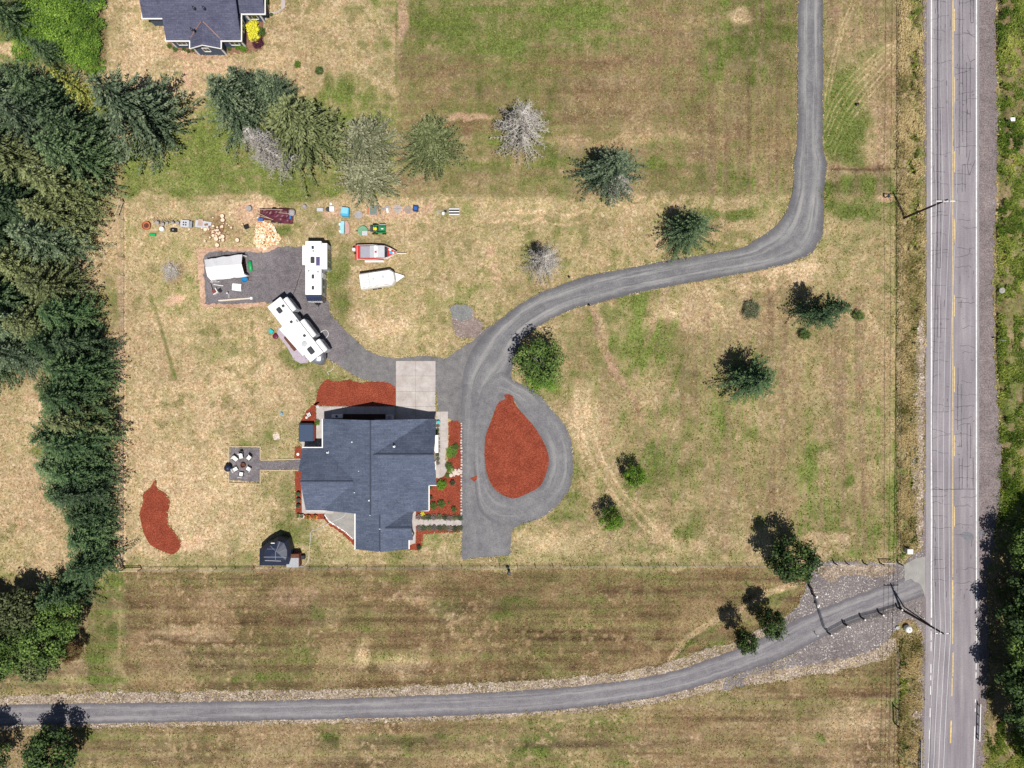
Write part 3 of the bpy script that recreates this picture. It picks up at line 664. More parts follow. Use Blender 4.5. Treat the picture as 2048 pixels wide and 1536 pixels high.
# driveway
pairs=[(1597,-900,1645,-900),(1597,0,1645,0),(1596,150,1646,150),(1594,290,1645,290),(1587,325,1653,328),(1588,360,1649,360),(1584,390,1647,392),(1572,425,1647,436),(1556,448,1643,474),(1536,465,1624,505),(1505,484,1580,526),(1474,499,1520,540),(1349,519,1374,566),(1299,529,1300,580),(1224,543,1240,594),(1174,553,1190,608),(1130,568,1150,616),(1086,584,1110,634),(1055,600,1078,652),(1024,621,1046,678),(985,652,1030,708),(955,685,1020,745),(930,735,985,790),(923,800,975,820),(922,880,968,880),(923,950,970,950),(924,1000,985,990),(924,1050,1000,1030),(924,1118,1022,1110)]
def tf(f): return 1.0 if f<.72 else max(0.25,1-(f-.72)*4)
me=ribbon('gravel_driveway',pairs,.020,M_drive,tf,jag=.14)
S_(link('gravel_driveway',me))
loopo=[(1000,745),(1035,766),(1060,776),(1083,795),(1108,825),(1128,848),(1141,880),(1146,923),(1141,968),(1124,1000),(1094,1028),(1049,1046),(1000,1050),(960,1020),(950,960),(948,900),(950,840),(965,780)]
loopi=[(1000,792),(1022,797),(1031,803),(1039,818),(1062,846),(1082,876),(1096,912),(1093,940),(1079,973),(1040,993),(1024,997),(1000,988),(982,970),(972,940),(970,900),(972,868),(984,835),(994,806)]
lp=[(a,b,c,d) for (a,b),(c,d) in zip(loopo,[loopi[0],loopi[1],loopi[1],loopi[2],loopi[3],loopi[4],loopi[5],loopi[6],loopi[7],loopi[8],loopi[9],loopi[10],loopi[11],loopi[12],loopi[13],loopi[14],loopi[15],loopi[17]])]
S_(link('driveway_loop',ribbon('driveway_loop',lp,.026,M_drive,lambda f:.45+.3*math.sin(f*19),jag=.14,closed=True)))
mb=MB()
sheetmb(mb,[(733,700),(756,711),(791,717),(826,713),(856,711),(882,717),(898,713),(915,700),(945,682),(975,655),(1010,640),(1030,700),(1022,760),(1040,790),(985,830),(968,900),(960,1000),(1000,1035),(1060,1040),(1040,1050),(1026,1060),(1022,1085),(1021,1108),(1000,1112),(925,1119),(923,1060),(922,960),(923,850),(897,836),(880,836),(868,760),(820,768),(792,778),(770,766),(729,760),(706,749),(685,736),(666,722),(650,715),(640,690),(600,640),(560,608),(525,604),(470,608),(412,607),(409,560),(408,512),(420,503),(470,503),(532,506),(548,500),(556,494),(600,493),(652,494),(653,590),(658,622),(666,638),(687,657),(718,687)],.012,step=.4,jag=.16,curve=False)
S_(mb.build('parking_gravel',gravel('parking_gravel_mat',(.125,.118,.125),(.205,.198,.196),speck=.45,patch=.3)))
mb=MB(); sheetmb(mb,[(412,607),(409,560),(408,512),(420,503),(470,503),(532,506),(548,500),(556,494),(600,493),(652,494),(653,590),(660,625),(672,642),(690,660),(700,690),(680,735),(650,715),(600,640),(560,608),(525,604),(470,608)],.017,step=.4,jag=.3,curve=False)
S_(mb.build('rv_parking_pad',M_pad))
mb=MB(); sheetmb(mb,[(393,498),(430,494),(520,494),(560,488),(570,512),(540,520),(530,600),(535,614),(470,616),(401,617),(397,560)],.002,step=.4,jag=.25,curve=False)
S_(mb.build('dirt_border',M_dirt))
mb=MB(); sheetmb(mb,[(905,614),(925,610),(945,618),(952,634),(966,650),(967,668),(945,676),(915,672),(904,650)],.008,jag=.3)
S_(mb.build('bare_earth_patch',gravel('earth_patch_mat',(.17,.125,.11),(.30,.24,.215),white=.4,speck=.7)))
mb=MB(); sheetmb(mb,[(902,617),(915,609),(938,614),(945,628),(935,640),(912,637),(904,630)],.014,jag=.3); S_(mb.build('grey_gravel_heap',gravel('grey_heap',(.16,.17,.17),(.25,.25,.24),speck=.8)))
# concrete
def slab(mb,pp,zt,jag=0,curve=False): sheetmb(mb,pp,zt,step=.8 if not curve else .4,jag=jag,curve=curve)
mb=MB(); slab(mb,[(792,722),(871,722),(871,846),(792,846)],.06); cp=mb.build('concrete_pad',M_conc); S_(cp)
mb=MB(); slab(mb,[(633,813),(791,813),(791,846),(646,846),(646,900),(633,900)],.055); slab(mb,[(600,852),(610,846),(632,846),(632,898),(604,898),(602,880)],.05)
slab(mb,[(872,823),(896,823),(896,896),(892,905),(890,918),(894,930),(893,942),(888,952),(878,957),(869,953),(868,930),(866,846),(872,846)],.055)
slab(mb,[(829,1038),(923,1038),(923,1052),(829,1052)],.05);slab(mb,[(819,1020),(832,1022),(831,1086),(819,1090)],.09)
slab(mb,[(603,960),(640,960),(640,1027),(604,1027)],.05);slab(mb,[(640,1016),(667,1016),(667,1027),(640,1027)],.05)
S_(mb.build('concrete_walkways',M_conc))
mb=MB(); 
for k in range(1,3): mb.box(*G(871,722+40*k-.25).xy,.061,*G(792,722+40*k+.25).xy,.064) if False else None
def joint(mb,x0,y0,x1,y1,w=.5,zt=.066):
    A=Vector(G(x0,y0).xy);B=Vector(G(x1,y1).xy);d=(B-A).normalized();n=Vector((-d.y,d.x))*w*S/2
    mb.add([(*(A-n),zt),(*(B-n),zt),(*(B+n),zt),(*(A+n),zt)],[(0,1,2,3)])
joint(mb,831,722,831,846);joint(mb,792,752,871,752);joint(mb,792,783,871,783);joint(mb,792,813,871,813)
for x in (663,692,730,760): joint(mb,x,813,x,830,.5,.060)
for y in (842,862,882,896,912): joint(mb,872,y,895,y,.4,.060)
joint(mb,881,823,881,940,.3,.060)
for x in (847,862,878,893,908): joint(mb,x,1038,x,1052,.5,.056)
S_(mb.build('concrete_joints',plain('joint_grey',(.22,.2,.19),.9)))  # plain grey strips for the slab joints
mb=MB(); sheetmb(mb,[(640,1018),(711,1018),(713,1080),(704,1077),(690,1062),(672,1050),(660,1045),(652,1035),(650,1026)],.045,jag=0,curve=False); S_(mb.build('patio',M_conc2))
# mulch beds
beds=dict(
 kidney=[(311,960),(315,977),(332,988),(340,1005),(336,1025),(337,1048),(357,1075),(362,1090),(347,1108),(330,1104),(302,1090),(287,1063),(280,1028),(286,1005),(287,988),(300,975)],
 north=[(651,761),(675,763),(699,760),(720,765),(756,763),(778,766),(791,776),(791,812),(640,812),(633,802),(636,781)],
 side=[(640,804),(632,813),(632,846),(605,846),(604,838),(613,823),(629,807)],
 west=[(590,893),(604,893),(604,918),(589,918)],
 west2=[(589,941),(604,941),(604,1022),(650,1024),(655,1035),(648,1038),(592,1036)],
 curve=[(648,1024),(652,1034),(660,1045),(673,1051),(690,1062),(704,1077),(711,1081),(711,1094),(700,1083),(688,1070),(672,1058),(658,1050),(648,1038)],
 drop=[(1024,793),(1029,806),(1039,820),(1064,848),(1084,878),(1097,912),(1094,940),(1079,973),(1040,993),(1024,997),(1000,986),(983,970),(973,943),(969,905),(972,870),(985,835),(996,806),(1008,800)],
 east=[(897,843),(914,841),(923,848),(922,906),(922,960),(923,1038),(832,1038),(832,1022),(850,1020),(858,1018),(858,968),(870,958),(888,953),(895,942),(897,915),(897,900)],
 entry=[(832,1053),(923,1053),(924,1064),(846,1068),(845,1092),(838,1100),(816,1100),(818,1086),(832,1082)],
 hot=[(604,846),(600,852),(600,858),(596,846)])
for i,(k,v) in enumerate(beds.items()):
    mb=MB(); sheetmb(mb,v,.034 if k!='drop' else .055,step=.26,jag=.08 if k in('kidney','drop') else .15,seed=i,curve=k in('kidney','north','drop','side'))
    S_(mb.build('mulch_bed',M_mulch))
mb=MB(); sheetmb(mb,[(686,828),(771,828),(771,842),(686,842)],.07,step=.8,jag=0,curve=False); S_(mb.build('shaded_dark_bed',plain('shaded_bed_brown',(.045,.022,.016),.95,.3)))  # dark bed by the north wall, the house's shade put into its brown
mb=MB(); sheetmb(mb,[(944,956),(952,953),(954,960),(948,963)],.032,jag=.3);sheetmb(mb,[(1010,790),(1026,792),(1024,800),(1012,798)],.058,jag=.2); S_(mb.build('spilled_mulch',M_mulch))
# fire pit pad + path
mb=MB(); sheetmb(mb,[(461,896),(520,896),(520,922),(602,920),(602,938),(521,939),(519,964),(459,960)],.03,step=.5,jag=.04,curve=False); S_(mb.build('firepit_gravel',M_pad))
# flower bed of the neighbour's house + its path
mb=MB(); sheetmb(mb,[(328,80),(345,97),(380,106),(410,108),(450,108),(500,104),(527,96),(526,40),(480,40),(480,80)],.004,jag=.25,step=.4,curve=False)
S_(mb.build('neighbour_flower_bed',gravel('bark_bed',(.16,.08,.05),(.30,.17,.12),speck=.7)))
mb=MB(); sheetmb(mb,[(528,24),(552,24),(562,18),(563,-60),(572,-60),(570,14),(560,25),(545,29),(528,29)],.03,step=.6,jag=0,curve=False); sheetmb(mb,[(500,27),(533,27),(533,40),(500,40)],.05,step=.6,jag=0,curve=False); S_(mb.build('neighbour_path',M_conc))
# ---------------------------------------------------------------- houses
def T(x,y,z=0): return Vector(((x-1024)*S,(768-y)*S,z))   # true ground-plan pixel -> metres
def gable_ns(mb,x0,x1,y0,y1,ze,zr,th=.18,xr=None):
    """ridge runs north-south; plan pixels"""
    xr=(x0+x1)/2 if xr is None else xr
    a,b=T(x0,y0),T(x1,y1); r=T(xr,0).x
    P=[(a.x,ze),(r,zr),(b.x,ze),(b.x,ze-th),(r,zr-th),(a.x,ze-th)]
    n=6; vs=[(x,a.y,z) for x,z in P]+[(x,b.y,z) for x,z in P]
    mb.add(vs,[(0,6,7,1),(1,7,8,2),(2,8,9,3),(3,9,10,4),(4,10,11,5),(5,11,6,0),(0,1,4,5),(1,2,3,4),(11,10,7,6),(10,9,8,7)])
def gable_ew(mb,x0,x1,y0,y1,ze,zr,th=.18,yr=None):
    yr=(y0+y1)/2 if yr is None else yr
    a,b=T(x0,y0),T(x1,y1); r=T(0,yr).y
    P=[(a.y,ze),(r,zr),(b.y,ze),(b.y,ze-th),(r,zr-th),(a.y,ze-th)]
    vs=[(a.x,y,z) for y,z in P]+[(b.x,y,z) for y,z in P]
    mb.add(vs,[(1,7,6,0),(2,8,7,1),(3,9,8,2),(4,10,9,3),(5,11,10,4),(0,6,11,5),(5,4,1,0),(4,3,2,1),(6,7,10,11),(7,8,9,10)])
def bar(mb,p,q,w,h):
    """box beam between two points (top centre line)"""
    p,q=Vector(p),Vector(q);d=(q-p); n=Vector((-d.y,d.x,0)).normalized()*w/2; dz=Vector((0,0,h))
    mb.add([p-n-dz,p+n-dz,q+n-dz,q-n-dz,p-n,p+n,q+n,q-n],[(0,1,2,3),(7,6,5,4),(4,5,1,0),(5,6,2,1),(6,7,3,2),(7,4,0,3)])
H0=T(765,965)
house=thing('house','large house with slate blue shingle roof of crossing gables beside the teardrop driveway loop','house',H0)
def hb(mb,name,mat,parent=None,**k):
    o=mb.build(name,mat,None,**k)
    if parent is None: parent=house
    off=-H0
    for v in o.data.vertices: v.co=v.co+off
    o.parent=parent; return o
ZE=3.0
mb=MB()
gable_ns(mb,656,861.5,836,1014,ZE,7.0)
gable_ew(mb,757,877,836.3,964.5,ZE+.012,6.8)
# west wing: north slope projects further west than the south slope
a=T(616,892.5);
gable_ew(mb,616,690,892.5,936,3.02,5.15,yr=935.6)
gable_ew(mb,622.5,722,892.7,1013.6,ZE-.01,5.75,yr=952.6)
gable_ns(mb,719.5,822.6,1002,1089.5,ZE-.02,4.9)
gable_ew(mb,771,831,1016,1072,ZE-.03,4.55)
roof=hb(mb,'roof',M_roof)
# ridge and valley caps
mb=MB()
capm=plain('ridge_cap_shingle',(.045,.055,.08),.9,.2)
for p,q in ((T(758.7,836,7.02),T(758.7,1014,7.02)),(T(757,900.4,6.83),T(877,900.4,6.83)),(T(622.5,952.6,5.77),T(722,952.6,5.77)),(T(771,1010,4.92),T(771,1089.5,4.92)),(T(771,1044,4.57),T(831,1044,4.57))):
    bar(mb,p,q,.22,.05)
hb(mb,'ridge_cap',capm,roof)
# white gutters and barge boards
mb=MB()
def gut(p,q,w=.16,h=.16): m_=MB(); bar(m_,p,q,w,h); hb(m_,'gutter',M_white)
gut(T(655,836,3.02),T(655,893,3.02));gut(T(862.6,964.5,3.0),T(862.6,1014,3.0));gut(T(616,891.4,3.03),T(655,891.4,3.03),.14)
gut(T(718.4,1014,3.0),T(718.4,1089.5,3.0));gut(T(823.7,1072,2.99),T(823.7,1089.5,2.99));gut(T(623,1014.8,2.98),T(719,1014.8,2.98),.08)
gut(T(862,1014.9,2.97),T(823,1014.9,2.97),.10);gut(T(861.5,965.5,3.0),T(877,965.5,3.0),.10)
# walls below the roofs, with gable ends
mb=MB()
def wallbox(x0,x1,y0,y1,zt=2.85): a,b=T(x0,y1),T(x1,y0); mb.box(a.x,a.y,0,b.x,b.y,zt)
wallbox(661,856,841,1009,2.8);wallbox(763,872,841.4,960,2.81);wallbox(627,716,897,1008.6,2.79);wallbox(724,818,1004,1084,2.78);wallbox(780,819,1021,1066,2.77)
def tri_ns(x0,x1,y,zr,ze=2.82,t=.12): # gable triangle in a wall facing north/south
    a,b=T(x0,y),T(x1,y);r=(a.x+b.x)/2; mb.add([(a.x,a.y,ze),(b.x,a.y,ze),(r,a.y,zr),(a.x,a.y+t,ze),(b.x,a.y+t,ze),(r,a.y+t,zr)],[(0,1,2),(5,4,3),(0,3,4,1),(1,4,5,2),(2,5,3,0)])
tri_ns(664,854,842.5,6.5);tri_ns(664,854,1009,6.5);tri_ns(726,816,1084,4.5)
def tri_ew(y0,y1,x,zr,ze=2.82,t=.12):
    a,b=T(x,y0),T(x,y1);r=(a.y+b.y)/2; mb.add([(a.x,a.y,ze),(a.x,b.y,ze),(a.x,r,zr),(a.x+t,a.y,ze),(a.x+t,b.y,ze),(a.x+t,r,zr)],[(0,1,2),(5,4,3),(0,3,4,1),(1,4,5,2),(2,5,3,0)])
tri_ew(843,958,870.5,6.3);tri_ew(899,1006,628,4.9)
hb(mb,'wall',M_cream)
def window(wx,wy,facing,wd=1.4,ht=1.3,z=1.0,parent=None,base=None):
    """framed window proud of a wall; facing in n s e w"""
    base=base or (house,H0); a=T(wx,wy)-base[1]; m=Matrix.Translation(a)@Matrix.Rotation({'s':0,'e':R(90),'n':R(180),'w':R(-90)}[facing],4,'Z')
    fr=MB(); t=.09
    for bx in ((-wd/2-t,-.07,z-t,-wd/2,.0,z+ht+t),(wd/2,-.07,z-t,wd/2+t,.0,z+ht+t),(-wd/2,-.065,z+ht,wd/2,0,z+ht+t),(-wd/2,-.10,z-t,wd/2,0,z),(-.025,-.05,z,.025,0,z+ht)): fr.box(*bx,m=m)
    f=fr.build('window',M_white); f.parent=base[0]
    g=MB(); g.box(-wd/2,-.025,z,wd/2,-.005,z+ht,m=m); gg=g.build('pane',M_glass); gg.parent=f
    return f
for x,y,f,wd in ((690,841,'n',1.2),(728,841,'n',2.4),(772,841,'n',1.2),(627,920,'w',1.6),(627,985,'w',1.8),(690,1008.6,'s',2.2),(745,1084,'s',1.4),(795,1084,'s',1.4),(724,1050,'w',1.6),(856,990,'e',1.6),(872,890,'e',1.4),(872,930,'e',1.4)):
    window(x,y,f,wd)
# garage door and entrance door
mb=MB(); a=T(868,841.4)-H0+H0; 
for k in range(4): mb.box(T(866,841).x-5.2,T(0,841.4).y,.05+k*.55,T(866,841).x,T(0,841.4).y+.06,.05+k*.55+.53)
hb(mb,'garage_door',M_white)
mb=MB(); a=T(819,1044); mb.box(a.x,a.y-.5,.1,a.x+.05,a.y+.5,2.15); d=hb(mb,'door',M_brown); mb=MB(); mb.box(a.x+.05,a.y+.36,1.0,a.x+.11,a.y+.42,1.12); hb(mb,'handle',M_grey,d)
# porch posts at the entrance and the covered back porch
for x,y in ((828,1022),(828,1068)):
    a=T(x,y); mb=MB(); mb.box(a.x-.1,a.y-.1,.09,a.x+.1,a.y+.1,2.8); hb(mb,'porch_post',M_white)
# chimney-less roof: plumbing vents
M_vent=plain('white_vent_pipe',(.80,.80,.80),.5,.05)
def vent(tx,ty,z,h=.35,r=.07,par=None,base=None,mat=None):
    base=base or (roof,H0); a=T(tx,ty)-base[1]; b=MB(); b.lathe([(r*2.2,z-.12),(r*2.2,z),(r,z+.03),(r,z+h),(r*.6,z+h)],10,Matrix.Translation((a.x,a.y,0))); o=b.build('vent_pipe',mat or M_vent); o.parent=base[0]; return o
for px,py,z,h,r in ((704,884,5.5,.18,.07),(655.5,905,3.5,.45,.11),(718,942,6.0,.25,.06),(788,893,6.3,.4,.10),(709,985,5.7,.2,.06),(742,861,6.9,.08,.06),(738,1001,6.95,.12,.07),(740,1030,6.9,.1,.06),(695,1019,4.7,.1,.06),(759,1058,4.9,.12,.05),(760,1058,4.85,.1,.05),(759,1103,4.85,.15,.05)):
    g=G(px,py,z); b=MB(); b.lathe([(r*2,z-.15),(r*1.8,z),(r,z+.03),(r,z+h),(r*.6,z+h)],10,Matrix.Translation((g.x-H0.x,g.y-H0.y,0))); o=b.build('vent_pipe',M_vent); o.parent=roof
# white bow-shaped canopy over the garden door on the east side
g=G(872,888,2.3)-H0; b=MB(); b.side([(-.12,2.45),(.35,2.2),(.35,2.12),(-.12,2.35)],-1.35,1.35,Matrix.Translation((g.x,g.y,0))); o=b.build('door_canopy',M_white); o.parent=house
# neighbour's house
H1=T(420,30)
nh=thing('house','dark blue house with navy shingle roof and white trim cut off by the top edge','house',H1)
def nb(mb,name,mat,parent=None):
    o=mb.build(name,mat); 
    for v in o.data.vertices: v.co=v.co-H1
    o.parent=parent or nh; return o
k=1-3.0/HC
def TP(px,py,z=3.0): # plan pixel of something seen at px,py at height z
    q=1-z/HC; return 1024+(px-1024)*q,768+(py-768)*q
mb=MB()
x0,ys=TP(332,81);x1,_=TP(482,81); gable_ew(mb,x0,x1,-80,ys,3.0,3.0+(ys+80)/2*S*.42)
x2,ya=TP(285,36); gable_ew(mb,x2,x0+30,-70,ya,2.98,2.98+(ya+70)/2*S*.42)
x3,yb=TP(529,27); gable_ew(mb,x1-30,x3,-70,yb,2.96,2.96+(yb+70)/2*S*.42)
xa,yc=TP(380,96);xb,_=TP(441,96); gable_ns(mb,xa,xb,yc-60,yc,2.94,4.1)
nroof=nb(mb,'roof',M_roof2)
mb=MB(); 
def gl(ax,ay,bx,by,zz): m_=MB(); bar(m_,T(ax,ay,zz),T(bx,by,zz),.16,.17); nb(m_,'gutter',M_white)
gl(x0,ys+1,xa,ys+1,3.02);gl(xb,ys+1,x1,ys+1,3.02);gl(x2,ya+1,x0,ya+1,3.0);gl(x1,yb+1,x3,yb+1,2.98);gl(x0-1,ya,x0-1,ys+2,3.03);gl(x1+1,yb,x1+1,ys+2,3.03);gl(x3+1,yb-200,x3+1,yb+2,2.98);gl(x2-1,ya-200,x2-1,ya+2,3.0)
gl(xa-1,ys,xa-1,yc+1,2.96);gl(xb+1,ys,xb+1,yc+1,2.96)
xm=(xa+xb)/2; bar(mb,T(xa-1,yc+1,2.96),T(xm,yc+1,4.12),.1,.17);bar(mb,T(xm,yc+1,4.12),T(xb+1,yc+1,2.96),.1,.17)
nb(mb,'barge_board',M_white)
mb=MB()
copper=plain('copper_valley',(.32,.16,.11),.5,.1)
yv=ys-14; bar(mb,T(xm-2,yc-44,4.13),T(xa+1,ys-4,3.13),.10,.02);bar(mb,T(xm+2,yc-44,4.13),T(xb-1,ys-4,3.13),.10,.02)
nb(mb,'valley_flashing',copper,nroof)
mb=MB()
def wb(a,b,c,d,zt): p,q=T(a,d),T(b,c); mb.box(p.x,p.y,0,q.x,q.y,zt)
wb(x0+4,x1-4,-76,ys-4,2.8);wb(x2+5,x0+30,-66,ya-4,2.79);wb(x1-30,x3-12,-66,yb-4,2.78);wb(xa+3,xb-3,ys-20,yc-4,2.77)
a,b=T(xa+4,yc-4),T(xb-4,yc-4); mb.add([(a.x,a.y,2.77),(b.x,a.y,2.77),((a.x+b.x)/2,a.y,3.75),(a.x,a.y+.1,2.77),(b.x,a.y+.1,2.77),((a.x+b.x)/2,a.y+.1,3.75)],[(0,1,2),(5,4,3),(0,3,4,1),(1,4,5,2),(2,5,3,0)])
nb(mb,'wall',M_bluewall)
mb=MB()
for xx,yy in ((x0+4,ys-4),(x1-4,ys-4),(xa+3,yc-4),(xb-3,yc-4)):
    a=T(xx,yy); mb=MB(); mb.box(a.x-.1,a.y-.1,0,a.x+.1,a.y+.1,2.82); nb(mb,'corner_board',M_white)
for x in (x0+22,x1-20): window(x,ys-4,'s',1.3,1.3,1.0,base=(nh,H1))
window(xm-4,yc-4,'s',.9,1.0,1.3,base=(nh,H1)); window(x1-4,ys-38,'e',1.5,1.3,1.0,base=(nh,H1)); window(x1+14,yb-4,'s',1.6,1.6,.8,base=(nh,H1))
for px,py in ((386,14),(406,14),(401,75),(411,75),(382,57)):
    zz=3.5 if py>60 else 5.5; g=G(px,py,zz)-H1; b=MB(); b.lathe([(.2,zz-.5),(.18,zz-.05),(.07,zz),(.07,zz+.4),(.04,zz+.4)],10,Matrix.Translation((g.x,g.y,0))); o=b.build('vent_pipe',M_dark); o.parent=nroof
for x in (x1+8,x1+34):
    a=T(x,yb-1)-H1; b=MB(); b.box(a.x-.09,a.y-.09,.05,a.x+.09,a.y+.09,2.8); o=b.build('porch_post',M_white);o.parent=nh
# small terrace of the neighbour
# ---------------------------------------------------------------- trees and shrubs
def quads_mesh(name,C,D,W,v,mat,fold=0.0):
    """diamond-shaped leaf sprays: base C, vector D, half-width vector W (arrays)"""
    n=len(C); V=np.empty((n,4,3)); V[:,0]=C; V[:,1]=C+D*.45+W; V[:,2]=C+D; V[:,3]=C+D*.45-W
    F=np.arange(n*4).reshape(n,4)
    return npmesh(name,V.reshape(-1,3),F,mat,fattrs={'v':v})
def conifer_mesh(seed,h,r,mat,dens=1.0,droop=.30,z0=.05,pw=.88,spray=.52,gap=0.0,bare=0.0,up=.15,lean=0):
    g=np.random.default_rng(seed); C=[];D=[];W=[];Vv=[]; TC=MB(); twC=[];
    nwh=max(8,int(h*2.1*dens))
    ph0,ph1=g.random()*6.28,g.random()*6.28
    for wi in range(nwh):
        t=z0+(1-z0)*((wi+g.random()*.6)/nwh)**.92; zz=t*h; Lr=r*1.06*(min(1,.66+1.8*t) if t<.19 else max(.02,(1-t)/.81)**pw)
        nb_=int(g.integers(6,9)*(.65+.35*min(1,Lr/1.5)))
        a0=g.random()*6.28
        for bi in range(nb_):
            if g.random()<gap: continue
            a=a0+bi*6.283/nb_+g.normal(0,.26); Lb=Lr*g.uniform(.62,1.18)*(1+.16*math.sin(2*a+ph0)+.10*math.sin(3*a+ph1)); zb=zz+g.normal(0,h*.012)
            dx,dy=math.cos(a),math.sin(a); m=max(3,int(Lb/.235)); side=np.array([-dy,dx,0]); tint=g.random()*.35
            prev=None
            crv=g.normal(0,.22)
            for k in range(1,m+1):
                s=k/m; x=Lb*s; dx,dy=math.cos(a+crv*s),math.sin(a+crv*s); side=np.array([-dy,dx,0]); dz=-droop*Lb*(s**1.3)*.9+up*Lb*s*s*.9
                P=np.array([dx*x,dy*x,zb+dz])
                ln=spray*(1.10-.38*s)*g.uniform(.75,1.25)*(.6+.4*min(1,Lb/1.5))
                for sg in (-1,1):
                    th=g.uniform(.38,.85)
                    d=np.array([dx,dy,0])*math.cos(th)+side*sg*math.sin(th); d=d*ln; d[2]=g.normal(-.10,.12)*ln
                    wv=np.cross(d,[g.normal(0,.22),g.normal(0,.22),1]); wv=wv/np.linalg.norm(wv)*ln*g.uniform(.11,.20)
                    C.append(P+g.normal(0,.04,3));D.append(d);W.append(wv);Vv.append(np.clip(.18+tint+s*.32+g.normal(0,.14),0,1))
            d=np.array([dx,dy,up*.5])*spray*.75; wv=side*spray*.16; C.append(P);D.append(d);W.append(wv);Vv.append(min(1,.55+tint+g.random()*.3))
    for k in range(14):
        a=g.random()*6.28; C.append(np.array([0,0,h*(.93+.05*g.random())]));D.append(np.array([math.cos(a)*.25,math.sin(a)*.25,.35]));W.append(np.array([-math.sin(a)*.06,math.cos(a)*.06,0]));Vv.append(.7)
    me=quads_mesh('crown',np.array(C),np.array(D),np.array(W),np.array(Vv),mat)
    TC.lathe([(h*.016+.08,0),(h*.013+.05,h*.2),(h*.009+.03,h*.6),(.02,h*.98)],8)
    tm=bpy.data.meshes.new('trunk'); tm.from_pydata(TC.v,[],TC.f); tm.materials.append(M_bark)
    return tm,me
def dead_mesh(seed,h,r,pw=.7,dens=1.0,foliage=0.0,tw=.020,droop=.12):
    g=np.random.default_rng(seed);V=[];F=[];vv=[];C=[];D=[];W=[];lv=[]
    def seg(a,b,w0,w1,val):
        d=b-a; n=np.linalg.norm(d)
        if n<1e-6: return
        u=np.cross(d,[0,0,1.0]); u=u/(np.linalg.norm(u)+1e-9); q=np.cross(u,d/n)
        i=len(V)
        for P,w_ in ((a,w0),(b,w1)):
            for j in range(3):
                t=j*2.094; V.append(P+u*math.cos(t)*w_+q*math.sin(t)*w_)
        for j in range(3): F.append((i+j,i+(j+1)%3,i+3+(j+1)%3,i+3+j)); vv.append(val)
    nwh=max(8,int(h*2.6*dens))
    for wi in range(nwh):
        t=.06+.92*(wi+g.random())/nwh; zz=t*h; Lr=r*max(.05,1-t)**pw
        for bi in range(int(g.integers(5,9))):
            a=g.random()*6.283; Lb=Lr*g.uniform(.55,1.15); dx,dy=math.cos(a),math.sin(a); m=max(3,int(Lb/.4)); val=np.clip(g.normal(.5,.22),0,1)
            P=np.array([0,0,zz]); a2=a
            for k in range(1,m+1):
                s=k/m; a2+=g.normal(0,.13); Q=P+np.array([math.cos(a2),math.sin(a2),-droop*s+g.normal(.03,.10)])*Lb/m
                w0=tw*(1.7-1.1*(s-1/m)); w1=tw*(1.7-1.1*s); seg(P,Q,w0,w1,val)
                for sg in (-1,1):
                    for rep in range(2):
                        if g.random()<.85:
                            th=a2+sg*g.uniform(.5,1.15); l=g.uniform(.25,.75)*(1.1-.5*s)*min(1,.4+Lb/2.5); E=Q+np.array([math.cos(th),math.sin(th),g.normal(-.1,.25)])*l
                            seg(Q,E,tw*.7,tw*.35,np.clip(val+g.normal(0,.15),0,1))
                            if g.random()<.7:
                                th2=th+g.normal(0,.7); seg((Q+E)/2,(Q+E)/2+np.array([math.cos(th2),math.sin(th2),g.normal(0,.3)])*l*.55,tw*.55,tw*.3,np.clip(val+g.normal(0,.15),0,1))
                            if g.random()<foliage:
                                d=(E-Q)*1.1; wv=np.cross(d,[g.normal(0,.3),g.normal(0,.3),1.]); wv=wv/(np.linalg.norm(wv)+1e-9)*l*.24; C.append(Q);D.append(d);W.append(wv);lv.append(g.random())
                P=Q
    bm_=npmesh('branches',np.array(V),np.array(F),M_twig,fattrs={'v':vv})
    TC=MB(); TC.lathe([(h*.018+.05,0),(h*.012+.03,h*.4),(.02,h)],8); tm=bpy.data.meshes.new('trunk'); tm.from_pydata(TC.v,[],TC.f); tm.materials.append(M_barkg)
    lm=quads_mesh('crown',np.array(C),np.array(D),np.array(W),np.array(lv),M_firdry) if C else None
    return tm,bm_,lm
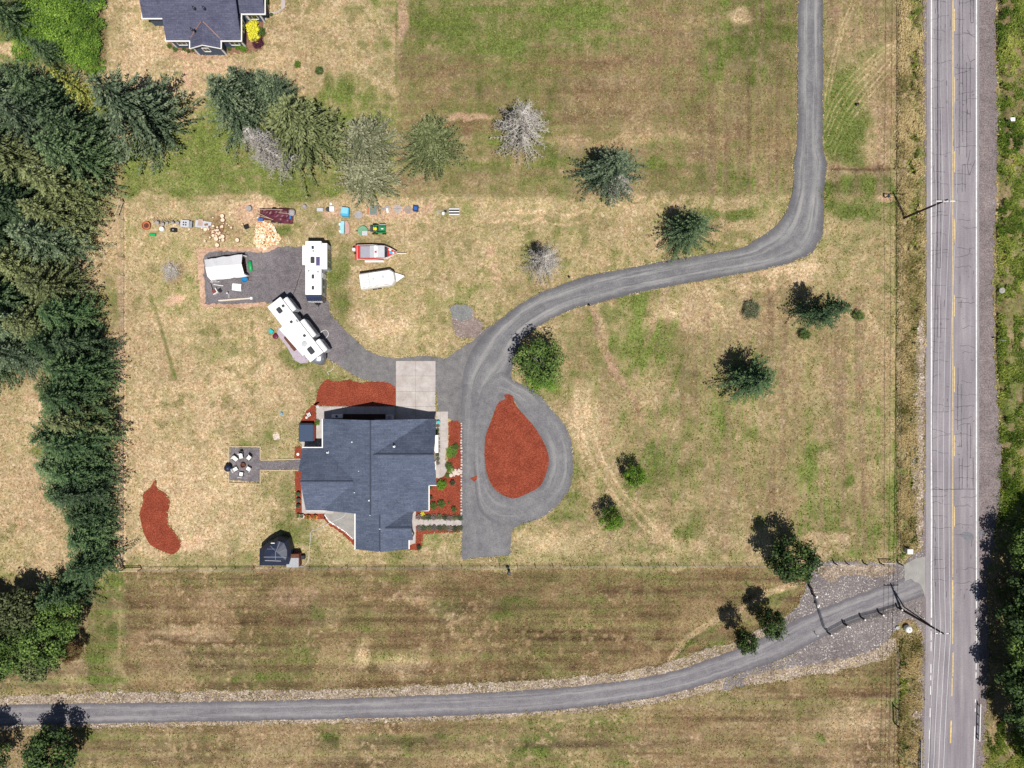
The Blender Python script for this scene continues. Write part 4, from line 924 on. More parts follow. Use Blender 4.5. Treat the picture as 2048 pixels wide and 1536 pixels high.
def leafy_mesh(seed,h,r,mat,n=46,per=95,leaf=.26,z0=.18,squash=1.0,gap=.1,limbs=True,bmat=None,core=0.0):
    g=np.random.default_rng(seed);C=[];D=[];W=[];v=[]; TC=MB(); H=h*(1-z0); zc=h*z0+H*.5
    TC.tube([(0,0,0),(.05,0,h*.3),(0,.05,h*.7)],.05+h*.014,7,.03)
    for k in range(n):
        a=g.random()*6.283; ph=math.acos(g.uniform(-.75,1)); rad=g.uniform(.45,.92) if g.random()>core else g.uniform(.1,.5)
        cx,cy,cz=r*rad*math.sin(ph)*math.cos(a),r*rad*math.sin(ph)*math.sin(a),zc+H*.5*rad*math.cos(ph)*squash
        if limbs and k%2==0: TC.tube([(0,0,h*z0+.1*h),(cx*.5,cy*.5,(cz+h*z0)*.5),(cx,cy,cz)],.03+h*.004,4,.012)
        cr=r*g.uniform(.20,.36); tint=g.random()*.45; m=int(per*g.uniform(.6,1.2))
        p=g.normal(0,1,(m,3)); p/=np.linalg.norm(p,axis=1)[:,None]; q=p*cr*(g.random((m,1))**.35); q[:,2]*=.75
        c=np.array([cx,cy,cz])+q; nrm=p+np.array([0,0,.9])+g.normal(0,.5,(m,3)); nrm/=np.linalg.norm(nrm,axis=1)[:,None]
        t=np.cross(nrm,g.normal(0,1,(m,3))); t/=np.linalg.norm(t,axis=1)[:,None]; b=np.cross(nrm,t); s=leaf*g.uniform(.6,1.3,(m,1))
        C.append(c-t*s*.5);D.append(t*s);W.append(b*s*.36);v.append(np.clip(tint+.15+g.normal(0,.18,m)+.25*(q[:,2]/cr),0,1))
    me=quads_mesh('crown',np.concatenate(C),np.concatenate(D),np.concatenate(W),np.concatenate(v),mat)
    tm=bpy.data.meshes.new('trunk'); tm.from_pydata(TC.v,[],TC.f); tm.materials.append(bmat or M_bark)
    return tm,me
def remat(me,mat):
    c=me.copy(); c.materials.clear(); c.materials.append(mat); return c
TREEN=0
def plant(kind,label,cat,meshes,bx,by,h,r,h0,r0,rz,group=None,names=('trunk','crown')):
    """stand a tree at ground pixel (bx,by); meshes were made for h0,r0"""
    t=thing(kind,label,cat,G(bx,by),rz,group); f=1.14 if kind in('fir_tree','cedar_tree','silver_tree','dead_fir') else 1.06
    t.scale=(r/r0*f,r/r0*f,h/h0)
    t.location.z=-.06
    for nme,me in zip(names,meshes):
        if me is not None: link(nme,me,t)
    return t
# conifer prototypes: height 16, radius 4.6
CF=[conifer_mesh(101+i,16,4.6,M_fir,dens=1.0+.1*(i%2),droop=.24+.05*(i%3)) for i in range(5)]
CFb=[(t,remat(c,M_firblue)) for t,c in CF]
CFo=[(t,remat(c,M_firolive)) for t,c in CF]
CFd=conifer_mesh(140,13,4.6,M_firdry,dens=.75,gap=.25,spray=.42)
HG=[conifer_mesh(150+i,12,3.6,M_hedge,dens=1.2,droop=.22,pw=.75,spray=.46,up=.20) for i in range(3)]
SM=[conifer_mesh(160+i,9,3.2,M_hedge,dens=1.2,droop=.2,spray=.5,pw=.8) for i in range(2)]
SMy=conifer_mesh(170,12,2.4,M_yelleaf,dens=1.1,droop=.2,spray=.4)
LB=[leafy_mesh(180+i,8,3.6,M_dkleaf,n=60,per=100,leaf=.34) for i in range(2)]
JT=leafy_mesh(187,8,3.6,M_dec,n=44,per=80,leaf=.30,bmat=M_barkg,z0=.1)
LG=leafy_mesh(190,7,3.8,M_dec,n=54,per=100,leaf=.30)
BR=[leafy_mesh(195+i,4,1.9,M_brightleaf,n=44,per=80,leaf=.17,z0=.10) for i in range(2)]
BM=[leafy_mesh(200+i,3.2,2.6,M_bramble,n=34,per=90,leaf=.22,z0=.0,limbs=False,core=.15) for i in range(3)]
rt=random.Random(12)
CFDRY=remat(CFo[2][1],M_firdry); CFDRY2=remat(CFo[3][1],M_firdry)
def fir(bx,by,h,r,label,m=None,group=None,kind='fir_tree',rz=None):
    m=m or CF[rt.randrange(5)]; h0,r0=(16,4.6)
    for lst,hh,rr in ((HG,12,3.6),(SM,9,3.2)):
        if m in lst: h0,r0=hh,rr
    if m is CFd: h0,r0=13,4.6
    if m is SMy: h0,r0=12,2.4
    return plant(kind,label,'fir tree' if kind!='cedar_tree' else 'cedar tree',m,bx,by,h,r,h0,r0,rt.random()*6.28 if rz is None else rz,group)
gw='firs of the dense wood on the left'
# dense wood: the ones inside it cannot be told apart
inside=[(205,345,16,4.6),(150,290,18,5.0),(110,350,18,5.0),(163,268,16,4.6),(60,400,17,4.8),(40,300,18,5),(85,240,17,4.8),(30,215,16,4.6),(140,215,15,4.2),
 (105,440,16,4.6),(45,480,15,4.6),(150,500,15,4.3),(95,545,14,4.2),(20,560,15,4.4),(60,610,14,4.2),(5,650,14,4.4),(-40,600,15,4.5),(125,655,13,4),(-10,370,17,5),(-30,260,16,5),(-20,470,16,5),(85,655,13,3.8),(150,585,13,4.0),(205,300,15,4.2),(-60,700,14,4.4)]
for i,(x,y,h,r) in enumerate(inside):
    m=[CF,CFb,CFo,CF,CF][i%5][(i*2)%5]
    o=fir(x,y,h,r,'one of the dark green firs packed together in the wood along the left edge',m,gw); o['tone']=['dark','blue','olive','dark','dark'][i%5]
fir(324,262,19,5.9,'tall grey green fir at the wood edge casting a wide shadow over the meadow',CFb[0],rz=.4)
fir(178,398,15,4.4,'fir on the eastern flank of the wood, just above the top of the wire fence',CFo[1])
fir(162,450,14,4.2,'yellowish green fir of the wood left of the grassy strip by the fence',CFo[2])
fir(20,730,13,4.2,'southernmost fir of the wood at the left edge above the dry field',CF[1])
fir(85,712,12,3.9,'fir on the lower rim of the wood above the dry grass clearing',CFb[2])
fir(222,222,15,2.0,'narrow yellow green conifer rising between the dark firs of the wood',SMy)
# cedar row beside the west fence
gr='cedars in the tall row beside the west fence'
rows=[(178,640,13,4.0),(196,690,12.5,4.0),(198,742,12,4.0),(200,790,11.5,4.0),(197,838,11.5,4.1),(200,884,11.5,4.0),(200,930,11,4.0),(202,976,10.5,3.9),(203,1018,9.5,3.7),(158,700,12,3.8),(160,770,10.5,3.6),(160,820,9.5,3.4),(162,870,10,3.6),(162,925,9.5,3.6),(166,980,9,3.4)]
for i,(x,y,h,r) in enumerate(rows): fir(x+rt.uniform(-4,4),y+rt.uniform(-5,5),h*rt.uniform(.82,1.18),r*rt.uniform(.92,1.1),'one of the dense green cedars forming the unbroken row beside the west fence',HG[i%3] if i%3!=1 else (CF[i%5] if i%2 else CFo[i%5]),gr,'cedar_tree')
fir(203,1064,8.0,3.6,'cedar standing at the lower end of the row, above the wooden fence corner',HG[0],None,'cedar_tree')
fir(210,1116,9.5,3.5,'leaning dark cedar beside the timber fence corner at lower left',SM[1],None,'cedar_tree')
# lower left grove
GR0=(LB[0][0],remat(LB[0][1],M_dec)); GR1=(LB[1][0],remat(LB[1][1],M_firolive))
for x_,y_,h_,r_,l_ in ((172,1172,8,2.6,'upper right one of the small conifers between the cedar row and the grove'),(140,1180,8,2.6,'upper left one of the small conifers between the cedar row and the grove')): fir(x_,y_,h_,r_,l_,SM[0])
gl_='broad leaved trees of the lower left grove'
for i,(x,y,h,r) in enumerate([(150,1218,9,3.4),(128,1262,9.5,3.6),(75,1215,10,3.9),(60,1275,10,3.8),(10,1240,10,4),(110,1300,8.5,3.2),(20,1300,9,3.6),(-30,1210,10,4)]):
    plant('leafy_tree','one of the leafy dark green trees crowded in the grove above the lane at lower left','tree',[LG,GR0,GR1][i%3],x,y,h*.85,r,7 if i%3==0 else 8,3.8 if i%3==0 else 3.6,rt.random()*6,gl_)
plant('maple_tree','small leafy tree with reddish leaves at the right edge of the lower left grove','tree',(LG[0],remat(LG[1],mat_leaf('red_tinged_leaves',(.10,.03,.02),(.16,.10,.04),(.10,.16,.04)))),165,1290,5,1.6,7,3.8,1.1)
plant('leafy_tree','round leafy tree south of the lane near the bottom left corner','tree',LB[0],140,1478,8,3.7,8,3.6,2.2)
plant('leafy_tree','leafy tree cut off by the bottom left corner of the picture','tree',LB[1],14,1480,8,3.2,8,3.6,.2)
# clump north of the yard
fir(500,240,15,4.6,'big blue green fir on the left of the tree clump north of the parked trailers',CFb[1],rz=1.0)
fir(519,202,12,3.0,'slim blue green fir in the upper left of the tree clump',CFb[2])
fir(568,206,12,2.6,'slender fir at the top right of the clump throwing a pointed shadow',CFb[0])
fir(585,212,9,2.0,'small pointed fir on the upper right fringe of the clump',CFb[1])
fir(634,294,16.5,5.9,'broad olive green fir, largest tree of the clump above the yard',CFo[0],rz=2.0)
DT=[dead_mesh(301,16,3.2,dens=.9,tw=.028),dead_mesh(302,9,4.2,dens=1.15,foliage=.05,tw=.034),dead_mesh(303,7,3.0,dens=1.0,tw=.028)]
plant('dead_fir','bare grey dead fir leaning out of the clump with a skeleton of twigs','dead tree',DT[0][:2],566,331,16,3.3,16,3.2,.5,names=('trunk','branches'))
fir(745,310,12,4.5,'thinning grey green fir between the big olive fir and the round one',(CFo[2][0],CFDRY))
fir(738,362,7,4.0,'low lichen grey fir just in front of the thinning grey green one',(CFo[3][0],CFDRY2))
fir(868,310,12.5,4.4,'isolated round olive green fir at the top of the yard left of the silver tree',CFo[1],rz=.3)
plant('silver_tree','silvery grey lichen covered tree standing alone in the mown meadow','tree',DT[1],1043,274,11,4.6,9,4.2,.9,names=('trunk','branches','crown'))
t=fir(1214,360,12.5,4.0,'green fir with a grey lichen covered side in the meadow above the driveway',CFb[3])
plant('dead_bough','grey leafless boughs spreading from the right side of the meadow fir','dead tree',DT[2][:2],1228,378,7.5,2.8,7,3.0,2.0,names=('trunk','branches'))
fir(1364,474,12,3.4,'dark green fir just north of the curving driveway',CF[4])
plant('dead_shrub_tree','small leafless grey tree beside the driveway bend','dead tree',DT[1][:2],1085,532,9.5,3.5,9,4.2,.4,names=('trunk','branches'))
plant('oak_tree','dark rounded tree with pale limbs beside the top of the driveway loop','tree',JT,1080,728,9,3.8,8,3.6,1.4)
plant('green_bush','bright green leafy bush at the foot of the rounded tree by the loop','bush',BR[0],1084,752,3.0,2.7,4,1.9,.4)
fir(1617,630,13.5,2.8,'dark pointed fir in the right part of the field, shadow to its upper left',SM[0])
fir(1483,760,12,3.4,'dark fir with grey twigs in the middle of the right field',SM[1])
plant('dead_bough','grey dry boughs on the right side of the mid field fir','dead tree',DT[2][:2],1494,760,8,1.9,7,3.0,1.0,names=('trunk','branches'))
plant('green_bush','young bright green tree in the field, upper of the pair right of the loop','bush',BR[0],1265,948,6.2,1.9,4,1.9,.9)
plant('green_bush','dense bright green bush, lower of the pair right of the driveway loop','bush',BR[1],1216,1031,6.4,1.85,4,1.9,1.9)
plant('oak_tree','tall round dark oak beside the fence near the gravel lot','tree',LB[0],1557,1100,10.5,3.3,8,3.6,2.9)
plant('slim_tree','narrow dark tree leaning over the edge of the south lane','tree',LB[1],1470,1258,9.5,1.75,8,3.6,.3)
plant('slim_tree','dark rounded tree just up the lane from the narrow one','tree',LB[0],1520,1226,8.5,2.0,8,3.6,1.3)
plant('low_shrub','sparse grey green shrub flat on the field left of the pointed fir','shrub',(None,remat(BR[0][1],M_firdry)),1502,622,1.2,1.5,4,1.9,.3)
plant('low_shrub','small brown and green shrub to the right of the pointed field fir','shrub',(None,remat(BR[1][1],M_dec)),1713,632,1.8,.85,4,1.9,.3)
plant('low_shrub','small green shrub directly below the pointed field fir','shrub',(None,remat(BR[0][1],M_dec)),1606,670,2.0,.9,4,1.9,2.3)
plant('low_shrub','dry grey brush heap in the yard left of the white canopy shelter','shrub',(None,DT[2][1]),342,542,.9,1.9,7,3.0,.3,names=('trunk','branches'))
plant('low_shrub','tiny round green shrub in the dry grass beneath the neighbour path','shrub',(None,BR[0][1]),597,131,.9,.55,4,1.9,.3)
plant('low_shrub','tiny dark green shrub above the meadow, lower right of the tiny round one','shrub',(None,LB[0][1]),640,144,1.0,.6,8,3.6,.3)
# east edge wood
ge='tall trees beyond the road at the right edge'
for i,(x,y,h,r) in enumerate([(2020,1085,12,3.6),(2022,1150,14,4.0),(2014,1210,13,4.0),(2018,1270,13,3.9),(2010,1330,13,3.9),(2016,1392,12,3.8),(2040,1440,12,3.6),(2060,1120,14,4.2),(2062,1230,14,4.2),(2058,1340,14,4.2),(2075,1060,12,4),(2066,1480,12,4)]):
    plant('leafy_tree','one of the tall dark leafy trees lining the far side of the road at the right edge','tree',(LB[i%2][0],LB[i%2][1]) if i%3 else (LG[0],LG[1]),x,y,h*.8,r,8 if i%3 else 7,3.6 if i%3 else 3.8,rt.random()*6,ge)
ORD=['first','second','third','fourth','fifth','sixth','seventh','eighth','ninth','tenth','eleventh','twelfth','thirteenth','fourteenth','fifteenth','sixteenth','seventeenth']
def ordlabel(grp,tmpl,key,filt=None):
    L_=[o for o in COL.objects if o.get('group')==grp and (filt is None or filt(o))]
    for i,o in enumerate(sorted(L_,key=key)): o['label']=tmpl%ORD[i]
# bright bramble thicket, top left
gb='bramble bushes of the bright thicket'
for i,(x,y,h,r) in enumerate([(75,60,3.2,2.9),(110,40,3.4,2.8),(150,30,3.2,2.8),(180,60,3,2.4),(150,80,3.2,2.8),(115,90,3,2.6),(182,102,2.6,2.2),(165,120,2.6,2.0),(95,20,3,2.6),(140,-5,3,2.8),(183,15,2.8,2.2),(60,100,2.6,2.2),(190,132,2,1.6),(65,35,3,2.6)]):
    plant('bramble_bush','one of the bright bramble bushes in the thicket','bush',BM[i%3],x,y,h*.55,r*1.1,3.2,2.6,i*1.3,gb,names=('stem','foliage'))
fir(45,52,10,2.8,'dark fir standing alone above the bramble thicket in the top left corner',CF[1])
fir(170,-10,9,2.4,'dark conifer tip at the top edge behind the bramble thicket',CF[2])
fir(112,118,7,2.0,'small dark fir below the bramble thicket at the wood edge',CF[0])
# weeds and tall grass (nobody could count them)
def weeds(name,strips,n,mat,hh,ww,seed,lush=0.5,blades=4):
    g=np.random.default_rng(seed); C=[];D=[];W=[];v=[]
    tot=sum((x1-x0)*(y1-y0)*k for x0,x1,y0,y1,k in strips)
    for x0,x1,y0,y1,k in strips:
        m=int(n*(x1-x0)*(y1-y0)*k/tot); px=g.uniform(x0,x1,m)+g.normal(0,3.5,m); py=g.uniform(y0,y1,m)+g.normal(0,6,m)
        cl=vnoise(px*S,py*S,1.3,seed,2); keep=cl+vnoise(px*S,py*S,6,seed+5,2)*.5-.25>.38; px,py,cl=px[keep],py[keep],cl[keep]; m=len(px)
        base=np.stack([(px-1024)*S,(768-py)*S,np.full(m,-.15)],-1); tint=vnoise(px*S,py*S,3.1,seed+1,3)
        for b in range(blades):
            a=g.random(m)*6.283; l=hh*g.uniform(.5,1.25,m)*(.6+cl); sp=g.uniform(.25,.75,m)
            d=np.stack([np.cos(a)*l*sp,np.sin(a)*l*sp,l],-1); w_=np.stack([-np.sin(a)*ww,np.cos(a)*ww,g.normal(0,ww*.3,m)],-1)
            C.append(base+g.normal(0,.08,(m,3))*[1,1,0]);D.append(d);W.append(w_);v.append(np.clip((tint-.5)*1.8+.5+g.normal(0,.18,m)-(lush-.5),0,1))
    me=quads_mesh(name,np.concatenate(C),np.concatenate(D),np.concatenate(W),np.concatenate(v),mat)
    return tag(link(name,me),kind='stuff')
o=weeds('tall_grass',[(1797,1826,-30,1095,1.3),(1826,1846,-30,660,.7),(1826,1834,640,1095,.5),(1800,1842,1275,1540,1.0)],24000,M_weed,.40,.05,5,.10)
tag(o,'tall dry yellow grass along the ditch beside the road','grass')
o=weeds('green_ditch_weeds',[(1818,1834,-30,1095,.25),(1802,1808,1100,1125,1),(1802,1812,1280,1540,.8),(1997,2048,-30,1050,1.0),(1975,2048,1440,1540,1.0),(2048,2110,-30,1540,.6),(1640,1660,380,396,.5)],46000,M_weedg,.30,.06,6,.45)
tag(o,'green weeds and brambles growing in both roadside ditches','weeds')
o=weeds('meadow_tufts',[(250,1790,400,1130,1.0),(250,1590,-5,398,.8),(250,1790,1140,1370,1.3),(190,1790,1455,1540,1.2),(-5,120,790,1150,1.0),(1652,1795,-5,440,1.2)],0,M_weed,.14,.03,9) if False else None
BL=[leafy_mesh(400+i,1.6,1.5,M_weedg,n=26,per=60,leaf=.20,z0=0,limbs=False,core=.3) for i in range(2)]

for tone,wd in (('dark','dark green'),('blue','bluish green'),('olive','olive green')):
    ordlabel(gw,wd+' fir inside the left wood, %s of its colour counted from the top',lambda o:-o.location.y,lambda o:o.get('tone')==tone)
for o in COL.objects:
    if 'tone' in o: del o['tone']
ordlabel(gr,'dense green cedar in the row beside the west fence, %s from the north end',lambda o:-o.location.y)
ordlabel(gl_,'leafy tree of the lower left grove above the lane, %s from the left',lambda o:o.location.x)
ordlabel(gb,'bright bramble bush in the top left thicket, %s counted from the left',lambda o:o.location.x)
ordlabel(ge,'tall leafy tree on the far roadside at the right, %s from the top',lambda o:-o.location.y)
# ---- small grass tufts over the meadows, kept off every laid surface
RES=.2; mx,my=int(176/RES),int(132/RES); MASK=np.zeros((my,mx),bool)
def pip(P,x,y):
    ins=np.zeros(x.shape,bool);n=len(P);j=n-1
    for i in range(n):
        xi,yi=P[i];xj,yj=P[j]
        if yi!=yj:
            c=((yi>y)!=(yj>y))&(x<(xj-xi)*(y-yi)/(yj-yi)+xi); ins^=c
        j=i
    return ins
SURF.append(np.array([tuple(T(*q).xy) for q in ((605,838),(880,838),(880,1020),(835,1095),(715,1095),(605,1020))]))
for P_ in SURF:
    i0=max(0,int((P_[:,0].min()+88)/RES));i1=min(mx,int((P_[:,0].max()+88)/RES)+2);j0=max(0,int((P_[:,1].min()+66)/RES));j1=min(my,int((P_[:,1].max()+66)/RES)+2)
    if i1<=i0 or j1<=j0: continue
    X_,Y_=np.meshgrid((np.arange(i0,i1)+.5)*RES-88,(np.arange(j0,j1)+.5)*RES-66); MASK[j0:j1,i0:i1]|=pip(P_,X_,Y_)
def free(x,y):
    i=np.clip(((x+88)/RES).astype(int),0,mx-1);j=np.clip(((y+66)/RES).astype(int),0,my-1); return ~MASK[j,i]
g_=np.random.default_rng(77); n=150000; x=g_.uniform(-86,86,n);y=g_.uniform(-64,64,n); k=free(x,y); x,y=x[k],y[k]
ix=np.searchsorted(gx,x).clip(0,len(gx)-1);iy=np.searchsorted(gy,y).clip(0,len(gy)-1)
lg=gA[iy,ix];lb=bA[iy,ix];lz=ZZ[iy,ix]; cl=vnoise(x,y,1.1,81,2); k=(cl+g_.normal(0,.12,len(x)))>.42; x,y,lg,lb,lz=x[k],y[k],lg[k],lb[k],lz[k]; m=len(x)
C=[];D=[];W=[];v=[]
for b_ in range(2):
    a=g_.random(m)*6.283;l=g_.uniform(.08,.22,m)*(1+.5*np.clip(lg,0,1));sp=g_.uniform(.5,1.4,m);ww=g_.uniform(.03,.07,m)
    C.append(np.stack([x+g_.normal(0,.05,m),y+g_.normal(0,.05,m),lz-.01],-1));D.append(np.stack([np.cos(a)*l*sp,np.sin(a)*l*sp,l],-1));W.append(np.stack([-np.sin(a)*ww,np.cos(a)*ww,g_.normal(0,.01,m)],-1))
    v.append(np.clip(.92-lg*.80-lb*.45+g_.normal(0,.20,m),0,1))
o=link('meadow_grass',quads_mesh('meadow_grass',np.concatenate(C),np.concatenate(D),np.concatenate(W),np.concatenate(v),M_weed))
tag(o,'short dry and green grass tufts covering the mown meadows','grass',kind='stuff')
# dry tufts softening gravel and road edges
C=[];D=[];W=[];v=[]
for P_ in SURF:
    if len(P_)<8: continue
    Q=np.roll(P_,-1,0); Ls=np.hypot(*(Q-P_).T); cnt=(Ls*9).astype(int)
    idx=np.repeat(np.arange(len(P_)),cnt)
    if len(idx)==0: continue
    t=g_.random(len(idx))[:,None]; pt=P_[idx]*(1-t)+Q[idx]*t+g_.normal(0,.16,(len(idx),2)); k=(np.abs(pt[:,0])<86)&(np.abs(pt[:,1])<64)&free(pt[:,0],pt[:,1]); pt=pt[k]; m=len(pt)
    for b_ in range(2):
        a=g_.random(m)*6.283;l=g_.uniform(.10,.26,m);ww=g_.uniform(.03,.07,m)
        C.append(np.stack([pt[:,0],pt[:,1],np.full(m,-.03)],-1));D.append(np.stack([np.cos(a)*l,np.sin(a)*l,l],-1));W.append(np.stack([-np.sin(a)*ww,np.cos(a)*ww,np.zeros(m)],-1));v.append(np.clip(vnoise(pt[:,0],pt[:,1],2.5,83,2)*1.6-.25+g_.normal(0,.18,m),0,1))
o=link('edge_grass',quads_mesh('edge_grass',np.concatenate(C),np.concatenate(D),np.concatenate(W),np.concatenate(v),M_weed))
tag(o,'dry grass tufts fringing the gravel driveway and lane edges','grass',kind='stuff')
g_=np.random.default_rng(91); n=16000; x=g_.uniform(-82,66,n); y=g_.uniform(-60,-36,n)
VP=VERGES
k=np.zeros(n,bool)
for P_ in VP[:2]: k|=pip(P_,x,y)
LN=np.array([tuple(G(a,b).xy) for a,b,_,_ in lane]+[tuple(G(c,d).xy) for _,_,c,d in lane[::-1]]); k&=~pip(LN,x,y); k&=vnoise(x,y,1.6,93,2)>.44; x,y=x[k],y[k]; m=len(x); C=[];D=[];W=[];v=[]
for b_ in range(3):
    a=g_.random(m)*6.283;l=g_.uniform(.12,.30,m);ww=g_.uniform(.03,.06,m)
    C.append(np.stack([x+g_.normal(0,.05,m),y+g_.normal(0,.05,m),np.full(m,-.01)],-1));D.append(np.stack([np.cos(a)*l,np.sin(a)*l,l],-1));W.append(np.stack([-np.sin(a)*ww,np.cos(a)*ww,np.zeros(m)],-1));v.append(np.clip(vnoise(x,y,4,94,2)*1.5-.15+g_.normal(0,.2,m),0,1))
o=link('verge_grass',quads_mesh('verge_grass',np.concatenate(C),np.concatenate(D),np.concatenate(W),np.concatenate(v),M_weed))
tag(o,'dry grass pushing up through the pale gravel beside the south lane','grass',kind='stuff')
# ---------------------------------------------------------------- vehicles, trailers and yard objects
def B(name,mat,par,*boxes,bev=0,smooth=False):
    mb=MB()
    for b in boxes: mb.box(*b,bev=bev)
    return mb.build(name,mat,par,smooth)
def wheel(par,x,y,r=.34,w=.22,hub=None,rot=0):
    mb=MB(); m=Matrix.Translation((x,y,r))@Matrix.Rotation(rot,4,'Z')@Matrix.Rotation(R(90),4,'X')
    mb.lathe([(r*.55,-w/2),(r*.93,-w/2),(r,-w*.3),(r,w*.3),(r*.93,w/2),(r*.55,w/2)],20,m); o=mb.build('wheel',M_rubber,par,True)
    mb=MB(); mb.lathe([(r*.2,-w/2-.01),(r*.56,-w/2+.01),(r*.56,w/2-.01),(r*.2,w/2+.01)],14,m); mb.build('rim',hub or M_white,o); return o
def tubeobj(name,pts,r,mat,par=None,n=6,px=False):
    mb=MB(); mb.tube(pts,r,n); return mb.build(name,mat,par)
M_solar=plain('solar_panel_purple',(.10,.085,.19),.35,.1,spec=.5)
M_tint=plain('smoked_vent_cover',(.045,.05,.06),.35,.2,spec=.5)
M_lav=plain('lavender_patio_mat',(.42,.36,.42),.85,.12)
M_silv=plain('silver_cap',(.30,.31,.34),.25,.1,metal=.6)
M_tarpw=plain('white_tarp',(.84,.84,.87),.6,.06,scale=1.2)
M_tarpb=plain('dark_navy_tarp',(.018,.026,.055),.5,.2,spec=.35)
M_maroon=plain('maroon_tarp',(.115,.022,.040),.5,.2,spec=.5)
M_brownred=plain('red_brown_shingles',(.20,.055,.05),.7,.2)
M_canvas=plain('grey_canvas',(.33,.33,.38),.8,.1)
M_ltcanvas=plain('light_grey_canvas',(.50,.51,.54),.8,.1)
M_stoneg=plain('cast_stone',(.35,.33,.33),.85,.2)
M_terra=plain('terracotta',(.50,.17,.08),.8,.15)
M_teal=plain('teal_plastic',(.02,.45,.45),.5,.1)
M_brightgreen=plain('bright_green_plastic',(.01,.38,.10),.45,.1)
M_orange=plain('orange_pot',(.75,.22,.05),.7,.15)
# --- white travel trailer (rear at the top, nose with dark cap at the bottom); forward = -y
c=T(638.7,543); t=thing('travel_trailer','white travel trailer parked upright on the pad, dark nose cap with white lettering','travel trailer',c)
W=1.20; y1=4.05; y0=-4.05
mb=MB(); mb.side([(y0-.1,.55),(y1,.55),(y1,3.30),(y0+.02,3.30)],-W,W,Matrix.Rotation(R(90),4,'Z')@Matrix.Scale(-1,4,(0,1,0)) if False else Matrix(((0,1,0,0),(1,0,0,0),(0,0,1,0),(0,0,0,1))))
mb.build('body',M_rvside,t)
B('roof_skin',M_rvwhite,t,(-W-.02,y0,3.30,W+.02,y1+.02,3.37),bev=.05)
mb=MB()
prof=[(y0,3.36),(y0-.35,3.15),(y0-.75,2.6),(y0-1.0,1.9),(y0-1.02,1.2),(y0-.80,.65),(y0,.6)]
for k in range(1): pass
m_=Matrix(((0,1,0,0),(1,0,0,0),(0,0,1,0),(0,0,0,1)))
mb.side(prof,-W+.04,W-.04,m_); cap=mb.build('front_cap',plain('navy_front_cap',(.035,.045,.09),.22,.1,spec=.7),t)
try:
    cu=bpy.data.curves.new('lettering','FONT'); cu.body='WILDWOOD'; cu.size=.46; cu.extrude=.012; cu.align_x='CENTER'; cu.offset=.012
    lo=bpy.data.objects.new('lettering',cu); COL.objects.link(lo); bpy.context.view_layer.update()
    dg=bpy.context.evaluated_depsgraph_get(); lm=bpy.data.meshes.new_from_object(lo.evaluated_get(dg)); bpy.data.objects.remove(lo)
    lm.materials.clear(); lm.materials.append(M_white); l=link('lettering',lm,cap); l.location=(0,y0-1.03,1.98); l.rotation_euler=(R(70),0,0); l.scale=(.80,1.5,1)
except Exception as e: print('text',e)
B('slide_out',M_rvside,t,(-W-.50,.55,.9,-W,4.35-.95,3.05)); so_=B('slide_out',M_rvside,t,(W,-.1,.9,W+.80,3.75,3.05))
B('slide_roof',M_rvwhite,t,(W+.02,-.14,3.05,W+.82,3.79,3.10)); B('slide_roof',M_rvwhite,t,(-W-.54,.50,3.05,-W-.02,3.44,3.10))
for a,b in ((1.3,2.5+.5),(.25,1.05)): B('window',M_glass,t,(W+.80,a,1.25,W+.83,b,2.75))
for a,b in ((-2.5,-1.6),(-3.6,-2.9)): B('window',M_glass,t,(W,a,1.6,W+.03,b,2.4))
B('door',M_white,t,(W,-1.35,.75,W+.04,-.65,2.75)); B('stripe',M_black,t,(W+.002,-3.95,1.0,W+.02,-.2,1.14),(W+.002,-4.0,2.9,W+.015,-.2,2.96))
B('air_conditioner',M_tint,t,(-.38,.70,3.37,.20,1.65,3.66),bev=.09); B('solar_panel',M_solar,t,(.42,.35,3.38,1.0,1.68,3.42))
for x,y,sx,sy in ((-.08,3.1,.36,.48),(-.05,-1.3,.38,.62),(-.05,-3.0,.36,.55)): B('roof_vent',M_tint,t,(x-sx/2,y-sy/2,3.37,x+sx/2,y+sy/2,3.50),bev=.05)
for x,y in ((-.68,-.45),(.72,-.6),(.0,2.55)): mb=MB(); mb.lathe([(.14,3.37),(.14,3.45),(.08,3.5)],10,Matrix.Translation((x,y,0))); mb.build('roof_vent',M_grey,t)
for y in (-.4,.4): 
    for x in (-1.05,1.05): wheel(t,x,y,.34,.22,rot=R(90))
B('hitch_frame',M_black,t,(-.06,y0-1.5,.50,.06,y0-.6,.62)); tubeobj('hitch_arm',[(-.9,y0-.2,.55),(0,y0-1.4,.55),(.9,y0-.2,.55)],.05,M_black,t)
mb=MB(); mb.lathe([(.17,.6),(.19,.7),(.19,1.05),(.10,1.2)],12,Matrix.Translation((-.22,y0-1.05,0))); mb.lathe([(.17,.6),(.19,.7),(.19,1.05),(.10,1.2)],12,Matrix.Translation((.22,y0-1.05,0))); mb.build('gas_cover',M_black,t)
# --- fifth wheel trailer, diagonal
c=T(605.8,663.7); t=thing('fifth_wheel_trailer','long white fifth wheel trailer parked diagonally with awning down and silver nose','travel trailer',c,R(-52.3))
X0,X1,W=-5.35,5.2,1.22
B('body',M_rvside,t,(X0,-W,.6,X1-1.8,W,3.70),(X1-1.801,-W+.002,1.9,X1,W-.002,3.698)); B('roof_skin',M_rvwhite,t,(X0-.02,-W-.02,3.70,X1,W+.02,3.78),bev=.05)
mb=MB(); n=12; 
P=[(X1+1.35*math.sin(math.pi*(k/n)) ,-W+.05+(2*W-.1)*k/n) for k in range(n+1)]
vs=[];fs=[]
for zz,sc in ((1.9,.85),(2.6,1.0),(3.2,.92),(3.55,.72),(3.76,.35)):
    for k in range(n+1): vs.append((X1+1.35*sc*math.sin(math.pi*k/n),(-W+.05+(2*W-.1)*k/n)*(1 if zz<3.6 else .96),zz))
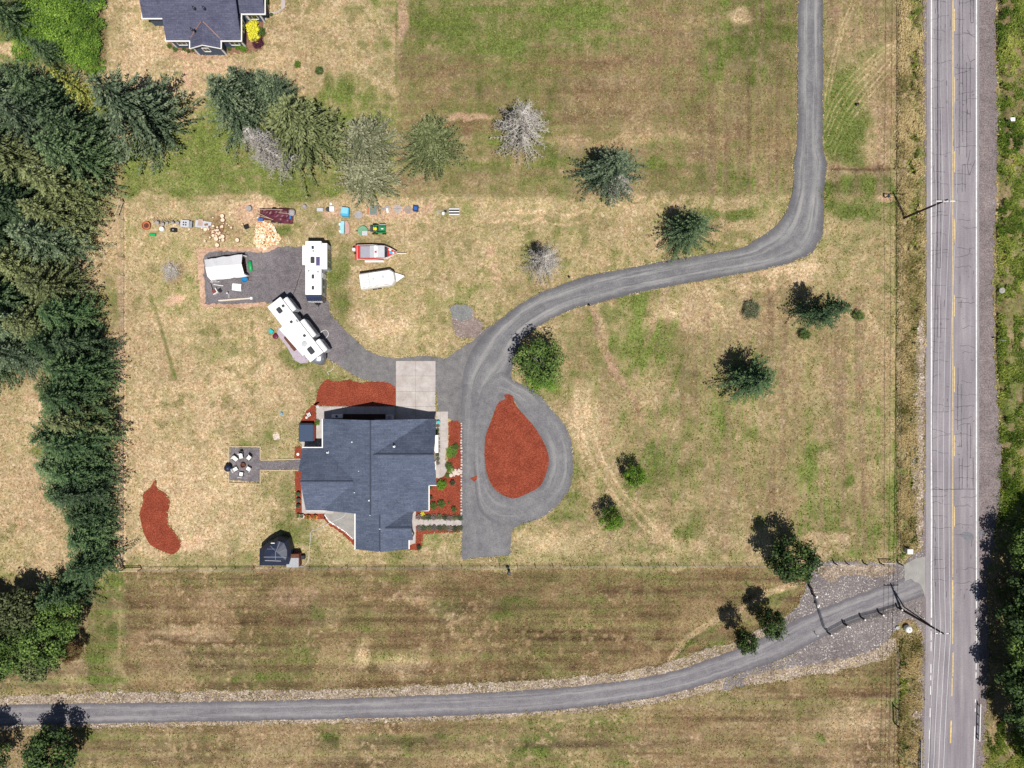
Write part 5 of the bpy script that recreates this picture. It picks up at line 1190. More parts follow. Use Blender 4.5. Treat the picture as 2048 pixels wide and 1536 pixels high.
for i in range(4):
    for k in range(n): fs.append((i*(n+1)+k,i*(n+1)+k+1,(i+1)*(n+1)+k+1,(i+1)*(n+1)+k))
fs.append(tuple(range(4*(n+1),5*(n+1)))); fs.append(tuple(reversed(range(n+1))))
mb.add(vs,fs); fc=mb.build('nose_cap',M_silv,t,True)
mb=MB(); 
for q0,q1,w_ in (((X1+.25,-.75),(X1+1.0,.1),.10),((X1+.15,.75),(X1+1.05,.35),.07)): mb.tube([(q0[0],q0[1],3.55),((q0[0]+q1[0])/2+.12,(q0[1]+q1[1])/2,3.50),(q1[0]-.1,q1[1],3.22)],w_*.7,6)
mb.build('cap_stripe',M_white,fc)
for a,b in ((-4.85,-2.6),(-.65,2.35),(3.15,5.15)):
    o=B('slide_out',M_rvside,t,(a,W,.95,b,W+.78,3.30)); B('slide_roof',M_rvwhite,o,(a-.04,W+.02,3.30,b+.04,W+.62,3.36)); B('window',M_glass,o,(a+.5,W+.78,1.7,b-.5,W+.80,2.6))
B('air_conditioner',M_tint,t,(-4.25,-.42,3.78,-3.35,.25,4.08),bev=.1); B('air_conditioner',M_tint,t,(3.35,-.42,3.78,4.45,.35,4.08),bev=.1)
for x,y in ((-4.0,.75),(-1.35,.25),(1.5,.55)): B('roof_vent',M_tint,t,(x-.2,y-.2,3.78,x+.2,y+.2,3.90),bev=.04)
B('roof_vent',M_grey,t,(-1.5+.3,.9,3.78,-1.0+.3,1.15,3.86))
mb=MB(); mb.lathe([(.42,3.90),(.40,3.96),(.10,4.02)],18,Matrix.Translation((2.5,-.25,0))); mb.tube([(2.6,-.25,3.9),(3.1,-.55,3.84)],.04); mb.build('satellite_dish',M_ltcanvas,t)
for x in (-2.0,-.95): 
    for y in (-1.08,1.08): wheel(t,x,y,.38,.25,rot=0)
B('landing_leg',M_grey,t,(3.1,-1.0,0,3.2,-.9,1.9)); B('landing_leg',M_grey,t,(3.1,.9,0,3.2,1.0,1.9)); B('pin_box',M_black,t,(5.3,-.15,1.5,6.2,.15,1.9))
# awning let down on the yard side, steps beneath
mb=MB(); mb.add([(-1.9,-W,2.95),(3.5,-W,2.95),(3.55,-W-.55,2.55),(-1.95,-W-.95,2.40),(-1.9,-W,2.91),(3.5,-W,2.91),(3.55,-W-.55,2.51),(-1.95,-W-.95,2.36)],[(0,3,2,1),(4,5,6,7),(2,3,7,6),(0,4,7,3),(1,2,6,5)]); mb.build('awning',M_tarpw,t)
for x,yy in ((-1.9,-.95),(3.5,-.55)): tubeobj('awning_arm',[(x,-W-.02,1.3),(x,-W+yy,2.42)],.03,M_grey,t)
B('entry_steps',M_brown,thing('wooden_steps','brown wooden steps and landing beside the diagonal trailer under its awning','steps',c,R(-52.3)),(-1.0,-2.55,0,1.6,-2.05,.72),(-1.0,-2.85,0,1.6,-2.55,.45),(-.5,-2.05,0,.5,-1.32,.70))
m=thing('patio_mat','lavender outdoor mat spread on the grass beside the diagonal trailer','mat',c,R(-52.3)); mb=MB(); q=[(-2.9,-2.5),(-2.2,-3.4),(.2,-3.35),(2.6,-3.75),(3.7,-3.3),(4.3,-2.2),(3.2,-1.7),(-1.6,-1.8)]; mb.prism(q,.02,.06); mb.build('mat_sheet',M_lav,m)
def small(kind,label,cat,px,py,rz=0,z=0): return thing(kind,label,cat,G(px,py)+Vector((0,0,z)),rz)
def tag1(o,label,cat,px=None,py=None,rz=0,z=0,group=None):
    if px is not None: o.location=G(px,py)+Vector((0,0,z)); o.rotation_euler=(0,0,rz)
    return tag(o,label,cat,group)
mb=MB(); mb.box(-.34,-.3,.0,.34,.3,.35,bev=.04); o=mb.build('storage_tote',M_teal); tag1(o,'teal plastic tote on the grass by the rear of the lavender mat','tote',543,663,R(-40))
mb=MB(); mb.lathe([(.38,0),(.42,.1),(.40,.45),(.2,.5),(.05,.5)],16); o=mb.build('planter_tub',plain('dark_maroon_plastic',(.13,.01,.04),.5,.1)); tag1(o,'dark maroon round tub beside the lavender mat','tub',552,673)
# hoses and cables
def hose(name,pts,r,mat,label,cat,zz=.04): 
    P=[G(x,y)+Vector((0,0,zz)) for x,y in pts]; q=smoothpoly(P,False,.25); o=tubeobj(name,q,r,mat); return tag(o,label,cat)
hose('power_cable',[(604,538),(598,555),(592,575),(586,590),(584,597),(588,601),(592,597),(588,592),(584,597),(572,606)],.035,M_black,'black cable looping over the dark gravel between the two white trailers','cable')
hose('garden_hose',[(637,668),(645,662),(652,660),(657,666),(655,673),(650,677)],.035,M_white,'white hose looping beside the slide outs of the diagonal trailer','hose')
hose('garden_hose',[(664,722),(668,731),(664,740),(655,745),(658,750)],.03,M_white,'pale hose curling on the grass at the nose of the diagonal trailer','hose')
hose('garden_hose',[(695,1019),(690,1030),(680,1037),(665,1043),(650,1050),(636,1058),(623,1062),(621,1075),(619,1100),(617,1118),(610,1130),(596,1134)],.045,M_ltcanvas,'long pale hose snaking from the patio over the grass to the small shed','hose')
# --- red boat on a trailer
c=T(757.5,508); t=thing('boat','red motor boat under a grey canvas top standing on its trailer','boat',c,R(0))
prof=[(-3.05,-1.12),(-3.05,1.12),(-.5,1.16),(1.0,1.06),(1.9,.72),(2.6,.35),(3.15,0),(2.6,-.35),(1.9,-.72),(1.0,-1.06),(-.5,-1.16)]
mb=MB(); vs=[];fs=[];n=len(prof)
for zz,sx,sy in ((.55,.82,.25),(.85,.90,.72),(1.55,1,1),(1.62,.985,.95),(1.52,.95,.85),(1.50,.05,.05)):
    for x,y in prof: vs.append((x*sx if x>0 else x*(sx+.12 if sx<1 else 1),y*sy,zz))
for i in range(5):
    for k in range(n): fs.append((i*n+k,i*n+(k+1)%n,(i+1)*n+(k+1)%n,(i+1)*n+k))
mb.add(vs,[tuple(reversed(range(n)))]+[tuple(reversed(f)) for f in fs]); hull=mb.build('hull',M_red,t)
mb=MB(); P=[Vector((x*.99,y*.97,1.625)) for x,y in prof]; mb.tube(P+[P[0]],.035,5); mb.build('rub_rail',M_white,hull)
mb=MB(); mb.side([(-2.55,1.66),(-2.45,1.74),(-1.0,1.80),(-.95,1.66)],-.88,.88); mb.build('cockpit_cover',M_canvas,t)
mb=MB(); mb.side([(-1.0,1.95),(-.4,2.15),(.7,2.15),(1.25,1.95),(1.15,1.85),(-.9,1.85)],-.92,.92); cv=mb.build('canvas_top',M_ltcanvas,t)
mb=MB(); mb.box(-.25,-.93,2.152,.02,.93,2.165); mb.box(.12,-.85,2.152,.2,.85,2.167); mb.build('canvas_seam',M_white,cv)
B('red_badge',M_red,cv,(-.2,-.22,2.166,.08,.1,2.18))
for x in (-.9,1.15):
    for y in (-.9,.9): tubeobj('canopy_pole',[(x,y,1.6),(x*.95,y,1.95)],.02,M_grey,t)
mb=MB(); mb.side([(1.2,1.6),(1.35,1.95),(1.42,1.95),(1.62,1.6)],-.78,.78); mb.build('windscreen',M_glass,t)
B('bow_cushion',M_blue,t,(1.95,-.30,1.63,2.45,.12,1.70),bev=.03); mb=MB(); mb.lathe([(.2,1.63),(.22,1.68),(.16,1.72)],14,Matrix.Translation((2.05,.38,0))); mb.build('buoy',M_white,t); mb=MB(); mb.lathe([(.14,1.63),(.15,1.68),(.1,1.71)],14,Matrix.Translation((2.55,-.1,0))); mb.build('buoy',M_white,t)
B('outboard_motor',M_white,t,(-3.75,.15,1.1,-3.25,.62,2.0),(-3.6,.28,.4,-3.35,.48,1.1),bev=.1); B('outboard_motor',M_black,t,(-3.5,-.3,1.1,-3.15,-.02,1.7),bev=.06)
for y in (-.75,.75): B('trailer_rail',M_white,t,(-2.9,y-.05,.45,1.6,y+.05,.55)); wheel(t,-1.0,y*1.55,.34,.22,rot=0)
B('fender_guard',M_white,t,(-2.0,-1.42,.70,.9,-1.12,.76)); tubeobj('trailer_tongue',[(1.5,-.7,.5),(3.0,0,.5),(1.5,.7,.5)],.05,M_white,t); B('drawbar',M_white,t,(2.95,-.05,.45,4.4,.05,.56))
# --- white cargo trailer
c=T(759.5,560.5); t=thing('cargo_trailer','small white box trailer with pointed front parked below the red boat','trailer',c,R(8.5))
mb=MB(); poly=[(-2.75,-1.28),(2.05,-1.28),(2.65,-.65),(2.65,.65),(2.05,1.18),(-2.75,1.18)]
vs=[(x,y,.45) for x,y in poly]+[(x*1.0,y*1.0,1.75) for x,y in poly]+[(x*.965,y*.80,2.25) for x,y in poly]; n=6
mb.add(vs,[tuple(reversed(range(n)))]+[(i,(i+1)%n,n+(i+1)%n,n+i) for i in range(n)]+[(n+i,n+(i+1)%n,2*n+(i+1)%n,2*n+i) for i in range(n)]+[tuple(range(2*n,3*n))]); bd=mb.build('body',M_white,t)
mb=MB(); 
for k in range(5): mb.box(-2.6,-.86+k*.42,2.252,-1.25,-.83+k*.42,2.275)
mb.box(-1.24,-.95,2.252,-1.20,.92,2.28); mb.build('roof_rib',M_dark,bd)
for a,b in ((-2.4,-2.0),(-1.6,-1.0),(-.6,.0),(.9,1.6)): 
    m=Matrix.Translation((0,-1.13,2.03))@Matrix.Rotation(R(20),4,'X'); mb=MB(); mb.box(a,-.03,-.08,b,-.0,.08,m=m); mb.build('side_vent',M_dark,t)
B('roof_hatch',M_ltcanvas,t,(-.7,-.2,2.25,-.45,.1,2.32)); B('roof_hatch',M_ltcanvas,t,(.75,-.1,2.25,1.1,.25,2.31))
mb=MB(); mb.prism([(2.6,-.75),(4.05,0),(2.6,.75)],.44,.52); mb.build('drawbar_plate',M_white,t); mb=MB(); mb.tube([(4.0,0,.1),(4.0,0,.75)],.04); mb.build('jockey_stand',M_dark,t)
for x in (-.9,-.15):
    for y in (-1.3,1.2): wheel(t,x,y,.32,.2)
# --- green tractor with a tow-behind cart
c=G(757,460); t=thing('garden_tractor','green garden tractor with yellow seat parked above the red boat','tractor',c,0)
mb=MB(); mb.side([(.25,.55),(1.25,.55),(1.32,.95),(1.2,1.05),(.25,1.10)],-.33,.33); h=mb.build('hood',M_green,t)
B('hood_decal',M_white,h,(.6,-.12,1.09,.95,.02,1.105)); B('loader_bar',M_green,t,(-.1,-.62,.5,1.25,-.50,.72),(-.1,.50,.5,1.25,.62,.72)); B('grille_guard',M_ltcanvas,t,(.3,.63,.6,1.3,.70,1.0))
[B('wheel_guard',M_green,t,q_,bev=.03) for q_ in ((-.75,-.62,.75,-.05,-.36,.85),(-.75,.36,.75,-.05,.62,.85))]; B('chassis',M_dark,t,(-.75,-.3,.4,.4,.3,.7))
mb=MB(); mb.lathe([(.20,.75),(.26,.85),(.24,.92)],14,Matrix.Translation((-.32,0,0))); mb.box(-.62,-.24,.8,-.5,.24,1.22,bev=.03); mb.build('seat',M_yellow,t)
tubeobj('steering_wheel',[(.05+.2*math.cos(a*.5236)*.5,.2*math.sin(a*.5236),1.12+.02*math.cos(a*.5236)) for a in range(13)],.02,M_black,t)
for x,r in ((-.42,.45),(.95,.30)):
    for y in (-.62,.62): wheel(t,x,y,r,.26,M_yellow)
B('rear_basket',M_dark,t,(-1.15,-.35,.35,-.8,.5,.85))
t=small('tow_cart','green and grey round decked cart hitched behind the green tractor','cart',727,463)
mb=MB(); mb.lathe([(.3,.3),(.72,.35),(.78,.5),(.74,.54),(.2,.50)],22); mb.build('deck',plain('faded_green_deck',(.16,.34,.20),.6,.2),t); B('cover',M_ltcanvas,t,(-.1,-.75,.55,.75,-.05,.62)); tubeobj('hitch_bar',[(-.7,0,.45),(-1.15,0,.40)],.04,M_dark,t); tubeobj('hitch_bar',[(.7,0,.45),(1.2,.1,.45)],.04,M_dark,t)
for y in (-.6,.6): wheel(t,0,y,.25,.14)
# --- white canopy shelter on the dark pad
t=thing('canopy_shelter','white tarpaulin shelter with open end on the dark gravel pad','shelter',G(452,533,0)); c0=G(452,533,0)
def loc(px,py,z_): return G(px,py,z_)-c0
nx_=10; mb=MB(); gg=random.Random(5); rows=[]
N_=[(409,519,1.7),(484,508.5,1.8)]; Rg=[(411,534.5,2.75),(482.5,528,2.85)]; Sg=[(415,553,1.9),(488,547,1.95)]; Sl=[(423,560.5,1.15),(496,552.5,1.2)]
for pr in (N_,Rg,Sg,Sl):
    row=[]
    for k in range(nx_+1):
        f=k/nx_; x=pr[0][0]*(1-f)+pr[1][0]*f; y=pr[0][1]*(1-f)+pr[1][1]*f; zz=pr[0][2]*(1-f)+pr[1][2]*f
        sag=(-.10*abs(math.sin(f*math.pi*3)) if pr is not Rg else -.05*abs(math.sin(f*math.pi*3)))
        row.append(loc(x+gg.uniform(-.6,.6),y+gg.uniform(-.7,.7),zz+sag+gg.uniform(-.03,.03)))
    rows.append(row)
vs=[p for r_ in rows for p in r_]+[p-Vector((0,0,.03)) for r_ in rows for p in r_]; fs=[];q=nx_+1
for i in range(3):
    for k in range(nx_): fs.append((i*q+k,(i+1)*q+k,(i+1)*q+k+1,i*q+k+1)); fs.append((4*q+i*q+k,4*q+i*q+k+1,4*q+(i+1)*q+k+1,4*q+(i+1)*q+k))
mb.add(vs,fs); mb.build('tarpaulin',M_tarpw,t)
for px,py,zt in ((412,521,1.65),(483,511,1.75),(417,552,1.8),(487,546,1.9),(448,515,1.7),(452,549,1.8)): 
    b_=loc(px,py,0); b2=loc(px,py,zt); mb=MB(); mb.tube([(b2.x,b2.y,0),(b2.x,b2.y,zt)],.04); mb.build('frame_pole',M_white,t)
for pr in ((N_,Rg),(Rg,Sg)):
    for e in (0,1): 
        a,b=pr[0][e],pr[1][e]; tubeobj('frame_rafter',[loc(a[0],a[1],a[2]-.05),loc(b[0],b[1],b[2]-.05)],.035,M_white,t)
tubeobj('frame_pole',[loc(484,510,1.3),loc(493,513,1.0)],.05,M_white,t)
B('stored_crate',M_brown,thing('stored_crate','brown crate pile in the shade just inside the open end of the white shelter','crate',G(486,531)),(-.3,-.9,0,.45,.7,.75),(-.1,-.7,.75,.4,.1,1.1))
def cyl(kind,label,cat,px,py,r,h,mat,rz=0,lying=False,L_=1,prof=None,group=None,z=0):
    mb=MB()
    if lying: mb.lathe([(r*.6,-L_/2),(r,-L_/2+.04),(r,L_/2-.04),(r*.6,L_/2)],14,Matrix.Translation((0,0,r))@Matrix.Rotation(R(90),4,'Y'))
    else: mb.lathe(prof or [(r*.88,0),(r,.05),(r,h*.93),(r*.92,h),(r*.3,h+.01)],16)
    o=mb.build(kind,mat,None,True if lying else False); return tag1(o,label,cat,px,py,rz,z,group)
cyl('lawn_roller','bright green cylinder lying on the dark pad right of the white shelter','roller',502,532.5,.28,0,M_brightgreen,R(97),True,1.55)
t=small('wheelbarrow','blue wheelbarrow parked at the lower right corner of the white shelter','wheelbarrow',492,560)
mb=MB(); mb.lathe([(.25,.35),(.42,.55),(.45,.60),(.40,.60),(.22,.40)],14,Matrix.Scale(1.25,4,(1,0,0))); mb.build('tray',plain('blue_steel',(.02,.20,.42),.4,.1),t)
for y in (-.25,.25): tubeobj('handle',[(.2,y*.8,.42),(1.0,y*1.1,.62)],.025,M_terra,t)
wheel(t,-.55,0,.18,.10)
mb=MB(); gg=random.Random(2); q=[(-.72,-.50),(.75,-.55),(.62,.10),(.66,.55),(-.70,.58),(-.75,.35)]; mb.prism(q,.02,.10); tag1(mb.build('folded_sheet',M_white),'flat white folded sheet lying on the dark gravel below the shelter','sheet',474,575,R(-5),z=.01)
t=small('post_bundle','long white fence posts bundled along the lower edge of the dark pad','post',470,598.5,R(3))
for k,(y,l) in enumerate(((0,2.6),(.10,2.5),(-.10,2.4))): tubeobj('post',[(-l,y-.1,.1),(l,y+.02,.1)],.05,M_paleswood if k else M_white,t)
B('post_cap',M_white,t,(2.45,-.2,.02,2.8,.2,.25))
t=small('broken_chair','white framed chair with maroon seat overturned on the dark pad','chair',431,583,R(30))
B('seat',M_brownred,t,(-.35,-.3,.35,.3,.3,.42)); B('frame',M_white,t,(.3,-.35,.05,.42,.35,.55),(-.4,-.42,.05,.42,-.32,.5)); B('backrest',M_black,t,(.5,-.55,.03,1.0,.1,.12))
t=small('plank_pile','white planks lying crossed below the shelter','plank',433,566,0)
for a,b in (((-.9,.15,.1),(.5,.2,.1)),((-.4,-.25,.16),(1.1,-.45,.08)),((-.9,.1,.05),(-.5,-1.3,.05))): tubeobj('plank',[a,b],.06,M_white if a[1]!=.1 else M_black,t)
mb=MB(); mb.lathe([(.5,0),(.45,.2),(.3,.45),(.1,.5)],10,Matrix.Scale(.6,4,(0,1,0))); tag1(mb.build('folded_tarp',M_stoneg),'crumpled grey tarp beside the lower left corner of the white shelter','tarp',432,562.5)
t=small('water_tap','thin white standpipe rising from the dark gravel near the sheet','tap',458,592); tubeobj('pipe',[(0,-.35,.05),(0,.3,.05),(0,.35,.7)],.025,M_white,t); mb=MB(); mb.lathe([(.1,.7),(.12,.8),(.04,.85)],8,Matrix.Translation((0,.35,0))); mb.build('head',M_white,t)
# --- the row of things along the top of the yard
t=small('fire_tub','rusty brown round tub with cluttered inside at the left end of the yard row','tub',294,452)
mb=MB(); mb.lathe([(.55,0),(.66,.08),(.68,.42),(.60,.42),(.56,.12),(.1,.10)],22); mb.build('rim',M_terra,t); mb=MB(); mb.lathe([(.34,.12),(.38,.30),(.30,.32),(.1,.28)],14); mb.box(-.3,-.05,.3,.3,.05,.36); mb.box(-.04,-.3,.3,.04,.28,.38); mb.build('grate',M_brown,t)
mb=MB(); mb.box(-.5,-.2,0,.5,.2,.3,bev=.06); tag1(mb.build('planter_box',M_brightgreen),'long green planter box on the grass below the rusty tub','planter',306,469.5,R(-8))
for i,(x,y,s,lb) in enumerate(((316,446,.36,'leftmost and widest'),(327,449,.30,'second from the left'),(336,447,.26,'third from the left'),(347,446,.28,'fourth from the left'),(357,447,.30,'rightmost, next to the patio panels'))):
    t=small('garden_chair','folded grey garden chair, %s'%lb,'chair',x,y,R(20+i*7)); tag(t,group='garden chairs in the yard row')
    mb=MB(); mb.lathe([(s*.5,.05),(s,.35),(s*.9,.42),(s*.3,.45)],12); mb.build('seat',M_stoneg,t)
    for k in (-1,1): tubeobj('leg',[(k*s*.5,.1,.4),(k*s*.7-.05,s+.1,.75),(k*s*.6-.12,s+.35,.9)],.035,M_dark,t)  # dark curved tubes: the pieces' cast shadows put into the shape
cyl('metal_drum','white lidded drum in front of the folded garden chairs','drum',326,459,.36,.55,M_white)
mb=MB(); mb.box(-.48,-.28,0,.48,.30,.5,bev=.08); o=mb.build('storage_bin',M_black); tag1(o,'black storage bin with lid right of the white drum','bin',349,461,R(-5)); mb=MB(); mb.lathe([(.1,.5),(.12,.53),(.05,.55)],10); mb.build('lid_cap',M_grey,o)
t=small('camp_stove_table','pale grey table with four burner rings next to the folded chairs','table',374,449,R(-4))
B('table_top',M_ltcanvas,t,(-.70,-.55,.62,.62,.55,.70)); B('side_shelf',M_grey,t,(.63,-.58,.50,1.05,.45,.58))
for k in range(4): mb=MB(); mb.lathe([(.12,.70),(.13,.73),(.06,.74)],10,Matrix.Translation((-.22+.36*(k%2),-.2+.36*(k//2),0))); mb.build('burner',M_dark,t)
for x in (-.65,.57):
    for y in (-.5,.5): B('leg',M_grey,t,(x-.03,y-.03,0,x+.03,y+.03,.62))
t=small('roof_panel_stack','stack of pale corrugated panels with a pinkish patch leaning in the yard row','panel',406,449,R(-9))
mb=MB()
for k in range(6): mb.box(-1.15+k*.42,-.58,.10+.01*(k%2),-1.15+k*.42+.40,.55,.17+.01*(k%2))
mb.build('sheet',M_ltcanvas,t); B('top_sheet',plain('pink_grey_sheet',(.50,.36,.32),.7,.3,scale=2),t,(-.75,-.30,.19,.0,.75,.23))
# log rounds scattered: each its own
gg=random.Random(9); gl2='round log pieces scattered above the dark pad'
LOG=[]
for v_ in range(3):
    mb=MB(); r=.20+.05*v_; mb.lathe([(r,0),(r*1.04,.08),(r,.30)],11); LOG.append((mb,r))
protos=[]
def logat(px,py,k,s,rz,tilt,lab):
    if len(protos)<=k or protos[k] is None:
        mb=MB(); r=.19+.05*k; mb.lathe([(r,0),(r*1.05,.1),(r,.30)],11); t=mb.build('log_round',M_log); mb=MB(); mb.lathe([(r*.93,.296),(r*.93,.306),(.02,.307)],11); mb.build('cut_face',M_cutwood,t); protos.append(t); o=t
    else: o=copy_tree(protos[k])
    o.location=G(px,py); o.location.z=.02; o.rotation_euler=(tilt,0,rz); o.scale=(s,s,s); return o
logs=[]
for i in range(70):
    if i<34: px=gg.gauss(433,9);py=gg.gauss(467,7)+(px-433)*.35
    elif i<46: px=gg.uniform(410,452);py=gg.uniform(450,492)
    else: px=gg.gauss(448,22);py=gg.gauss(452,14)
    o=logat(px,py,i%3 if i>=3 else i,gg.uniform(.75,1.2) if i<46 else gg.uniform(.4,.8),gg.random()*6,gg.choice([0,0,.5,1.3]),'')
    tag(o,cat='log',group=gl2); logs.append(o)
for i,(px,py) in enumerate(((447,441),(446,433),(476,481),(436,491))): logs.append(tag(logat(px,py,2,1.15,i,.0,''),cat='log',group=gl2))
logs.sort(key=lambda o:o.location.x); 
def ordn(n): 
    tens=['','','twenty','thirty','forty','fifty','sixty','seventy']; u=ORD
    if n<=17: return u[n-1]
    if n<20: return ['eighteenth','nineteenth'][n-18]
    if n%10==0: return {2:'twentieth',3:'thirtieth',4:'fortieth',5:'fiftieth',6:'sixtieth',7:'seventieth'}[n//10]
    return tens[n//10]+' '+u[n%10-1]
for i,o in enumerate(logs): o['label']='pale cut log round in the scattered heap above the pad, %s from the left'%ordn(i+1)
# split firewood heap: one mass nobody could count
def firewood():
    g=np.random.default_rng(44); mb=MB(); 
    for i in range(760):
        a=g.random()*6.28; rr_=math.sqrt(g.random())*(1+.14*math.sin(3*a+1)+.10*math.sin(5*a)); rr_=rr_*1.25 if g.random()<.07 else rr_; px=532+ (24.5*rr_*math.cos(a)); py=472+27*rr_*math.sin(a)
        if px<512 and py>488: continue
        hh=.55*max(0,1-rr_**2)*g.uniform(.7,1.1); p=G(px,py); d=g.normal(0,1,3); d[2]*=.45; d/=np.linalg.norm(d); l=g.uniform(.20,.42)/2; w_=g.uniform(.06,.12)
        u=np.cross(d,[.1,.2,1]);u/=np.linalg.norm(u);v_=np.cross(d,u); c_=np.array([p.x,p.y,hh+.06])
        vs=[]
        for e in (-1,1):
            for k in range(3): t_=k*2.094+i; vs.append(tuple(c_+d*l*e+u*w_*math.cos(t_)+v_*w_*math.sin(t_)))
        mb.add(vs,[(2,1,0),(3,4,5),(0,1,4,3),(1,2,5,4),(2,0,3,5)])
    return mb
m,nt_,b_=newmat('split_firewood'); at=nt_.nodes.new('ShaderNodeNewGeometry'); L(nt_,ramp(nt_,at.outputs['Random Per Island'],[(0,(.34,.13,.06)),(.22,(.74,.36,.15)),(.5,(.86,.66,.42)),(1,(.93,.86,.72))]),b_.inputs['Base Color']); b_.inputs['Roughness'].default_value=.85
o=firewood().build('firewood_heap',m); tag(o,'large heap of freshly split orange and cream firewood','firewood',kind='stuff')
cyl('chopping_stump','dark grey stump with round pots near the top of the yard, alone','stump',500,418,.42,.6,M_stoneg)
mb=MB(); mb.box(-.35,-.3,0,.35,.3,.5,bev=.05); tag1(mb.build('storage_bin',M_black),'small black crate left of the firewood heap','crate',494,454,R(20))
t=small('flatbed_trailer','open trailer heaped with maroon tarpaulins and long poles above the firewood','trailer',555,432,R(-4))
B('bed',M_brown,t,(-2.6,-.85,.45,2.6,.85,.55)); 
mb=MB(); g=np.random.default_rng(6); nx2,ny2=18,9; vs=[]
for j in range(ny2):
    for i in range(nx2):
        x=-2.5+5.1*i/(nx2-1); y=-1.05+2.1*j/(ny2-1); e=min(i,nx2-1-i,j*1.6,(ny2-1-j)*1.6); vs.append((x+g.normal(0,.04),y*(1+.15*math.sin(x))+g.normal(0,.04),.5+min(1,e/2)*(.45+.25*math.sin(x*1.3+1))+g.normal(0,.07)))
mb.add(vs,[(j*nx2+i,j*nx2+i+1,(j+1)*nx2+i+1,(j+1)*nx2+i) for j in range(ny2-1) for i in range(nx2-1)]); mb.build('tarpaulin',M_maroon,t)
for a,b in (((-2.9,.1,1.15),(-.2,-.9,1.2)),((-3.1,-.25,1.05),(-.5,-.75,1.1)),((.6,.25,1.35),(2.3,.22,1.3)),((-2.7,.55,1.2),(1.1,.8,1.1))): tubeobj('pole',[a,b],.04,M_paleswood,t)
B('grey_drum',M_stoneg,t,(2.0,.0,.55,2.9,1.0,1.15),bev=.2); B('blue_box',plain('mid_blue_plastic',(.04,.15,.40),.5,.1),t,(-2.8,-1.05,.35,-2.0,-.7,.75),(2.2,-.55,.6,2.5,-.1,1.1))
for x in (-.5,.5): wheel(t,x,-1.05,.32,.2); wheel(t,x,1.05,.32,.2)
cyl('garden_pot','grey conical garden pot right of the maroon covered trailer','pot',610,414,.35,.55,M_stoneg,prof=[(.2,0),(.38,.3),(.25,.6),(.1,.62)])
mb=MB(); mb.box(-.5,-.3,0,.5,.3,.45,bev=.08); tag1(mb.build('laundry_tub',M_ltcanvas),'pale rounded tub between the conical pot and the white cooler','tub',641,420)
t=small('cooler','white square cooler box in the yard row with a dark end','cooler',665,419); B('box_body',M_white,t,(-.36,-.38,0,.36,.38,.45),bev=.05); B('lid',M_white,t,(-.37,-.39,.45,.37,.39,.52),bev=.03)
cyl('round_stool','dark purple grey round stool against the left of the white cooler','stool',657,419.5,.34,.45,M_dark)
cyl('white_bucket','small white round bucket above the white cooler','bucket',662.5,408.5,.2,.3,M_white)
tubeobj('x',[(0,0,0),(0,0,.1)],.01,M_dark) if False else None
t=small('plank_pair','two pale boards lying in the grass above the upright white trailer','board',627,458,R(58))
for k in (0,.25): B('board',M_paleswood,t,(-1.1+k,k-.05,.02,1.1-k,k+.05,.07))
t=small('tool_chest','light blue lidded tool chest on the bare patch in the yard row','chest',692,425,R(-6)); B('box_body',M_blue,t,(-.62,-.72,0,.62,.62,.75),bev=.06); B('lid',plain('pale_blue_plastic',(.22,.55,.78),.5,.1),t,(-.62,-.35,.75,.50,.64,.90),bev=.06)
cyl('trampoline_lid','flat round grey disc lid lying right of the blue chest','lid',717.5,430,.64,.22,M_stoneg)
t=small('paddle_boat','light blue and white paddle boat shell with brown seat pad below the blue chest','boat',691,456,R(4))
mb=MB(); mb.prism([(-.70,-.9),(-.2,-1.0),(.0,.95),(-.45,1.0),(-.7,.6)],0,.55); mb.build('hull',plain('pale_blue_shell',(.30,.60,.70),.5,.1),t); mb=MB(); mb.prism([(.0,-1.05),(.65,-.95),(.75,.3),(.45,1.0),(.05,.95)],0,.42); mb.build('seat_pad',plain('pinkish_brown_vinyl',(.50,.30,.26),.6,.15),t)
for y in (-.55,.55): mb=MB(); mb.lathe([(.22,.0),(.26,.3),(.2,.5),(.1,.52)],12,Matrix.Translation((-.72,y,0))); mb.build('float',M_white,t)
t=small('sandbox_table','grey green slatted low table on bare dirt in the yard row','table',747,421); B('top',plain('grey_green_boards',(.16,.20,.19),.7,.15,streak=(1,9,1)),t,(-.5,-.65,.35,.5,.65,.42)); B('frame',M_stoneg,t,(-.56,-.7,.1,-.5,.7,.44),(.5,-.7,.1,.56,.7,.44),(-.5,-.7,.1,.5,-.65,.44),(-.5,.65,.1,.5,.7,.44))
B('board',M_terra,tag(small('roof_tile_stack','short stack of reddish boards left of the grey green table','board',736,421),'short stack of reddish boards left of the grey green table','board'),(-.12,-.55,0,.12,.5,.12))
t=small('scrap_appliance','overturned white and grey appliance right of the grey green table','appliance',773,421,R(10)); B('casing',M_white,t,(.0,-.45,0,.35,.25,.4),bev=.04); B('metal_arm',M_grey,t,(-.75,.1,.2,.1,.32,.35)); mb=MB(); mb.lathe([(.35,0),(.38,.12),(.3,.16)],14,Matrix.Translation((.15,.35,0))); mb.build('base_ring',M_stoneg,t)
for x,y,lb,mt in ((796,418,'pale wire cable spool left of the darker spool',M_ltcanvas),(816.5,420,'darker mauve cable spool next to the blue bin',M_stoneg)):
    t=small('cable_spool',lb,'spool',x,y)
    for r_ in (.25,.42,.58): tubeobj('coil',[(r_*math.cos(a*.449),r_*math.sin(a*.449),.15+.1*(.6-r_)) for a in range(15)],.045,mt,t)
    B('spoke',M_grey,t,(-.6,-.03,.2,.6,.03,.26),(-.03,-.6,.262,.03,.6,.30))
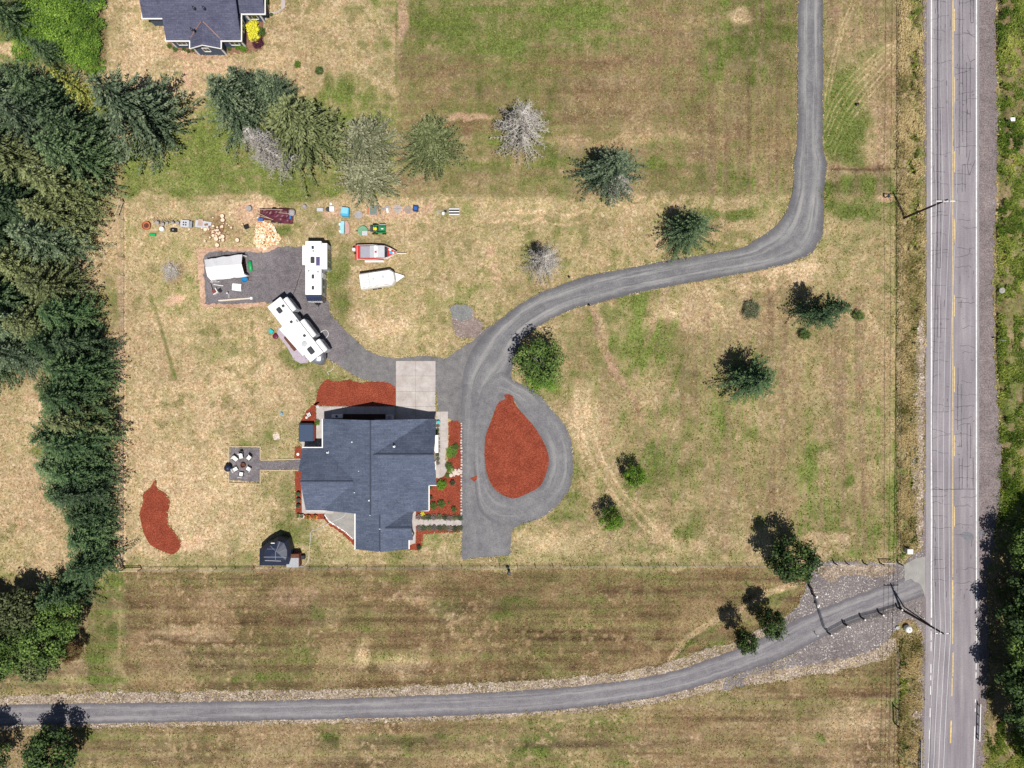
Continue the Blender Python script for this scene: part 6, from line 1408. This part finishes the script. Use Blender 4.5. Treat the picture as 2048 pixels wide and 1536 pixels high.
t=small('storage_bin','dark blue open bin at the right end of the dirt strip','bin',832,418,R(-8)); B('bin_body',M_bluedk,t,(-.42,-.45,0,.42,.45,.6),bev=.05); B('contents',plain('blue_cloth',(.03,.12,.40),.8,.3),t,(-.28,-.3,.6,.28,.28,.68),bev=.1)
t=small('trailer_frame','bare grey metal trailer frame, left of the striped bench','frame',887.5,424)
B('rail',M_grey,t,(-.8,-.25,.3,.8,-.19,.36),(-.8,.25,.3,.8,.31,.36),(-.8,-.19,.3,-.74,.25,.36),(.74,-.19,.3,.8,.25,.36)); B('winch',M_white,t,(-.2,-.55,.3,.15,-.1,.5)); B('motor',M_black,t,(.1,-.1,.36,.5,.15,.55))
t=small('slatted_bench','black and white slatted bench at the right end of the yard row','bench',909,424)
for k in range(3): B('slat',M_white,t,(-.8,-.55+k*.42,.42,.8,-.40+k*.42,.47))
B('seat_panel',M_black,t,(-.75,-.40,.36,.75,.43,.40))
for x in (-.7,.62): B('leg',M_dark,t,(x,-.5,0,x+.08,-.42,.36),(x,.4,0,x+.08,.48,.36))
# --- fire pit seating
t=small('fire_pit','dark round fire pit in the middle of the ring of white chairs','fire pit',487.5,930,z=.03)
mb=MB(); mb.lathe([(.34,0),(.38,.05),(.40,.42),(.32,.42),(.28,.15),(.02,.12)],20); mb.build('bowl',M_brown,t)
chs=[(473,917,-140,'upper left'),(484,912,-100,'top'),(500,915,-50,'upper right'),(473,938,140,'lower left'),(484.5,948,95,'bottom'),(499,937,40,'lower right')]
def chair(px,py,label,seatm=M_white):
    a=math.atan2(-(930-py),(487.5-px)); t=thing('patio_chair',label,'chair',G(px,py)+Vector((0,0,.03)),a,'chairs around the fire pit')
    B('seat',seatm,t,(-.30,-.31,.36,.33,.31,.44),bev=.03); m=Matrix.Translation((-.30,0,.42))@Matrix.Rotation(R(-14),4,'Y'); mb=MB(); mb.box(-.06,-.33,0,.02,.33,.55,m=m,bev=.03); mb.build('backrest',seatm,t)
    for y in (-.36,.32): B('armrest',M_black,t,(-.34,y,.56,.30,y+.05,.60))
    for x in (-.3,.27):
        for y in (-.35,.31): B('leg',M_black,t,(x,y,0,x+.04,y+.04,.58))
    return t
for px,py,_,n_ in chs: chair(px,py,'white cushioned patio chair at the fire pit, %s of the ring'%n_)
t=small('folding_chair','dark empty folding chair behind the topmost white fire pit chair','chair',485,905,R(10),z=.03); B('seat',M_dark,t,(-.25,-.25,.35,.25,.25,.40)); mb=MB(); mb.box(-.25,.2,.4,.25,.26,.8); mb.build('backrest',M_dark,t)
for x in (-.24,.2): B('leg',M_black,t,(x,-.24,0,x+.04,-.2,.35),(x,.2,0,x+.04,.24,.35))
t=small('kettle_barbecue','dark navy covered kettle barbecue at the left edge of the fire pit pad','barbecue',459.5,935,z=.02)
mb=MB(); mb.lathe([(.30,.35),(.52,.55),(.58,.80),(.45,1.05),(.15,1.18),(.02,1.2)],16); mb.build('lid',M_tarpb,t,True)
for k in range(3): a=k*2.09; tubeobj('leg',[(.3*math.cos(a),.3*math.sin(a),.45),(.4*math.cos(a),.4*math.sin(a),0)],.03,M_black,t)
# timber edging of the fire pit pad and its path
t=thing('timber_edging','pale timber edging boards framing the fire pit pad and path','edging',G(490,930))
for (a,b),(c_,d) in (((458,893),(520,893)),((458,893),(458,966)),((458,966),(521,968)),((521,893),(521,920)),((521,940),(521,968)),((521,920),(600,918)),((521,940),(600,941))):
    mb=MB(); p=G(a,b)-G(490,930);q_=G(c_,d)-G(490,930); bar(mb,p+Vector((0,0,.12)),q_+Vector((0,0,.12)),.12,.14); mb.build('board',M_paleswood,t)
cyl('stepping_stone','round cream stepping stone in the mulch left of the house above the path','stone',596,908.5,.22,.07,M_white,z=.03)
cyl('metal_disc','white ringed round plate on the mulch by the top left walkway corner','plate',635.5,813.5,.24,.12,M_ltcanvas,z=.05)
# --- hot tub
t=small('hot_tub','hot tub with dark blue padded cover on the side patio','hot tub',617,864.5,z=.05)
B('cabinet',M_brownred,t,(-1.12,-1.32,0,1.18,1.30,.88),bev=.10); B('cover',plain('navy_vinyl_cover',(.035,.060,.115),.45,.12,streak=(9,1,1)),t,(-1.20,-1.40,.88,1.05,1.30,1.02),bev=.12); B('cover_hinge',M_black,t,(-1.1,1.28,.6,1.0,1.48,.95),bev=.05)
# --- north side of the house
t=thing('chest_freezer','white chest unit with a round blue lid against the north wall','freezer',T(676,832)+Vector((0,0,.05))); B('cabinet',M_white,t,(-.8,-.25,0,.8,.28,.85),bev=.05); mb=MB(); mb.lathe([(.18,.85),(.19,.88),(.05,.89)],16); mb.build('round_lid',M_bluedk,t)
t=thing('heat_pump','pale box shaped heat pump against the north wall near the garage','heat pump',T(781,834)+Vector((0,0,.05))); B('casing',M_ltcanvas,t,(-.55,-.35,0,.55,.35,.95),bev=.05); mb=MB(); mb.lathe([(.28,.95),(.30,.97),(.05,.98)],18); mb.build('fan_grille',M_grey,t)
t=small('garden_stool','white slatted garden stool lying on the mulch left of the walkway','stool',619,829,R(25),z=.03)
for k in range(3): B('slat',M_white,t,(-.3+k*.2,-.3,.2,-.18+k*.2,.3,.26))
B('crate',M_black,t,(-.35,-.25,0,.3,.25,.18)); cyl('plant_pot','small pinkish pot beside the white slatted stool','pot',614,835,.2,.3,M_cream,z=.03)
plant('potted_plant','leafy potted plant between the walkway and the hot tub','plant',(None,BR[0][1]),636.5,845.5,.9,.45,4,1.9,.3)
cyl('garden_gnome_pot','teal rounded pot at the north east corner of the house','pot',877.5,844,.26,.55,M_teal,z=.06)
# planters on the west mulch strip
for i,(x,y,mt,lf) in enumerate(((598,987,M_dark,M_dec),(598,999,M_dark,M_firdry),(598,1011,M_dark,M_dec),(598,1031,M_paleswood,M_brightleaf),(606,1032,M_cream,M_firdry),(618,1033,M_orange,M_yelleaf),(632,1033,M_orange,M_yelleaf))):
    lb=['top green plant in the row of dark tubs left of the house','grey plant in the middle dark tub left of the house','lower green plant in the third dark tub left of the house','leafy green plant in the pale box at the corner of the mulch','small plant in a cream pot by the corner walkway','orange pot, nearer the corner, of the pair below the house','orange pot, farther right of the pair below the house'][i]
    t=small('potted_plant',lb,'plant',x,y,z=.03); mb=MB(); mb.lathe([(.22,0),(.34,.35),(.36,.40),(.30,.40),(.28,.3),(.05,.3)],16); mb.build('pot',mt,t)
    o=link('foliage',BR[i%2][1] if lf is M_brightleaf else remat(BR[i%2][1],lf),t); o.scale=(.16,.16,.14); o.location.z=.3
# planting in the east beds
def shrub(px,py,h,r,mat,label,cat='shrub',k=0,group=None,kind='garden_shrub'):
    key=('sh',k,mat.name)
    if key not in MC: MC[key]=remat(BR[k][1],mat)
    return plant(kind,label,cat,(None,MC[key]),px,py,h,r,4,1.9,(px*7+py)%6,group)
for x,y,h,r,mt,lb in ((911,893,.6,.55,M_dec,'green groundcover clump at the top right of the east mulch bed'),(902,901,.6,.8,M_bramble,'bright groundcover clump against the walkway in the east bed'),(906,906,.55,.7,M_dec,'dark groundcover mat in the middle of the east bed'),
    (899,910,.5,.5,M_bramble,'low green mat below the bright groundcover clump'),(897,930,.5,.6,M_dec,'green clump hugging the curved end of the walkway'),(901,940,.5,.6,M_bramble,'green mat right of the curved walkway end'),(895,950,.45,.4,M_dec,'small green clump below the curved walkway end'),
    (883,968,1.1,.85,M_brightleaf,'large leafy green shrub at the foot of the east walkway'),(906,966,.9,.45,M_firblue,'blue grey round shrub near the driveway in the east bed'),(862,994,.8,.35,M_firblue,'small blue green shrub against the east wall'),
    (862,975,.6,.3,M_dec,'tiny dark shrub in the corner of the east wall'),(868,1011,.9,.62,M_dec,'left one of the two dark round shrubs in the east bed'),(884,1007,.9,.62,M_dec,'right one of the two dark round shrubs in the east bed'),
    (898,1005,.4,.2,M_dec,'tiny shrub right of the pair of dark round shrubs'),(909,1018,.9,.45,M_dec,'dark shrub beside the driveway above the entry walk'),(839,1094,.9,.42,M_hedge,'dark upright shrub at the lower end of the entry mulch'),(846,1027,.6,.35,M_gold,'yellow green shrub at the porch corner above the entry walk')):
    shrub(x,y,h,r,mt,lb)
gg=random.Random(4); hl=[];hl2=[]
for i in range(9): hl.append(shrub(838+i*10.3,1034.5+gg.uniform(-1,1),.55,.48,[M_heath,M_firdry,M_firblue][i%3],'x','shrub',i%2,'low plants along the upper side of the entry walk'))
for i in range(9): hl2.append(shrub(838+i*10.3,1056+gg.uniform(-1,1),.55,.48,[M_heath,M_firblue,M_firdry][i%3],'x','shrub',i%2,'low plants along the lower side of the entry walk'))
for L_,wd in ((hl,'upper'),(hl2,'lower')):
    for i,o in enumerate(L_): o['label']='%s low plant along the %s side of the entry walk, %s from the house'%(['mauve','grey green','bluish'][i%3] if L_ is hl else ['mauve','bluish','grey green'][i%3],wd,ORD[i])
ha=[]
for i in range(10): ha.append(shrub(875.5+gg.uniform(-.8,.8),852+i*8.2,.5,.33,[M_heath,M_firolive,M_firdry][i%3],'x','shrub',i%2,'low plants between the east wall and the walkway'))
for i,o in enumerate(ha): o['label']='low border plant between the east wall and the walkway, %s from the north'%ORD[i]
# edging stones: cream rocks beside the driveway and at the walk
gg=random.Random(8); st=[]
def rock(px,py,s,mat,label,group,seed):
    g=np.random.default_rng(seed); key='rock%d%s'%(seed%3,mat.name)
    if key not in MC:
        bm=bmesh.new(); bmesh.ops.create_icosphere(bm,subdivisions=1,radius=1)
        for v_ in bm.verts: v_.co*=g.uniform(.75,1.15); v_.co.z*=.6
        me=bpy.data.meshes.new('rock'); bm.to_mesh(me); bm.free(); me.materials.append(mat); MC[key]=me
    o=link('rock',MC[key]); o.location=G(px,py)+Vector((0,0,s*.35+.03)); o.scale=(s,s*g.uniform(.7,1.1),s); o.rotation_euler=(0,0,g.random()*6); return tag(o,label,'rock',group)
M_creamst=plain('cream_edging_stone',(.62,.52,.46),.85,.2)
for i in range(34): st.append(rock(922.8+gg.uniform(-.6,.6),846+i*5.6+gg.uniform(-1,1),gg.uniform(.13,.22),M_creamst,'x','cream edging stones beside the driveway',i))
for i,o in enumerate(st): o['label']='cream edging stone between the east mulch bed and the driveway, %s from the north'%ordn(i+1)
sk=[]
for i in range(16): sk.append(rock(gg.uniform(901,922),gg.uniform(938,951),gg.uniform(.2,.42),M_creamst,'x','pale boulders at the end of the walkway',i))
sk.sort(key=lambda o:o.location.x)
for i,o in enumerate(sk): o['label']='pale boulder in the cluster crossing the east bed below the walkway, %s from the left'%ordn(i+1)
sp_=[]
for i in range(24):
    f=i/23; P_=[(650,1030),(657,1041),(667,1048),(680,1056),(694,1066),(705,1077)]; k=min(4,int(f*5)); u=f*5-k; sp_.append(rock(P_[k][0]*(1-u)+P_[k+1][0]*u,P_[k][1]*(1-u)+P_[k+1][1]*u,gg.uniform(.10,.17),M_white,'x','white edging stones around the patio',i))
for i,o in enumerate(sp_): o['label']='small white edging stone on the curved patio border, %s from its left end'%ordn(i+1)
# --- tarped gazebo and its lean-to
c=T(562,1090); t=thing('tarped_gazebo','gazebo wrapped in shiny dark navy tarpaulin beside the south fence','gazebo',c); loc2=lambda px,py,zz: G(px,py,zz)-c
ring0=[(519,1131,1.2),(519,1098,1.6),(535,1085,1.9),(556,1074.5,2.1),(576,1079,1.9),(582,1100,1.7),(582,1118,1.4),(580,1131,1.2)]
ring1=[(529,1120,2.5),(531,1098,2.6),(540,1091,2.7),(556,1082,2.8),(568,1086,2.7),(574,1100,2.6),(574,1112,2.5),(571,1120,2.5)]
mb=MB(); n=8; vs=[loc2(x,y,0) for x,y,_ in ring0]+[loc2(*q) for q in ring0]+[loc2(*q) for q in ring1]+[loc2(552,1103,3.05)]
for q in range(8): vs[q]=Vector((vs[8+q].x,vs[8+q].y,0))
fs=[(i,n+i,n+(i+1)%n,(i+1)%n) for i in range(n)]+[(n+i,2*n+i,2*n+(i+1)%n,n+(i+1)%n) for i in range(n)]+[(2*n+i,3*n,2*n+(i+1)%n) for i in range(n)]
mb.add(vs,fs); gz=mb.build('tarpaulin',M_tarpb,t)
tubeobj('tarp_ridge',[loc2(528,1114,2.66),loc2(573,1114,2.66)],.05,M_canvas,gz); tubeobj('tarp_fold',[loc2(530,1121,2.5),loc2(562,1122,2.48)],.045,M_ltcanvas,gz)
for a,b in (((541,1092,2.74),(552,1103,3.07)),((560,1083,2.80),(552,1103,3.07)),((534,1098,2.66),(552,1098,2.98)),((572,1098,2.66),(556,1106,3.02)),((551,1103,3.08),(551,1120,2.55))): tubeobj('tarp_fold',[loc2(*a),loc2(*b)],.025,M_canvas,gz)
B('top_vent',M_white,gz,(-.1,.0,2.75,.45,.12,2.85)); 
for o in gz.children:
    if o.name.startswith('top_vent'): o.location=loc2(558,1079,0)-Vector((.2,.0,-.0))
t=thing('lean_to_shed','small shed with ribbed grey roof and red brown boards joined to the tarped gazebo','shed',T(591,1117))
B('wall',M_brownred,t,(-.95,-.9,0,1.0,1.0,1.35)); 
mb=MB()
for k in range(8): mb.box(-.95+k*.235,-1.0,1.42+.012*(k%2),-.95+k*.235+.23,.45,1.47+.012*(k%2))
mb.build('roof',M_grey,t); B('ridge_board',M_brown,t,(-1.0,.45,1.3,1.0,1.05,1.55))
cyl('round_buoy','white rounded jar sitting against the tarped gazebo by the lean to','jar',581.5,1105,.2,.45,M_white)
mb=MB(); mb.box(-.3,-.3,0,.3,.3,.6,bev=.05); tag1(mb.build('storage_bin',M_black),'black bin on the right of the lean to shed','bin',607.5,1113)
# --- fences
def wire_fence(kind,label,pts,step,hgt,wires,postm,par_off=(0,0),post_r=.05,skip=()):
    c=G(*pts[0]); t=thing(kind,label,'fence',c); P=[G(*p)-c for p in pts]; 
    for a,b in zip(P,P[1:]):
        n=max(1,int(round((b-a).length/step)))
        for k in range(n+1):
            if k==0 and a is not P[0]: continue
            p=a.lerp(b,k/n); mb=MB(); mb.tube([(p.x,p.y,-.2),(p.x,p.y,hgt)],post_r,7,post_r*.85); mb.build('post',postm,t)
        for h_ in wires:
            mb=MB(); mb.tube([a+Vector((0,0,h_)),b+Vector((0,0,h_))],.010,4); mb.build('wire',M_grey,t)
    return t
wire_fence('wire_fence','long wire fence on slim posts dividing the yard from the brown south field',[(284,1138),(620,1136),(1000,1133),(1530,1130)],2.85,1.25,(.3,.6,.9,1.2),M_wood)
wire_fence('wire_fence','wire fence on wooden posts along the west side of the yard, by the cedar row',[(249,404),(249,700),(247,1138)],3.0,1.25,(.4,.8,1.2),M_wood)
wire_fence('wire_fence','thin wire fence along the east edge of the field beside the roadside ditch',[(1795,-20),(1795,400),(1794,760),(1796,1120)],4.2,1.1,(.5,1.0),M_wood,post_r=.04)
wire_fence('wire_fence','thin wire fence beside the roadside ditch south of the lane',[(1790,1290),(1791,1405)],3.4,1.1,(.5,1.0),M_wood,post_r=.04)
def hbrace(label,px0,py0,px1,py1,mat):
    c=G(px0,py0); t=thing('fence_brace',label,'fence',c); a=Vector((0,0,0));b=G(px1,py1)-c
    for p in (a,b): mb=MB(); mb.tube([(p.x,p.y,-.2),(p.x,p.y,1.5)],.10,8); mb.build('post',mat,t)
    for h_ in (.55,1.35): tubeobj('rail',[a+Vector((0,0,h_)),b+Vector((0,0,h_))],.06,mat,t)
hbrace('timber H shaped brace at the south west fence corner',250,1138,283,1138,M_paleswood);hbrace('short timber brace running north from the south west fence corner',247,1134,241,1113,M_paleswood)
hbrace('dark timber brace frame in the fence near the lower end of the road',1788,1412,1789,1446,M_pole);hbrace('timber brace at the top of the west fence by the wood',249,405,240,432,M_paleswood)
t=thing('pole_fence','cream pole rail fence along the top edge of the gravel lot','fence',G(1620,1126))
for x,h_ in ((1634,1.2),(1668,1.3),(1692,1.1),(1727,1.3),(1760,1.3),(1796,1.4)): p=G(x,1126)-G(1620,1126); mb=MB(); mb.tube([(p.x,p.y,-.2),(p.x,p.y,h_)],.12,9,.10); mb.build('post',M_pole,t)
a=G(1764,1126.5,1.1)-G(1620,1126);b=G(1791,1127,1.1)-G(1620,1126); tubeobj('rail',[a,b],.09,M_paleswood,t)
for h_ in (.5,1.0): tubeobj('wire',[Vector((1,0,h_)),Vector((13.6,0,h_))],.012,M_grey,t)
# five-rail fence by the lane
c=G(1654,1263); t=thing('rail_fence','black rail fence with white capped posts along the gravel lot','fence',c)
bp=[(1654.5,1264),(1686.5,1246.5),(1721,1233.5),(1757,1224.5),(1794,1214)]
for i,(x,y) in enumerate(bp):
    p=G(x,y)-c; mb=MB(); mb.tube([(p.x,p.y,-.2),(p.x,p.y,1.5)],.13,9); o=mb.build('post',M_pole,t); mb=MB(); mb.lathe([(.14,1.5),(.14,1.53),(.04,1.6)],9,Matrix.Translation((p.x,p.y,0))); mb.build('post_cap',M_white,o)
for i in range(4):
    for k in range(5): tubeobj('rail',[G(*bp[i])-c+Vector((0,0,.28+k*.27)),G(*bp[i+1])-c+Vector((0,0,.28+k*.27))],.030,M_black,t)
c=G(1646,1256); t=thing('field_gate','long tubular metal gate closing the south lane','gate',c); e=G(1626,1190)-c
for h_ in (.3,.55,.8,1.15): tubeobj('rail',[Vector((0,0,h_)),e+Vector((0,0,h_))],.035,M_grey if h_<1 else M_dark,t)
for f in (0,.33,.66,1): p=e*f; tubeobj('upright',[(p.x,p.y,.28),(p.x,p.y,1.17)],.03,M_dark,t)
B('sign_plate',M_white,t,(e.x*.72-.15,e.y*.72-.25,1.0,e.x*.72+.15,e.y*.72+.25,1.06)); mb=MB(); mb.lathe([(.16,1.3),(.2,1.4),(.05,1.45)],10,Matrix.Translation(e+Vector((0,.1,0)))); mb.build('latch_cap',M_white,t)
c=G(1624,1188); t=thing('wooden_fence','dark post and rail fence running up from the lane gate to the oak','fence',c); pp=[(1624,1188),(1617,1172),(1612,1160),(1609,1150)]
for x,y in pp: p=G(x,y)-c; mb=MB(); mb.tube([(p.x,p.y,-.2),(p.x,p.y,1.5)],.13,9,.1); mb.build('post',M_pole,t)
for a,b in zip(pp,pp[1:]):
    for h_ in (.6,1.2): tubeobj('rail',[G(*a)-c+Vector((0,0,h_)),G(*b)-c+Vector((0,0,h_))],.07,M_pole,t)
def mpost(px,py,h_,r,mat,label,kind='marker_post',capm=None): 
    t=small(kind,label,'post',px,py); mb=MB(); mb.tube([(0,0,-.1),(0,0,h_)],r,8); mb.build('stake',mat,t); mb=MB(); mb.lathe([(r*1.3,h_-.02),(r*1.4,h_+.08),(r*.5,h_+.12)],8); mb.build('cap',capm or M_white,t)
mpost(1630,1267,1.0,.07,M_white,'short white marker post left of the rail fence end'); mpost(1691,1248,1.4,.09,M_pole,'dark post standing just behind the second rail fence post')
mpost(1018,1141,1.5,.22,M_black,'thick black post on the south side of the wire fence below the driveway end',capm=M_black); mpost(1138,555,.5,.12,M_black,'short black stub post on the upper driveway edge',capm=M_black); mpost(1178,611,.5,.12,M_black,'short black stub post on the lower driveway edge',capm=M_black)
mpost(1831,1223,1.0,.05,M_dark,'thin dark reflector post beside the lane entrance, left one'); mpost(1841,1232,1.0,.05,M_dark,'thin dark reflector post beside the lane entrance, right one')
mpost(1713,210,.4,.16,M_black,'dark stub in the grass between the north driveway and the road',capm=M_black)
# --- utility poles and wires
def ppole(px,py,h_,label,tag_=None,arm=1.45):
    c=G(px,py); t=thing('utility_pole',label,'utility pole',c); mb=MB(); mb.tube([(0,0,-.3),(0,0,h_)],.19,10,.12); mb.build('pole',M_pole,t)
    mb=MB(); mb.box(-arm,-.16,h_-.55,arm,-.06,h_-.42); a=mb.build('crossarm',plain('bleached_crossarm',(.78,.76,.74),.8,.1),t)
    for x in (-arm+.1,-.45,.5,arm-.1): mb=MB(); mb.lathe([(.05,h_-.42),(.08,h_-.36),(.05,h_-.28),(.07,h_-.22),(.02,h_-.18)],8,Matrix.Translation((x,-.11,0))); mb.build('insulator',M_ltcanvas,a)
    return t
p1=ppole(1808,436,11.1,'tall wooden utility pole leaning over the road near the top with white crossarm',arm=1.55)
p2=ppole(1802,1218,11.0,'tall wooden utility pole at the lane entrance with shadow across the gravel',arm=1.15)
for z_ in (9.0,7.6): tubeobj('bracket',[(0,.0,z_),(.25,-.25,z_+.15)],.04,M_ltcanvas,p2)
mb=MB(); mb.lathe([(.24,8.3),(.26,8.4),(.26,9.1),(.1,9.2)],12,Matrix.Translation((.1,.38,0))); mb.build('transformer',M_grey,p2) if False else None
tubeobj('guy_brace',[(.45,.35,0),(.12,.05,7.5)],.10,M_pole,p2)
A=[Vector((1808.,0,0))]; a1=G(1808,436);a2=G(1802,1218); wi=[]
for i,x in enumerate((-1.45,-.45,.5,1.45)):
    q1=a1+Vector((x,-.11,10.92));q2=a2+Vector((x*.74,-.11,10.82)); n0=q1+Vector((.2,62,0)); s0=q2+Vector((-1.5,-60,0)); pts=[]
    for A_,B_ in ((n0,q1),(q1,q2),(q2,s0)):
        for k in range(12): f=k/12; p=A_.lerp(B_,f); p.z-=4*1.0*f*(1-f); pts.append(p)
    pts.append(s0); o=tubeobj('power_line',pts,.024,plain('bare_aluminium_wire',(.75,.75,.76),.35,.05,metal=.3)); tag(o,'bare power line strung along the road between the two poles, %s from the left'%ORD[i],'power line','power lines along the road')
q1=a1+Vector((.15,0,8.6)); q2=a2+Vector((.15,0,8.5)); o=tubeobj('telephone_cable',[q1+Vector((0,60,0)),q1,q1.lerp(q2,.5)-Vector((0,0,.9)),q2,q2-Vector((2,60,0))],.028,M_black); tag(o,'dark telephone cable hanging lower on the poles beside the road','cable')
# --- roadside bits
t=small('utility_pedestal','white rounded utility box in the verge above the lane entrance','utility box',1812.5,1100); B('cabinet',M_ltcanvas,t,(-.42,-.35,0,.42,.35,1.1),bev=.12); B('lid',M_white,t,(-.45,-.38,1.1,.45,.38,1.18),bev=.06)
t=small('round_tank','white round domed tank beside the lower utility pole','tank',1813,1256); mb=MB(); mb.lathe([(.50,0),(.54,.1),(.54,.65),(.45,.85),(.2,.96),(.02,1.0)],20); mb.build('shell',M_white,t,True); mb=MB(); mb.lathe([(.12,.98),(.12,1.06),(.03,1.07)],10); mb.build('cap',M_ltcanvas,t)
cyl('ground_box_lid','small grey lid set in weeds left of the round white tank','lid',1794,1255,.28,.25,M_grey)
t=small('mailbox','dark mailbox post on a bare patch of ground near the upper field corner','mailbox',1770,395); B('post',M_pole,t,(-.06,-.06,0,.06,.06,1.05)); B('box_body',M_dark,t,(-.14,-.30,1.05,.14,.28,1.32),bev=.05)
t=small('field_sign','white sign board on a post among the weeds across the road','sign',2014,245); B('post',M_grey,t,(-.04,-.04,0,.04,.04,1.3)); B('board',M_white,t,(-.32,-.28,1.3,.32,.28,1.36)); B('frame',M_ltcanvas,t,(-.4,-.1,1.2,-.32,.3,1.3))
for x,y,lb in ((1990,683,'small roadside sign on the right shoulder'),(1829,693,'small roadside sign in the left verge casting a thin shadow')):
    t=small('road_sign',lb,'sign',x,y); mb=MB(); mb.tube([(0,0,0),(0,0,2.1)],.035,6); mb.build('post',M_grey,t); B('plate',M_ltcanvas,t,(-.3,-.02,1.5,.3,.02,2.1))
tubeobj('x',[(0,0,0),(0,0,.1)],.01,M_dark) if False else None
t=small('old_tyre','worn grey tyre half hidden in the weeds across the road','tyre',2003,581); mb=MB(); mb.lathe([(.25,.05),(.42,.0),(.5,.1),(.42,.22),(.25,.18)],18); mb.build('tread',M_stoneg,t,True)
t=thing('guard_rail','white painted bridge guard rail at the lower right side of the road','guard rail',G(1955,1450)); c=G(1955,1450)
for y in (1408,1428,1448,1468,1476): p=G(1955+(y-1408)*-.02,y)-c; B('post',M_wood,t,(p.x-.08,p.y-.08,0,p.x+.08,p.y+.08,.8))
for h_ in (.45,.75): a=G(1955,1404)-c; b=G(1953,1478)-c; tubeobj('rail',[a+Vector((0,0,h_)),b+Vector((0,0,h_))],.075,M_white,t)
t=thing('guard_rail','dark grey guard rail at the bottom edge left of the road','guard rail',G(1838,1510)); c=G(1838,1510)
for y in (1480,1500,1520,1540): p=G(1838,y)-c; B('post',M_dark,t,(p.x-.08,p.y-.08,0,p.x+.08,p.y+.08,.8))
for h_ in (.45,.75): tubeobj('rail',[G(1838,1475)-c+Vector((0,0,h_)),G(1836,1600)-c+Vector((0,0,h_))],.07,M_grey,t)
# neighbour's planting
def ns(px,py,h,r,mat,label): shrub(px,py,h,r,mat,label,kind='garden_shrub')
for x,y,h,r,mt,lb in ((508,60,1.5,1.15,M_gold,'bright golden yellow shrub beside the neighbour house, upper one'),(510,76,1.3,1.0,M_gold,'bright golden yellow shrub beside the neighbour house, lower one'),(524,66,1.2,.8,M_dec,'dark green shrub right of the golden yellow pair'),
 (516,88,1.1,1.0,M_plum,'deep purple shrub below the golden yellow pair'),(478,97,1.0,.6,M_brightleaf,'leafy green shrub below the right window of the neighbour house'),(490,99,.9,.6,M_brightleaf,'leafy green shrub left of the purple one'),(460,99,.6,.35,M_dec,'small round green shrub below the neighbour gable, right of it'),
 (340,93,.5,.4,M_dec,'small green shrub at the left end of the neighbour flower bed'),(352,99,.5,.45,M_dec,'low dark shrub second in the neighbour flower bed'),(369,99,.5,.32,M_dec,'small ball shrub left of the three in the neighbour bed'),(378,103,.5,.32,M_dec,'small ball shrub in the middle of the neighbour bed trio'),(387,101,.5,.3,M_dec,'small ball shrub closest to the neighbour gable'),
 (535,6,1.0,.5,M_brightleaf,'bright green plant inside the curve of the neighbour path'),(543,30,.5,.3,M_dec,'tiny shrub right below the neighbour path')): ns(x,y,h,r,mt,lb)
cyl('watering_can','small blue watering can on the grass left of the house','watering can',564,827,.2,.3,M_blue)
for x,y,lb in ((553,873,'flat pale square stone in the grass above the fire pit path'),): mb=MB(); mb.box(-.5,-.5,0,.5,.5,.05,bev=.1); tag1(mb.build('paving_stone',M_creamst),lb,'stone',x,y,.2)
